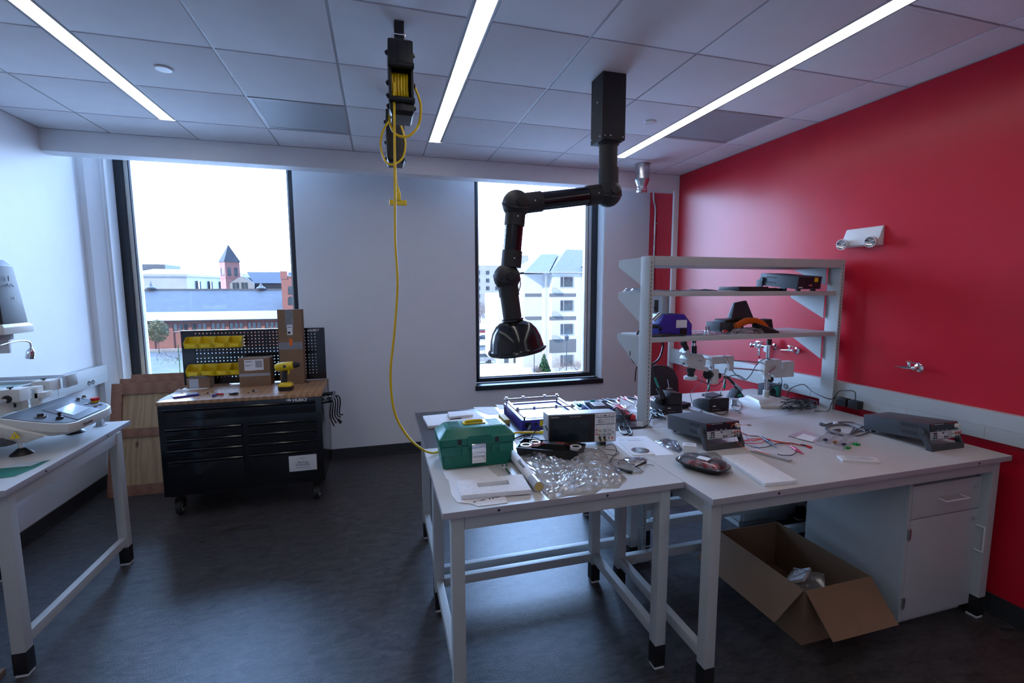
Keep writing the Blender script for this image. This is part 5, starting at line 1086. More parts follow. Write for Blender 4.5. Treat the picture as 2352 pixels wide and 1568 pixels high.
# cable pile
t = thing('cable_pile', 'tangled pile of thin black cables by the right shelf post', 'cables', (0, 0, 0)); rnd = random.Random(21); cb = MB()
for k in range(15):
    cx, cy = rnd.uniform(1650, 1900), rnd.uniform(985, 1075); pts = []
    for j in range(7):
        a = 2*PI*j/7+rnd.uniform(-.3, .3); r_ = rnd.uniform(.5, 1.1); X = cx+150*math.cos(a)*r_; Y_ = cy+42*math.sin(a)*r_
        pts.append(P(*C4(min(2050, max(1600, X)), min(1110, max(930, Y_))), z=TZ+rnd.uniform(.004, .05)))
    cb.tube(pts, .0028, 6, closed=True)
p = P(*C4(1700, 1035), z=TZ+.012); cb.sphere(p, .035, 12, (1.3, .8, .35)); cb.obj('cables', M['bw'], t)
cord('adapter_cord', 'thin black cord running from the cable pile up to the wall plugs', [P(*C4(1660, 960), y=2.8), P(*C4(1700, 870), y=2.8), P(*C4(1830, 825), y=2.75), P(*C4(1900, 880), y=2.7), P(*C4(2000, 940), y=2.55), P(*C4(2130, 978), y=2.46), P(*C4(2200, 900), x=3.08), P(*C4(2290, 890), x=3.08), (3.085, 2.36, 1.06), (3.085, 2.35, .998)], .0028, M['bw'])
cord('adapter_cord', 'thin black cord lying on the bench from the right shelf post to the plugs', [P(*C4(1950, 1100), z=TZ+.004), P(*C4(2090, 1100), z=TZ+.004), P(*C4(2120, 1030), y=2.42), P(*C4(2150, 975), x=3.06), P(*C4(2180, 960), x=3.08)], .0028, M['bw'])
GA = 'black plug adapters on the red wall trunking'
for y0, l in ((2.435, 'black plug adapter on the wall trunking, nearer the shelf post'), (2.35, 'black plug adapter on the wall trunking, the one with the cord on top')):
    o = MB().box(-.05, 0, -.036, .036, -.028, .028).obj('plug_adapter', M['black'], bevel=.006); place(o, (3.1115, y0, .975)); tag(o, l, 'plug adapter', GA)

# things right of the left power supply
t = thing('test_leads', 'tangled red and black test leads with probes beside the left power supply', 'test leads', (0, 0, 0))
MB().tube(pz(C2, [(1520, 405, .93), (1600, 420), (1700, 430), (1740, 480), (1640, 495), (1545, 485), (1600, 455), (1750, 455), (1900, 480), (2080, 510), (2190, 530)]), .0022, 6).tube(pz(C2, [(1520, 465, .92), (1620, 470), (1760, 450), (1860, 480), (1960, 500), (2040, 545)]), .0022, 6).obj('red_lead', M['redw'], t)
MB().tube(pz(C2, [(1520, 390, .93), (1600, 420), (1700, 430), (1780, 480), (1850, 520)]), .0022, 6).tube(pz(C2, [(1550, 480), (1640, 530), (1760, 530), (1860, 500), (1980, 490), (2100, 510)]), .0022, 6).tube(pz(C2, [(1880, 495), (1980, 500), (2050, 560), (2020, 605), (1930, 610), (1870, 600)]), .0022, 6).obj('black_lead', M['bw'], t)
MB().tube(pz(C2, [(1560, 410, .92), (1620, 480), (1700, 545)]), .0018, 6).obj('blue_lead', M['bluew'], t)
a, b, c = pz(C2, [(2010, 525), (2060, 560), (2130, 600)], TZ+.008); MB().cyl(a, b, .007, .009, 12).cyl(b, c, .009, .001, 12).obj('red_probe', M['pink'], t)
a, b, c = pz(C2, [(1720, 435), (1790, 480), (1870, 540)], TZ+.008); MB().cyl(a, b, .006, .008, 12).cyl(b, c, .007, .001, 12).obj('black_probe', M['navy'], t)
a, b, c = pz(C2, [(2100, 505), (2155, 520), (2200, 535)], TZ+.008); MB().cyl(a, b, .004, .005, 10).obj('black_clip', M['black'], t); MB().cyl(b, c, .006, n=10).obj('red_clip', M['redp'], t)
cord('jumper_wire', 'thin orange jumper wire hanging from the left power supply onto the bench', [P(*C2(1450, 450), y=2.03), P(*C2(1480, 480), y=2.02), P(*C2(1530, 520), z=.91), P(*C2(1570, 550), z=.905), P(*C2(1598, 585), z=.904)], .0012, M['orange'], 'wire')
cord('jumper_wire', 'thin orange jumper wire curling over the dial of the left power supply', [P(*C2(1425, 345), y=2.02), P(*C2(1440, 315), y=2.0), P(*C2(1500, 312), y=1.99), P(*C2(1550, 318), y=2.0), P(*C2(1565, 308), y=2.0)], .0012, M['orange'], 'wire')
t = thing('plastic_case', 'slim clear plastic case with an orange strip, behind the foam slab', 'case', (1.912, 1.872, TZ), -1.18)
MB().box(-.095, .095, -.022, .022, 0, .011).obj('case', M['clear2'], t, bevel=.002); MB().box(-.08, .0, -.012, -.002, .011, .0116).obj('strip', M['orange'], t)
# parts organiser
q = [P(*C5(*p), z=TZ) for p in ((378, 830), (640, 885), (790, 790), (520, 715))]; c = sum(q, Vector())/4
t = thing('parts_box', 'open clear parts organiser with green clips and a lid lying behind', 'parts box', (c.x, c.y, TZ)); q = [v-c for v in q]
cc = [(v.x, v.y) for v in q]; hgt = .022; b = MB(); b.add([(*v, .001) for v in cc], [(0, 1, 2, 3)])
def wall2(a, d): b.add([(*a, 0), (*d, 0), (*d, hgt), (*a, hgt)], [(0, 1, 2, 3)])
for i in range(4): wall2(cc[i], cc[(i+1) % 4])
lp = lambda a, d, s: (a[0]+(d[0]-a[0])*s, a[1]+(d[1]-a[1])*s)
for s_ in (.33, .66): wall2(lp(cc[0], cc[1], s_), lp(cc[3], cc[2], s_))
b.obj('tray', M['clear2'], t); 
for s_ in (.15, .5, .82): p = lp(lp(cc[0], cc[1], s_), lp(cc[3], cc[2], s_), .4); MB().sphere((*p, .008), .011, 10, (1.4, 1, .6)).obj('component', M['navy'] if s_ != .5 else M['brass'], t)
q2 = [P(*C5(*p), z=TZ)-c for p in ((125, 750), (370, 815), (440, 745), (275, 695))]; MB().prism([(v.x, v.y) for v in q2], 0, .006).obj('lid', M['clear2'], t); q3 = [P(*C5(*p), z=TZ+.0065)-c for p in ((190, 760), (350, 798), (395, 757), (270, 722))]; MB().prism([(v.x, v.y) for v in q3], .0062, .0066).obj('pink_card', M['paper'], t)
for p in ((685, 862), (775, 830)): v = P(*C5(*p), z=TZ)-c; MB().box(v.x-.016, v.x+.012, v.y-.010, v.y-.005, 0, .010).box(v.x-.016, v.x+.012, v.y+.005, v.y+.010, 0, .010).box(v.x-.018, v.x-.012, v.y-.010, v.y+.010, 0, .012).obj('green_clip', mat('green_clip', (.0, .35, .06), .4) if 'green_clip' not in bpy.data.materials else bpy.data.materials['green_clip'], t)
# sign block
q = [P(*C5(*p), z=TZ+.010) for p in ((585, 925), (640, 968), (1000, 988), (945, 945))]; c = sum(q, Vector())/4
t = thing('printed_block', 'thin white block with black printed text, near the front edge of the right bench', 'printed block', (c.x, c.y, TZ)); MB().prism([(v.x-c.x, v.y-c.y) for v in q], 0, .010).obj('block', M['white'], t, bevel=.001)
a = q[0].lerp(q[3], .5); ang = math.atan2(q[3].y-q[0].y, q[3].x-q[0].x)
for k, s_ in enumerate(('SCREW TO TERMINAL', 'SCREWDRIVER MAGNETIZER', 'TOOLS STATION NO. 4')):
    v = q[0].lerp(q[1], .22+.26*k).lerp(q[3].lerp(q[2], .22+.26*k), .5)-c; text('printed_text', s_, .0105, M['ink'], t, (v.x, v.y, .0104), (0, 0, ang), ext=.0001, align='CENTER')
# grey power cord coil
t = thing('mains_cable', 'coiled grey power cord with its plug, left of the right power supply', 'power cord', (0, 0, 0))
MB().tube(pz(C5, [(850, 650, .92), (800, 640), (720, 615), (600, 615), (510, 640), (480, 680), (540, 715), (680, 730), (790, 700), (880, 690), (860, 720), (740, 745), (600, 730), (500, 690), (520, 650), (620, 640), (740, 660), (700, 740), (760, 690), (850, 650)], TZ+.006), .0042, 8).tube(pz(C5, [(470, 640), (560, 620), (700, 640), (860, 700)], TZ+.010), .0042, 8).obj('cord', M['greyw'], t)
a, b = pz(C5, [(430, 628), (480, 642)], TZ+.010); MB().cyl(a, b, .011, .007, 10).obj('plug', M['greyw'], t); a, b = pz(C5, [(550, 690), (612, 690)], TZ+.010); MB().cyl(a, b, .008, .012, 8).obj('connector', M['greyw'], t); p = P(*C5(570, 628), z=TZ+.015); MB().box(p.x-.012, p.x+.012, p.y-.008, p.y+.008, TZ+.015, TZ+.026).obj('paper_tag', M['paper'], t)

# ---------------------------------------------------------------- on the shelves
ZS = 1.459
t = thing('hot_air_station', 'bright blue hot air rework station on the lowest shelf by the left post', 'rework station', (1.700, 2.585, ZS+.001))
pr = [(0, 0), (.245, 0), (.245, .07), (.185, .137), (.04, .137), (.0, .075)]
MB().prism(pr, 0, .17, 'y').obj('case', M['blue'], t, bevel=.006); MB().box(.06, .17, .04, .13, .137, .139).obj('top_recess', M['ink'], t)
MB().box(.125, .205, -.0015, -.0002, .05, .10).obj('rating_label', M['paper'], t); MB().box(.155, .205, -.004, -.0002, .004, .045).obj('power_inlet', M['black'], t)
MB().box(.11, .18, -.001, -.0002, .09, .093).obj('label_lines', M['ink'], t)
MB().cyl((-.03, .02, .10), (.01, .0, .145), .014, n=16).obj('nozzle_tube', M['chrome'], t); MB().cyl((-.035, .03, .06), (.02, .01, .06), .012, n=12).cyl((.0, .0, .05), (.015, -.01, .05), .012).obj('handle_bracket', M['black'], t)
t = thing('mains_cable_bundle', 'black power cord bundle in front of the blue rework station on the lowest shelf', 'power cord', (0, 0, 0)); cb = MB()
for k in range(6): cb.tube([(1.63, 2.545+.006*k, ZS+.005), (1.70, 2.538+.006*k, ZS+.008+.003*(k % 3)), (1.80, 2.545+.004*k, ZS+.010), (1.86, 2.54+.006*k, ZS+.006)], .0042, 6)
cb.obj('cords', M['bw'], t)
cord('hose', 'thick black hose hanging in a loop under the left shelf brackets', [(1.64, 2.70, ZS+.02)]+[P(*C3(*p), y=2.72) for p in ((445, 840), (450, 920), (420, 990), (360, 1035), (300, 1050), (240, 1040), (195, 990), (180, 930), (210, 850), (240, 770), (265, 735))], .0065, M['bw'], 'hose')
for i, a in enumerate((835, 870)):
    p = P(*C4(a, 318), z=ZS); t = thing('binding_post', ('left' if i == 0 else 'right')+' one of two silver threaded posts standing at the lowest shelf edge', 'metal post', (p.x, 2.555, ZS)); MB().cyl((0, 0, 0), (0, 0, .024), .009, n=14).cyl((0, 0, .024), (0, 0, .034), .006, n=10).obj('base', M['chrome'], t); MB().box(-.004, .004, -.001, .001, .034, .058).obj('blade', M['alu'], t)
def shelfbag(label, c, pts, z, h, m, seed, cat='plastic bag', name='plastic_bag'):
    ol = [P(*c(*p[:2]), y=p[2]) for p in pts]; ol = [Vector((v.x, v.y, 0)) for v in ol]; tag(crumple(ol, z, h, seed).obj(name, M[m], smooth=0), label, cat)
shelfbag('flat clear bags with small parts in the middle of the lowest shelf', C4, [(650, 300, 2.56), (780, 300, 2.53), (980, 300, 2.53), (1150, 300, 2.54), (1120, 260, 2.75), (900, 260, 2.78), (660, 262, 2.75)], ZS, .018, 'clear', 31)
shelfbag('puffed clear plastic bag at the foot of the orange hose on the lowest shelf', C4, [(1050, 290, 2.54), (1250, 295, 2.525), (1440, 295, 2.53), (1400, 250, 2.66), (1270, 240, 2.7), (1100, 250, 2.68)], ZS, .075, 'bag', 33)
p = P(*C4(1020, 275), y=2.6); tag(MB().sphere((p.x, 2.6, ZS+.018), .014, 12, (1.3, 1, .7)).obj('red_cap', M['redp']), 'small red cap among clear bags on the lowest shelf', 'cap')
o = MB().box(0, .20, 0, .14, 0, .068).obj('dark_box', M['gun'], bevel=.003); place(o, (2.255, 2.70, ZS+.0005)); tag(o, 'dark grey box under the pouch in the middle of the lowest shelf', 'box')
o = MB().loft([[(0, 0, 0), (.22, .0, 0), (.22, .12, 0), (0, .12, 0)], [(.02, .0, .018), (.20, 0, .022), (.2, .12, .022), (.02, .12, .018)]]).obj('black_pouch', M['black'], bevel=.006); place(o, (2.30, 2.71, ZS+.069)); tag(o, 'flat black zipped pouch on top of the dark grey box', 'pouch')
t = thing('antistatic_pouch', 'tall dark shiny pouch behind the orange hose', 'pouch', (2.415, 2.74, ZS+.092)); MB().loft([[(-.03, 0, 0), (.16, 0, 0), (.16, .05, 0), (-.03, .05, 0)], [(-.01, .0, .11), (.09, 0, .125), (.09, .02, .125), (-.01, .02, .11)]]).obj('pouch', M['gun'], t, bevel=.006)
t = thing('orange_hose', 'ribbed orange flexible hose on the lowest shelf', 'hose', (0, 0, 0)); hp = [P(*C4(*p), y=2.63) for p in ((1135, 225), (1190, 190), (1250, 165), (1330, 165), (1400, 195), (1440, 240))]
m = MB(); m.tube(hp, .018, 12); 
def along(pts, s): 
    k = s*(len(pts)-1); i = min(int(k), len(pts)-2); return pts[i].lerp(pts[i+1], k-i), (pts[i+1]-pts[i]).normalized()
for k in range(34):
    c_, d_ = along(hp, k/33); m.ring(c_-d_*.0018, c_+d_*.0018, .0225, .017, 14)
m.obj('ribbed_tube', M['orange'], t)
o = MB().loft([[(0, 0, 0), (.13, -.02, 0), (.15, .06, 0), (.0, .08, 0)], [(.0, .0, .055), (.12, -.02, .012), (.14, .06, .03), (-.02, .08, .075)]]).obj('black_case', M['black'], bevel=.008); place(o, (2.475, 2.555, ZS+.0005)); tag(o, 'black tool case at the right end of the orange hose', 'case')
o = MB().loft([[(0, 0, 0), (.12, 0, 0), (.13, .08, 0), (.0, .08, 0)], [(.0, .0, .07), (.10, .0, .085), (.11, .08, .085), (0, .08, .08)]]).obj('black_pouch', M['blackm'], bevel=.012); place(o, (2.60, 2.70, ZS+.0005)); tag(o, 'bulky black fabric pouch behind the black tool case', 'pouch')
ZM = 1.742
t = thing('black_folder', 'flat black zipped folder on the middle shelf, left of the power supply', 'folder', (2.285, 2.57, ZM+.0005)); MB().box(0, .24, 0, .20, 0, .030).obj('folder', M['black'], t, bevel=.008); MB().box(-.001, .241, -.001, .0, .013, .016).obj('zip', M['gun'], t)
o = MB().box(0, .09, 0, .16, 0, .022).obj('black_box', M['blackm'], bevel=.002); place(o, (2.535, 2.60, ZM+.0005)); tag(o, 'low black ribbed case between folder and power supply on the middle shelf', 'case')
GB = 'flat bags lying on the middle shelf'
for i, (x0, x1, h, m, l) in enumerate(((1.56, 1.66, .035, 'clear', 'clear crumpled bag on the middle shelf behind the left post'), (1.66, 1.78, .018, 'clear', 'clear bag on the middle shelf just right of the left post'), (1.80, 1.96, .014, 'esd', 'dark flat bag on the middle shelf, third from the post'), (1.94, 2.12, .024, 'esd', 'dark shiny crumpled bag in the middle of the middle shelf'), (2.14, 2.27, .008, 'clear2', 'flat pale bag on the middle shelf touching the black folder'))):
    y0 = 2.66 if i == 0 else 2.57; tag(crumple([(x0, y0), (x1, y0-.01), (x1+.02, y0+.12), (x0-.01, y0+.13)], ZM, h, 50+i).obj('flat_bag', M[m], smooth=0), l, 'bag', GB)

# ---------------------------------------------------------------- on the tool chest
ZH = .926
GBN = ('upper', 'lower')
for r_, z in enumerate((1.262, 1.02)):
    for k in range(4):
        w_ = .106; x = -1.612+k*.110; t = thing('storage_bin', '%s yellow storage bin in the %s row on the pegboard' % (('leftmost', 'second', 'third', 'rightmost')[k], GBN[r_]), 'storage bin', (x, 4.664, z), group='yellow storage bins')
        b = MB(); s = .004; d = .11
        b.loft([[(.008, -d+.01, 0), (w_-.008, -d+.01, 0), (w_-.008, 0, 0), (.008, 0, 0)], [(0, -d-.012, .045), (w_, -d-.012, .045), (w_, -d-.012+.001, .045), (0, -d-.011, .045)]][:0] or [[(.008, -d+.01, 0), (w_-.008, -d+.01, 0), (w_-.008, -.001, 0), (.008, -.001, 0)], [(.008, -d+.01, s), (w_-.008, -d+.01, s), (w_-.008, -.001, s), (.008, -.001, s)]])
        b.prism([(-.001, 0), (-.001, .095), (-.055, .095), (-d-.012, .048), (-d+.01, 0)], 0, s, 'x').prism([(-.001, 0), (-.001, .095), (-.055, .095), (-d-.012, .048), (-d+.01, 0)], w_-s, w_, 'x')
        b.box(s, w_-s, -s, -.001, 0, .095); b.prism([(-d+.01, 0), (-d-.012, .048), (-d-.008, .048), (-d+.014, 0)], s, w_-s, 'x')
        b.obj('bin', M['yellow'], t, bevel=.0012); MB().box(.02, w_-.02, -d-.009, -d-.005, .012, .036, TR(0, 0, 0) @ TR(0, 0, 0)).obj('label_rib', M['yellow'], t)
# tall box
t = thing('tall_box', 'tall narrow cardboard box standing at the pegboard behind the cordless drill', 'box', (-.865, 4.485, ZH), rot=(-.02, 0, 0))
MB().box(0, .195, 0, .13, 0, .665).obj('carton', M['card'], t, bevel=.002)
MB().box(.062, .128, -.0012, -.0003, .50, .66).obj('packing_tape', M['clear'], t); MB().box(.0, .195, -.0012, -.0003, .31, .375).obj('packing_tape', M['clear'], t)
MB().box(.074, .118, -.002, -.0013, .44, .53).obj('shipping_label', M['paper'], t); MB().box(.080, .112, -.0024, -.002, .505, .51).box(.080, .100, -.0024, -.002, .45, .47).obj('printing', M['ink'], t)
MB().box(.088, .112, -.0022, -.0013, .345, .405).obj('orange_sticker', M['orange'], t)
# medium box
t = thing('shipping_box', 'medium cardboard box with white shipping labels on the tool chest', 'box', (-1.185, 4.47, ZH), .0)
MB().box(0, .245, 0, .16, 0, .245).obj('carton', M['card'], t, bevel=.003); MB().add([(0, .002, .2455), (.245, .002, .2455), (.25, .07, .252), (-.012, .07, .250)], [(0, 1, 2, 3)]).add([(.235, .16, .2455), (.005, .16, .2455), (.0, .09, .258), (.24, .09, .254)], [(0, 1, 2, 3)]).obj('top_flap', M['card'], t)
MB().box(.045, .125, -.001, -.0002, .14, .235).box(.125, .195, -.001, -.0002, .142, .236).obj('shipping_label', M['paper'], t)
s = MB()
for k in range(12): s.box(.132+k*.0045, .134+k*.0045, -.0016, -.001, .165, .225)
s.box(.052, .105, -.0016, -.001, .215, .220).box(.052, .09, -.0016, -.001, .18, .184).box(.052, .11, -.0016, -.001, .19, .192); s.obj('printing', M['ink'], t)
MB().box(0, .245, -.0008, -.0002, .09, .115).obj('packing_tape', M['clear2'], t)
# small box with bubble wrap
t = thing('small_carton', 'small open cardboard box with bubble wrap, left on the tool chest', 'box', (-1.60, 4.52, ZH), -.05)
MB().box(0, .175, 0, .10, 0, .085).obj('carton', M['card'], t, bevel=.002); MB().box(.02, .09, -.001, 0, .005, .08).obj('grey_label', M['stoneshade'], t)
o = crumple([(.01, .01), (.165, .0), (.17, .11), (.0, .12)], .087, .04, 77).obj('bubble_wrap', M['bag'], t, smooth=0)
# white curved flap / paper and card at left end
t = thing('card_sheets', 'curled card and white paper sheets at the left rear of the tool chest top', 'card', (-1.60, 4.33, ZH)); MB().add([(0, .1, .0), (.16, .14, .0), (.17, .2, .0), (-.03, .2, .0), (.0, .1, .001), (.16, .14, .001), (.17, .2, .001), (-.03, .2, .001)], [(0, 1, 2, 3), (4, 5, 6, 7)]).obj('paper', M['paper'], t)
MB().prism([(-.02, 0), (.0, .05), (.04, .075), (.12, .075), (.15, .05), (.16, 0)], .25, .253, 'y').obj('card_tab', M['card'], t); MB().prism([(-.05, .0), (-.01, .03), (.07, .0)], .05, .052, 'y').obj('white_flap', M['paper'], t)
sheet('paper_sheet', 'white sheet at the left front corner of the tool chest top', 'paper', [CH(70, 722), CH(130, 690), CH(210, 655), CH(250, 655), CH(190, 705)], ZH+.0002, M['paper'])
# blue organiser
t = thing('phone', 'flat dark blue device with a shiny screen at the left front of the tool chest', 'phone', (-1.50, 4.20, ZH), .45); MB().box(-.085, .085, -.042, .042, 0, .014).obj('body', M['blue'], t, bevel=.004); MB().box(-.075, .075, -.034, .034, .0142, .0148).obj('screen', M['lcd'], t)
# small tools
def stool(name, label, pts, r, m, cat): cord(name, label, [P(*CH(*p), z=ZH+.008) for p in pts], r, M[m], cat)
t = thing('screwdriver', 'small screwdriver with a red and blue handle on the tool chest top', 'screwdriver', (0, 0, 0)); a, b, c = [P(*CH(*p), z=ZH+.009) for p in ((450, 690), (475, 678), (522, 678))]; MB().cyl(a, b, .009, .008, 10).obj('blue_end', M['blue'], t); MB().cyl(b, c, .008, .007, 10).obj('handle', M['redp'], t); MB().tube([a, P(*CH(420, 668), z=ZH+.004)], .002, 6).obj('blade', M['alu'], t)
t = thing('drill_chuck', 'small black tool lying in the middle of the tool chest top', 'hand tool', (0, 0, 0)); a, b, c = [P(*CH(*p), z=ZH+.010) for p in ((562, 677), (600, 676), (624, 672))]; MB().cyl(a, b, .007, .011, 10).cyl(b, c, .011, .008, 10).obj('body', M['black'], t)
t = thing('small_clamp', 'tiny black and silver clamp on the tool chest top', 'hand tool', (0, 0, 0)); a, b, c = [P(*CH(*p), z=ZH+.005) for p in ((698, 664), (730, 655), (765, 658))]; MB().tube([a, b, c], .003, 6).obj('wire', M['alu'], t); MB().sphere(b, .010, 10, (1.4, 1, .7)).obj('knob', M['black'], t)
t = thing('black_key', 'small flat black part at the right rear of the tool chest top', 'hand tool', (*P(*CH(1089, 597), z=ZH).xy, ZH)); MB().cyl((-.01, 0, 0), (-.01, 0, .008), .015, n=14).box(.0, .03, -.006, .006, 0, .007).obj('part', M['black'], t)
for i, p in enumerate(((340, 688), (412, 671), (697, 672), (735, 620))):
    o = MB().cyl((0, 0, 0), (0, 0, .006), .006, n=10).obj('screw_bit', M['black']); place(o, P(*CH(*p), z=ZH)); tag(o, ('tiny black bit right of the blue device', 'tiny black bit left of the red and blue screwdriver', 'tiny black bit beside the small clamp', 'tiny black bit in front of the medium box')[i], 'bit', 'tiny black bits on the chest')
# cordless drill
t = thing('cordless_drill', 'yellow and black cordless drill standing on its battery', 'drill', (-.775, 4.215, ZH), -.12)
MB().loft([rc(-.052, .052, -.040, .040, 0, .018), rc(-.055, .055, -.042, .042, .006, .018), rc(-.055, .055, -.042, .042, .036, .018)]).obj('battery', M['black'], t)
MB().loft([rc(-.056, .056, -.043, .043, .0362, .018), rc(-.056, .056, -.043, .043, .050, .018), rc(-.04, .045, -.034, .034, .064, .014), rc(-.03, .01, -.022, .022, .070, .008)]).obj('battery_mount', M['yellow'], t, bevel=.002)
MB().loft([[( -.010+.024*math.cos(a), .019*math.sin(a), .068) for a in [2*PI*k/16 for k in range(16)]], [(-.006+.021*math.cos(a), .018*math.sin(a), .12) for a in [2*PI*k/16 for k in range(16)]], [(.0+.024*math.cos(a), .019*math.sin(a), .172) for a in [2*PI*k/16 for k in range(16)]]]).obj('grip', M['blackm'], t)
MB().lathe([(.006, -.078), (.024, -.074), (.034, -.055), (.037, -.02), (.036, .03), (.033, .062), (.026, .07), (.02, .072)], TR(.0, 0, .202) @ Matrix.Rotation(PI/2-.12, 4, 'Y'), 24).obj('motor_housing', M['yellow'], t)
MB().lathe([(.026, .0725), (.027, .09), (.022, .105), (.016, .118), (.008, .120)], TR(0, 0, .202) @ Matrix.Rotation(PI/2-.12, 4, 'Y'), 20).obj('chuck', M['blackm'], t)
MB().box(-.002, .020, -.0375, -.0345, .195, .218).obj('badge', M['gun'], t); MB().prism([(.024, .172), (.040, .176), (.034, .150), (.026, .132), (.020, .140)], -.009, .009, 'y').obj('trigger', M['yellow'], t, bevel=.002)
t = thing('chain', 'short black ball chain hanging at the right rear corner of the tool chest', 'chain', (0, 0, 0)); m = MB(); a = P(*CH(1237, 570), x=-.472); 
for k in range(14): m.sphere((a.x+.006, a.y, a.z-.006-k*.012), .005, 8)
m.obj('beads', M['black'], t)

# ---------------------------------------------------------------- machine on the left bench
t = thing('placement_machine', 'grey circuit board machine with a touch screen console and red stop button', 'machine', (0, 0, 0))
X0, X1, Y0, Y1 = -2.34, -1.62, 2.95, 3.46
base = MB().loft([[(-2.30, Y0+.03, .965), (-1.80, Y0+.02, .965), (-1.76, Y1-.05, .965), (-2.30, Y1-.05, .965)], [(-2.32, Y0+.01, 1.0), (-1.70, Y0, 1.0), (-1.66, Y1-.04, 1.0), (-2.32, Y1, 1.0)], [(-2.32, Y0+.01, 1.06), (-1.92, Y0-.0, 1.075), (-1.92, Y1, 1.075), (-2.32, Y1, 1.06)]]).obj('base', M['cream'], t, bevel=.004)
def cons(x, y): return 1.088-(x+1.86)*.16
cp = [(-1.93, 3.0), (-1.80, 2.975), (-1.68, 2.965), (-1.62, 2.985), (-1.60, 3.03), (-1.60, 3.33), (-1.615, 3.39), (-1.66, 3.44), (-1.75, 3.50), (-1.93, 3.56)]
cc_ = (-1.76, 3.25)
MB().loft([[(cc_[0]+(x-cc_[0])*.80, cc_[1]+(y-cc_[1])*.86, .985) for x, y in cp], [(x, y, cons(x, y)-.045) for x, y in cp], [(x, y, cons(x, y)) for x, y in cp]]).obj('console', M['cream'], t, bevel=.003)
ci = [(cc_[0]+(x-cc_[0])*.93, cc_[1]+(y-cc_[1])*.96) for x, y in cp]
MB().loft([[(x, y, cons(x, y)+.0002) for x, y in ci], [(x, y, cons(x, y)+.003) for x, y in ci]]).obj('console_panel', M['gun'], t)
def onc(a, b, dz=.003): # pixel in machine crop onto the console plane
    p = P(*CM(a, b), z=1.05)
    for _ in range(6): p = P(*CM(a, b), z=cons(p.x, p.y)+dz)
    return p
q = [onc(*p, .006) for p in ((540, 680), (1000, 800), (1290, 670), (885, 558))]; n_ = Vector((0, 0, .008)); MB().loft([[v-n_ for v in q], q]).obj('display_frame', M['gun'], t, bevel=.001)
q = [onc(*p, .0075) for p in ((710, 680), (950, 745), (1160, 650), (925, 592))]; MB().loft([[v-Vector((0, 0, .001)) for v in q], q]).obj('touch_screen', M['lcd'], t)
c = onc(1225, 575); MB().cyl(c-Vector((0, 0, .001)), c+Vector((0, 0, .010)), .019, n=22).obj('stop_collar', M['yellow'], t); MB().lathe([(.021, .010), (.023, .02), (.021, .027), (.001, .028)], TR(*c), 24).obj('stop_button', M['redp'], t)
for p in ((1005, 555), (1080, 520)): c = onc(*p); MB().cyl(c, c+Vector((0, 0, .006)), .013, n=18).obj('push_button_ring', M['chrome'], t); MB().cyl(c+Vector((0, 0, .006)), c+Vector((0, 0, .014)), .009, n=14).obj('push_button', M['black'], t)
for p in ((1110, 605), (1230, 635), (1290, 615)): c = onc(*p); MB().cyl(c, c+Vector((0, 0, .005)), .010, n=16).obj('metal_button', M['chrome'], t)
c = onc(525, 770); MB().cyl(c, c+Vector((0, 0, .006)), .026, n=24).obj('dial_plate', M['chrome'], t); MB().cyl(c+Vector((0, 0, .006)), c+Vector((0, 0, .020)), .016, .013, 18).obj('dial', M['black'], t)
c = onc(770, 790); MB().lathe([(.016, 0), (.015, .010), (.007, .014), (.006, .024), (.009, .028), (.009, .036), (.002, .037)], TR(*c), 18).obj('joystick', M['black'], t)
MB().prism([(-1.845, 1.00), (-1.80, 1.00), (-1.822, 1.038)], Y0-.012, Y0-.0105, 'y').obj('warning_triangle', M['yellow'], t)
bz = MB().prism([(-1.823, 1.006), (-1.826, 1.017), (-1.820, 1.017), (-1.826, 1.029), (-1.818, 1.020), (-1.824, 1.020)], Y0-.013, Y0-.0121, 'y'); bz.obj('flash_symbol', M['paper'], t)
s = MB().box(-1.935, -1.885, Y0-.035, Y0+.01, 1.005, 1.045).obj('breaker', M['white'], t, bevel=.002); MB().box(-1.932, -1.912, Y0-.045, Y0-.035, 1.0, 1.018).box(-1.908, -1.888, Y0-.045, Y0-.035, 1.0, 1.018).obj('breaker_switch', M['blue'], s)
text('lettering', 'ON', .012, M['ink'], t, (-1.925, Y0-.002, 1.058)); text('lettering', 'OFF', .012, M['ink'], t, (-1.91, Y0-.002, .99))
a = text('lettering', 'Neoden', .028, M['ink'], t, (-1.5985, 3.07, 1.020), (PI/2, 0, PI/2)); 
MB().loft([[(-2.05, Y0-.02, .955), (-1.86, Y0-.02, .965), (-1.86, Y0+.012, .965), (-2.05, Y0+.012, .955)], [(-2.10, Y0-.02, 1.0), (-1.83, Y0-.02, .972), (-1.83, Y0+.012, .972), (-2.10, Y0+.012, 1.0)], [(-2.10, Y0-.02, 1.06), (-1.955, Y0-.02, 1.05), (-1.955, Y0+.012, 1.05), (-2.10, Y0+.012, 1.06)]]).obj('dark_side_cover', M['gun'], t, bevel=.003)
for x, y in ((-1.84, 3.0), (-1.80, 3.38), (-2.25, 3.0), (-2.25, 3.38)): f_ = MB().lathe([(.048, 0), (.045, .006), (.018, .030), (.012, .034)], TR(x, y, TZ), 24).obj('levelling_foot', M['black'], t); MB().cyl((x, y, TZ+.034), (x, y, TZ+.068), .010).obj('foot_bolt', M['chrome'], f_)
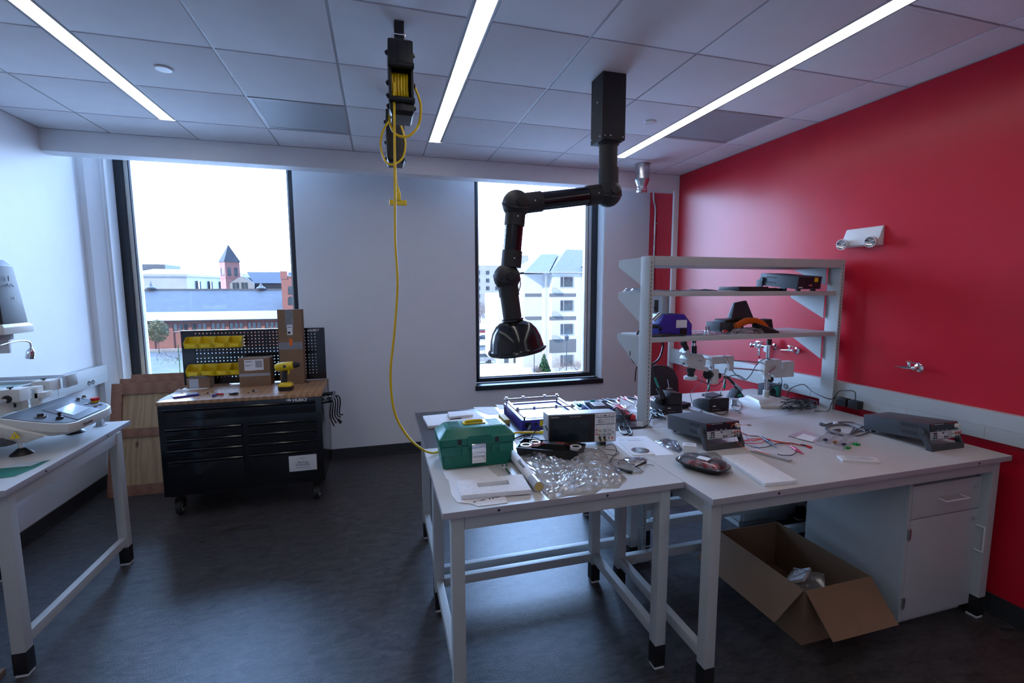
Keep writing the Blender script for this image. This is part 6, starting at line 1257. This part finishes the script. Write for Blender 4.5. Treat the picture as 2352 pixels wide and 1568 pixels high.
# gantry parts
MB().box(-2.30, -1.955, Y0+.03, Y0+.12, 1.075, 1.15).box(-2.02, -1.95, Y0+.02, Y0+.11, 1.075, 1.17).obj('side_block', M['cream'], t, bevel=.003)
MB().cyl((-1.985, Y0+.10, 1.160), (-1.985, 3.25, 1.163), .011, n=18).cyl((-1.96, 3.32, 1.175), (-1.96, 3.46, 1.18), .012, n=18).obj('slide_rod', M['chrome'], t)
def blk(a, b, c, d, e, f, nm='bracket_block', m='cream'): MB().box(a, b, c, d, e, f).obj(nm, M[m], t, bevel=.003)
blk(-2.03, -1.93, 3.18, 3.27, 1.145, 1.215); blk(-2.02, -1.93, 3.43, 3.53, 1.15, 1.215); blk(-2.0, -1.96, 3.24, 3.29, 1.08, 1.20); blk(-2.06, -1.985, 3.12, 3.22, 1.085, 1.15); blk(-1.975, -1.935, 3.33, 3.38, 1.08, 1.20); blk(-1.955, -1.90, 3.33, 3.40, 1.13, 1.165)
for c_ in ((-1.975, 3.238, 1.115), (-1.975, 3.238, 1.15)): MB().cyl((c_[0]-.02, c_[1]-.0, c_[2]), (c_[0]-.019, c_[1]-.002, c_[2]), .012).obj('bore', M['ink'], t)
for y in (3.20, 3.47): MB().cyl((-1.98, y, 1.215), (-1.98, y, 1.222), .005).cyl((-1.98, y, 1.222), (-1.98, y, 1.228), .014, n=16).obj('thumb_screw', M['black'], t)
for y in (3.176, 3.43): MB().cyl((-1.985, y-.004, 1.163), (-1.985, y+.004, 1.163), .021, n=18).obj('bushing', M['black'], t)
MB().box(-2.34, -2.03, 3.19, 3.215, 1.185, 1.20).box(-2.34, -2.0, 3.52, 3.545, 1.19, 1.21).box(-2.30, -2.27, 3.215, 3.52, 1.185, 1.20).box(-2.06, -2.035, 3.215, 3.52, 1.185, 1.20).obj('board_frame', M['alu'], t, bevel=.001)
MB().box(-2.27, -2.06, 3.22, 3.51, 1.190, 1.194).obj('glass_plate', mat('pale_green_glass', (.28, .45, .42), .1), t)
MB().box(-2.30, -2.05, 3.06, 3.14, 1.10, 1.17).box(-2.2, -2.1, 3.1, 3.16, 1.13, 1.18).obj('feeder', M['black'], t, bevel=.004)
MB().box(-2.36, -1.915, 3.60, 3.615, 1.20, 1.225).box(-1.93, -1.91, 3.545, 3.66, 1.15, 1.225).box(-2.36, -2.34, 3.40, 3.615, 1.2, 1.225).obj('rear_rail', M['alu'], t, bevel=.001)
MB().box(-2.37, -2.355, 3.10, 3.60, .97, 1.9).obj('back_column', M['cream'], t, bevel=.003)
# head
hd = [(3.14, 1.575), (3.44, 1.575), (3.425, 1.70), (3.435, 1.73), (3.40, 1.90), (3.36, 1.93), (3.18, 1.93)]
hx = -2.0
MB().loft([[(hx-.26, 3.24, 1.575), (hx, 3.24, 1.575), (hx, 3.43, 1.570), (hx-.26, 3.43, 1.57)], [(hx-.26, 3.245, 1.71), (hx-.01, 3.245, 1.71), (hx-.01, 3.42, 1.71), (hx-.26, 3.42, 1.71)], [(hx-.26, 3.23, 1.90), (hx-.015, 3.24, 1.90), (hx-.015, 3.385, 1.895), (hx-.26, 3.385, 1.90)], [(hx-.24, 3.25, 1.93), (hx-.04, 3.25, 1.93), (hx-.04, 3.36, 1.93), (hx-.24, 3.36, 1.93)]]).obj('camera_head', M['gun'], t, bevel=.004)
MB().box(hx-.26, hx-.012, 3.232, 3.240, 1.58, 1.90).obj('head_front', M['black'], t, bevel=.002)
MB().loft([[(hx-.27, 3.22, 1.515), (hx+.012, 3.22, 1.515), (hx+.012, 3.45, 1.515), (hx-.27, 3.45, 1.515)], [(hx-.27, 3.22, 1.555), (hx+.012, 3.22, 1.555), (hx+.012, 3.45, 1.555), (hx-.27, 3.45, 1.555)], [(hx-.26, 3.23, 1.572), (hx+.0, 3.23, 1.572), (hx+.0, 3.43, 1.572), (hx-.26, 3.43, 1.572)]]).obj('head_skirt', M['cream'], t, bevel=.003)
MB().box(hx-.25, hx-.03, 3.216, 3.2195, 1.530, 1.540).obj('head_slot', M['ink'], t); MB().cyl((hx-.12, 3.33, 1.48), (hx-.12, 3.33, 1.515), .09, n=28).obj('lens_ring', M['stoneshade'], t)
MB().cyl((hx-.07, 3.26, 1.46), (hx-.07, 3.26, 1.48), .006).obj('probe_pin', M['redp'], t)
s = MB(); c = Vector((hx-.006, 3.325, 1.80))
for k in range(3):
    a = PI/2+2*PI*k/3; d = Vector((0, math.cos(a), math.sin(a))); s.cyl(c+d*.012, c+d*.04, .002, n=6)
s.obj('fan_mark', M['ink'], t); text('lettering', 'CE', .022, M['silverink'], t, (hx-.0085, 3.34, 1.715), (PI/2, 0, PI/2))
MB().box(hx-.25, hx-.05, 3.34, 3.36, 1.40, 1.485).obj('lamp_mount', M['white'], t, bevel=.004)
MB().tube([P(0, 793, x=-2.05), P(25, 786, x=-2.05), P(52, 782, x=-2.05), P(68, 786, x=-2.05), P(71, 797, x=-2.05)], .005, 8).obj('gooseneck', M['alu'], t)
a = P(71, 797, x=-2.05); MB().lathe([(.005, 0), (.016, -.018), (.020, -.03), (.021, -.07), (.018, -.071)], TR(*a) @ Matrix.Rotation(.18, 4, 'Y'), 20).obj('lamp_head', M['chrome'], t)
# green boards on the bench
for i, (pts, m, l) in enumerate((([CM(0, 1435), CM(190, 1400), CM(640, 1325), CM(440, 1430), CM(190, 1535), CM(0, 1560)], 'green', 'green circuit board sheet with a pale blue film at the front left bench edge'), ([CM(40, 1430), CM(200, 1370), CM(560, 1335), CM(400, 1400)], 'lcd', 'pale blue film sheet lying on the green circuit board'))): sheet('circuit_board' if i == 0 else 'film_sheet', l, 'circuit board' if i == 0 else 'film', pts, TZ+.0003+.002*i, M[m], .0015)
GC = 'grey plastic brackets behind the machine console'
for i, (a_, b_, l) in enumerate(((1290, 880, 'grey plastic bracket on the left bench, nearest the corner'), (1120, 870, 'small grey bracket half hidden behind the machine console'))):
    p = P(*CM(a_, b_), z=TZ); t = thing('plastic_bracket', l, 'bracket', (p.x, p.y, TZ), group=GC); MB().box(-.028, .028, -.025, .025, 0, .004).obj('flange', M['stoneshade'], t, bevel=.001); MB().prism([(-.019, .004), (.019, .004), (.012, .045), (-.010, .045)], -.015, .015, 'y').obj('upright', M['stoneshade'], t, bevel=.002)

# ---------------------------------------------------------------- outside
GZ = -9.7
def outd(name, label, cat, loc=(0, 0, 0), group=None): return thing(name, label, cat, loc, group=group)
struct(MB().box(-260, 260, 6, 60, GZ-.4, GZ).obj('ground_near', M['conc']))
struct(MB().box(-260, 4, 60.01, 92, GZ-.4, GZ+.02).box(-260, 4, 104, 107, GZ-.4, GZ+.02).obj('lawn', M['grass']))
struct(MB().box(-260, 4, 92.01, 103.99, GZ-.4, GZ).obj('street', M['asph']))
struct(MB().box(4.01, 260, 60.01, 420, GZ-.4, GZ).box(-260, 4, 107.01, 420, GZ-.4, GZ).obj('ground_far', M['conc']))
struct(MB().box(-260, 3.9, 103.5, 103.9, GZ, GZ+.5).obj('kerb', M['trimw']))
def xz(px, py, y): p = P(px, py, y=y); return p.x, p.z
def arch(x, z, w, h, y0, y1):
    return [(x-w/2, z), (x+w/2, z), (x+w/2, z+h-w/2), (x+w*.35, z+h-w*.13), (x, z+h), (x-w*.35, z+h-w*.13), (x-w/2, z+h-w/2)]
# long brick market building
t = outd('brick_building', 'long low red brick building with a slate roof and arched windows across the street', 'building', (0, 108, GZ))
xa, ze = xz(270, 737, 108); xb, _ = xz(643, 730, 108); zr = xz(480, 669, 121)[1]-GZ; ze -= GZ
MB().box(xa, xb, 0, 26, 0, ze).obj('wall', M['brick'], t)
MB().prism([(-1.2, ze+.05), (0, ze+.05), (13, zr), (26, ze+.05), (27, ze+.05), (13, zr+.4)], xa-.5, xb+.5, 'x').obj('roof', M['slate'], t)
MB().prism([(-1.5, ze), (-1.3, ze-.15), (2.0, ze+1.35), (2.0, ze+1.55)], xa-.5, xb+.5, 'x').obj('eaves_roof', M['copper'], t)
MB().box(xa-.5, xb+.5, 12.7, 13.4, zr+.25, zr+.6).obj('ridge_cap', M['farstone'], t)
wb = xz(480, 757, 108)[1]-GZ; wt = xz(480, 742, 108)[1]-GZ
n0 = xz(325, 750, 108)[0]; sp = (xz(625, 750, 108)[0]-n0)/7
k = 0
pil = MB()
for g in range(-1, 9):
    gx = n0+g*sp; pil.box(gx-sp*.5-.35, gx-sp*.5+.35, -.16, 0, 0, ze-.2)
    for q in (-1, 0, 1):
        MB().prism(arch(gx+q*sp*.27, wb, .56, wt-wb, 0, 0), -.06, .02, 'y').obj('window', M['pglass'], t)
pil.obj('pilaster', M['brick'], t)
MB().box(xa, xb, -.12, 0, wb-.35, wb-.15).obj('string_course', M['stone'], t)
for px, nm in ((348, 'finial'), (600, 'finial')):
    x, z = xz(px, 671, 121); z -= GZ
    MB().lathe([(1.0, 0), (.7, .35), (.45, .6), (1.0, 1.1), (.9, 1.35), (.5, 1.5), (.3, 1.9), (.08, 2.3), (.05, 2.7)], TR(x, 13, z-.2), 12).obj(nm, M['farstone'], t)
# brick end block to the right
t = outd('brick_building', 'taller red brick block with arched windows, right edge of the left window view', 'building', (0, 106, GZ))
x0, z0 = xz(644, 635, 106); x1, z1 = xz(720, 638, 106); z0 -= GZ
MB().box(x0+.1, x1, 0, 12, 0, z0).box(x0, x0+1.3, -.1, 1.5, z0-.5, z0+1.1).obj('wall', M['brick'], t)
MB().box(x0+1.5, x1, -.25, 12, z0, z0+.25).obj('cornice', M['trimw'], t)
for cx in (668, 681, 694):
    for py in (676, 700):
        x, z = xz(cx, py, 106); MB().prism(arch(x, z-GZ, 1.0, 1.75, 0, 0), -.06, .03, 'y').obj('window', M['pglass'], t)
# museum
t = outd('museum_building', 'large pale stone museum building with a flat greenish roof on the skyline', 'building', (0, 165, GZ))
a, za = xz(290, 634, 165); b, _ = xz(428, 634, 165); za -= GZ
back = Vector((11, 42))
pol = [(a, 0), (b, 0), (b+back.x, back.y), (a-5, back.y)]
MB().prism(pol, 0, za).obj('wall', M['stone'], t)
def grow(pl, s): return [(x+(s if i in (1, 2) else -s), y+(-s if i < 2 else s)) for i, (x, y) in enumerate(pl)]
MB().prism(grow(pol, .5), za, za+.7).obj('cornice', M['stone'], t)
z2 = xz(400, 618, 170)[1]-GZ
MB().loft([[(*p, za+.7) for p in pol], [(*p, z2) for p in grow(pol, -5)]]).obj('roof', M['copper'], t)
MB().box(a-6, xz(352, 605, 165)[0], 8, 20, z2-1, xz(330, 605, 170)[1]-GZ).obj('upper_block', M['farstone'], t)
for px in range(440, 500, 9):
    pass
for i in range(6):
    f = .12+i*.14; x = b+back.x*f; y = back.y*f
    MB().box(x-.3, x+.45, y-1.2, y+1.2, za*.25, za*.92).obj('window', M['pglass'], t)
# tower
t = outd('brick_tower', 'square red brick tower with a steep pyramid slate roof on the skyline', 'tower', (0, 150, GZ))
cx = (xz(504, 600, 150)[0]+xz(549, 600, 150)[0])/2; hw = (xz(549, 600, 150)[0]-xz(504, 600, 150)[0])/2*.78; zt_ = xz(527, 602, 150)[1]-GZ; za2 = xz(524, 562, 150)[1]-GZ
R = TR(cx, 0, 0) @ RZ(.62)
def sq(h, z): return [R @ Vector((x*h, y*h, z)) for x, y in ((-1, -1), (1, -1), (1, 1), (-1, 1))]
MB().loft([sq(hw, 0), sq(hw, zt_)]).obj('wall', M['brick'], t)
MB().loft([sq(hw*1.13, zt_), sq(.05, za2)]).obj('roof', M['slate'], t)
MB().loft([sq(hw*1.05, zt_-4.6), sq(hw*1.05, zt_-4.3)]).obj('string_course', M['brick'], t)
for s in (0, 1):
    for q in (-.45, .45):
        m = MB().prism(arch(q*hw, zt_-3.9, .8, 2.4, 0, 0), -hw-.05, -hw+.05, 'y'); m.v = [tuple(R @ RZ(-PI/2*s) @ Vector(v)) for v in m.v]; m.obj('window', M['pglass'], t)
# gabled house
t = outd('brick_house', 'brick house with a pale gable wall and dark roof beside the tower', 'building', (0, 135, GZ))
x0, _ = xz(529, 669, 135); x1, _ = xz(584, 669, 135); zs = xz(540, 650, 135)[1]-GZ; zp = xz(560, 636, 135)[1]-GZ; x2, _ = xz(650, 669, 135); zr2 = xz(600, 624, 140)[1]-GZ
MB().prism([(x0, 0), (x1, 0), (x1, zs), (x1-2.6, zp), (x0+2.2, zp), (x0, zs)], 0, 10, 'y').obj('gable_wall', M['stone'], t)
MB().prism([(x0-.5, zs-.2), (x0+2.1, zp+.1), (x1-2.5, zp+.1), (x1, zs)], 0.2, 10, 'y').obj('gable_coping', M['slate'], t)
MB().loft([[(x1-.1, .8, zs), (x2+4, .8, zs), (x2+4, 12, zs), (x1-.1, 12, zs)], [(x1-3, 6, zr2), (x2+2, 6, zr2), (x2+2, 6.4, zr2), (x1-3, 6.4, zr2)]]).box(x1, x2+4, 1, 11.5, 0, zs).obj('roof', M['darkroof'], t)
for px in (538, 546, 558, 566):
    x, z = xz(px, 664, 135); MB().box(x-.3, x+.3, -.06, .05, z-GZ, z-GZ+1.7).obj('window', M['pglass'], t)
# apartment block behind the right window
t = outd('apartment_block', 'white rendered four storey apartment block with grey gabled roofs and air conditioners', 'building', (0, 66, GZ))
Y = 66
def q(a_, b_, y=Y): x, z = xz(1080+a_*.2168, 560+b_*.2168, y); return x, z-GZ
g = q(560, 320); e1 = q(775, 320); e2 = q(832, 315); r1 = q(1150, 315)
MB().box(g[0], e1[0], 0, 14, 0, g[1]).obj('wall', M['render'], t)
MB().box(e2[0]-.0, r1[0], -1.5, 14, 0, e2[1]).obj('projecting_wall', M['render'], t)
MB().box(e1[0], e2[0], -.3, 14, 0, e2[1]+.2).obj('recess_wall', M['render'], t)
MB().box(r1[0], q(1185, 0)[0], .5, 14, 0, q(1, 245)[1]).obj('wall', M['render'], t)
MB().box(q(1185, 0)[0], q(1500, 0)[0], -.5, 14, 0, q(1, 245)[1]).obj('brick_bay', M['brick'], t)
for A_, B_, C_, D_ in (((560, 300), (760, 105), (930, 105), (775, 300)), ((830, 300), (1020, 57), (1200, 65), (1145, 300)), ((1180, 240), (1300, 100), (1500, 100), (1500, 240))):
    a1 = q(*A_); d1 = q(*D_); zb = a1[1]; b1 = q(*B_, y=Y+5); c1 = q(*C_, y=Y+5)
    MB().add([(a1[0]-.3, -1.9, zb), (d1[0]+.2, -1.9, zb), (c1[0], 5, b1[1]), (b1[0], 5, b1[1]), (a1[0]-.3, 12, zb), (d1[0]+.2, 12, zb)], [(0, 1, 2, 3), (3, 2, 5, 4), (0, 3, 4), (1, 5, 2), (0, 4, 5, 1)]).obj('roof', M['slate2'], t, smooth=0)
    MB().box(a1[0]-.4, d1[0]+.3, -2.0, -1.8, zb-.18, zb+.05).obj('gutter', M['trimw'], t)
for z_, h_ in ((525, 35), (770, 35), (1015, 130)):
    a1 = q(838, z_, Y-1.5); b1 = q(1120, z_+h_, Y-1.5); MB().box(a1[0], b1[0], -1.53, -1.5, b1[1], a1[1]).obj('grey_band', M['rendg'], t)
    a1 = q(580, z_); b1 = q(755, z_+h_); MB().box(a1[0], b1[0], -.03, 0, b1[1], a1[1]).obj('grey_band', M['rendg'], t)
for z_ in (350, 600, 850, 1180):
    a1 = q(955, z_, Y-1.5); b1 = q(1085, z_+105, Y-1.5)
    w_ = MB().box(a1[0], b1[0], -1.56, -1.49, b1[1], a1[1]).obj('window', M['pglass'], t)
    mx = a1[0]+(b1[0]-a1[0])*.25
    MB().box(a1[0]-.05, b1[0]+.05, -1.6, -1.56, b1[1]-.08, b1[1]).box(a1[0]-.05, b1[0]+.05, -1.6, -1.56, a1[1], a1[1]+.06).box(a1[0]-.06, a1[0], -1.6, -1.56, b1[1], a1[1]).box(b1[0], b1[0]+.06, -1.6, -1.56, b1[1], a1[1]).box(mx-.04, mx+.04, -1.6, -1.56, b1[1], a1[1]).obj('window_frame', M['trimw'], w_)
    if z_ < 1100:
        a1 = q(862, z_+128, Y-1.9); b1 = q(938, z_+158, Y-1.9); MB().box(a1[0], b1[0], -2.0, -1.5, b1[1], a1[1]).obj('air_conditioner', M['trimw'], t)
for a_ in (765, 1142): x, z = q(a_, 320); MB().cyl((x, -1.6, 0), (x, -1.6, z), .07, n=8).obj('downpipe', M['trimw'], t)
a1 = q(230, 520, 70); b1 = q(560, 1300, 70); t2 = outd('apartment_wing', 'plain white rendered wing left of the apartment block, partly behind the extractor hood', 'building', (0, 70, GZ))
MB().box(a1[0]+.9, b1[0]-.05, 0, 9, 0, a1[1]).obj('wall', M['render'], t2)
for c in (300, 400):
    a1 = q(c, 1165, 70); b1 = q(c+45, 1260, 70); MB().box(a1[0]+.9, b1[0]+.9, -.05, .02, b1[1], a1[1]).obj('window', M['pglass'], t2)
# high rise
t = outd('high_rise', 'distant pale brick high-rise with rows of windows, in the right window view', 'building', (0, 250, GZ))
a1 = q(55, 225, 250); b1 = q(345, 480, 250)
MB().box(a1[0]-25, b1[0]+6, 0, 20, 0, a1[1]).box(a1[0]+18, a1[0]+31, 3, 12, a1[1], a1[1]+6).obj('wall', M['stone'], t)
for i in range(10):
    for j in range(7):
        x = a1[0]+.5+i*5.2; z = a1[1]-5-j*4.2; MB().box(x, x+1.9, -.1, .02, z, z+2.1).obj('window', M['pglass'], t)
# cars
def car(label, px, py, m, rz=0, suv=False):
    s_ = P(px, py, z=GZ); t = outd('car', label, 'car', (s_.x, s_.y, GZ), group='parked cars'); t.rotation_euler = (0, 0, rz)
    h = .25 if suv else 0; k = lambda v: [(-v[0]*1, v[1]) for v in v]
    side = [(-2.2, .35), (-2.25, .75), (-1.9, .95+h*.3), (-1.35, 1.0+h*.3), (-.8, 1.42+h), (.75, 1.42+h), (1.5, 1.0+h*.5), (2.1, .88+h*.3), (2.25, .6), (2.2, .35)]
    MB().prism(side, -.85, .85, 'y').obj('body', m, t, bevel=.08)
    gl = [(-1.2, 1.0+h*.3), (-.75, 1.36+h), (.7, 1.36+h), (1.3, 1.0+h*.4)]
    MB().prism(gl, -.865, .865, 'y').obj('windows', M['pglass'], t)
    for x in (-1.4, 1.4):
        for y in (-.84, .84): MB().cyl((x, y-.03, .33), (x, y+.03, .33), .33, n=20).obj('wheel', M['black'], t)
car('white sport utility car parked lowest in the car park, nearest the building', 1101, 834, M['carw'], 3.2, True)
car('silver car parked in the car park behind the extractor hood', 1108, 808, M['cars'], 3.1)
car('dark blue car parked between the red car and the silver car', 1112, 782, M['carb'], 3.1)
car('red car parked farthest back in the car park', 1106, 767, M['carr'], 3.1)
car('pale car parked beside the dark blue car, half behind the hood', 1130, 797, M['carw'], 3.1)
# lamp posts
def lamp(label, px, py, h):
    s_ = P(px, py, z=GZ); t = outd('street_lamp', label, 'street lamp', (s_.x, s_.y, GZ))
    MB().cyl((0, 0, 0), (0, 0, h), .07, .05, 8).obj('pole', M['frame'], t); MB().lathe([(.08, h), (.28, h+.35), (.33, h+.75), (.1, h+.95), (.02, h+1.1)], n=10).obj('lantern', M['frame'], t)
lamp('tall dark street lamp in front of the apartment windows', 1301, 862, 4.6)
lamp('dark street lamp just below the right rim of the extractor hood', 1227, 862, 3.6)
# trees
def tree(name, label, cat, base, crown, rad, n, ls, m, trunk=.12, seed=1, shape='ball', group=None, lean=0):
    rnd = random.Random(seed); t = outd(name, label, cat, (base.x, base.y, base.z), group); c = Vector(crown)
    tm = MB().cyl((0, 0, 0), (lean, 0, c.z*.75), trunk, trunk*.5, 8)
    for k in range(9):
        a = rnd.uniform(0, 6.3); s0 = Vector((lean*.8, 0, c.z*rnd.uniform(.4, .75))); e = c+Vector((math.cos(a)*rad[0]*.7, math.sin(a)*rad[0]*.7, rad[1]*rnd.uniform(-.3, .7))); tm.cyl(s0, e, trunk*.35, trunk*.1, 5)
    tm.obj('trunk', M['bark'], t)
    L = MB()
    for k in range(n):
        while True:
            v = Vector((rnd.uniform(-1, 1), rnd.uniform(-1, 1), rnd.uniform(-1, 1)))
            if shape == 'ball' and .25 < v.length < 1: break
            if shape == 'cone' and math.hypot(v.x, v.y) < (1-(v.z+1)/2)*.95+.08: break
        p = c+Vector((v.x*rad[0], v.y*rad[0], v.z*rad[1])); u = Vector((rnd.uniform(-1, 1), rnd.uniform(-1, 1), rnd.uniform(-1, 1))).normalized(); w = u.orthogonal().normalized()
        s = ls*rnd.uniform(.6, 1.3)
        if m == M['twig']: L.add([p-u*s*2.2, p-u*s*2.2+w*s*.10, p+u*s*2.2], [(0, 1, 2)])
        else: L.add([p-u*s, p+w*s*.6, p+u*s, p-w*s*.6], [(0, 1, 2, 3)])
    L.obj('crown', m, t, smooth=0)
tree('young_tree', 'young tree with thin yellow-green leaves on the lawn outside the left window', 'tree', P(366, 812, z=GZ), (0, 0, 4.2), (1.75, 2.1), 1500, .16, M['leaf'], .07, 5)
tree('bare_shrub', 'bare leafless shrub on the lawn beside the tool chest pegboard', 'shrub', P(412, 838, z=GZ), (-1, 0, 1.6), (1.9, 1.3), 90, .4, M['twig'], .05, 6)
s_ = P(414, 858, z=GZ); t = outd('green_post', 'thin dark green post on the lawn left of the pegboard', 'post', (s_.x, s_.y, GZ)); MB().cyl((0, 0, 0), (0, 0, 4.1), .06, n=8).obj('post', M['leafd'], t)
tree('conifer', 'small bright green conifer in front of the apartment block', 'tree', P(1250, 858, z=GZ), (0, 0, 1.5), (.95, 1.35), 2600, .12, M['leafd'], .08, 7, 'cone')
for i, (px, py, l, r_) in enumerate(((1285, 860, 'bare reddish bush just right of the green conifer', 1.35), (1325, 858, 'low bare bush at the foot of the brick bay, far right', 1.0), (1232, 860, 'small bare bush just left of the green conifer', .6))):
    tree('bare_shrub', l, 'shrub', P(px, py, z=GZ), (0, 0, .9*r_), (1.1*r_, .9*r_), 500, .22, M['twig'], .04, 20+i)
for i, (px, py, h, l) in enumerate(((1103, 742, 4.5, 'leafless tree beside the left frame of the right window'), (1122, 757, 4.2, 'leafless tree left of the apartment block, behind the hood'))):
    tree('bare_tree', l, 'tree', P(px, py, z=GZ), (0, 0, h), (3.0, 3.0), 1500, .42, M['twig'], .2, 30+i)
for i, (px, l) in enumerate(((575, 'distant bare tree on the skyline behind the house'), (640, 'distant bare tree on the skyline by the brick block'))):
    s_ = P(px, 669, y=200); tree('bare_tree', l, 'tree', Vector((s_.x, 200, GZ)), (0, 0, 18.2), (4, 3.4), 900, .55, M['twig'], .3, 40+i)
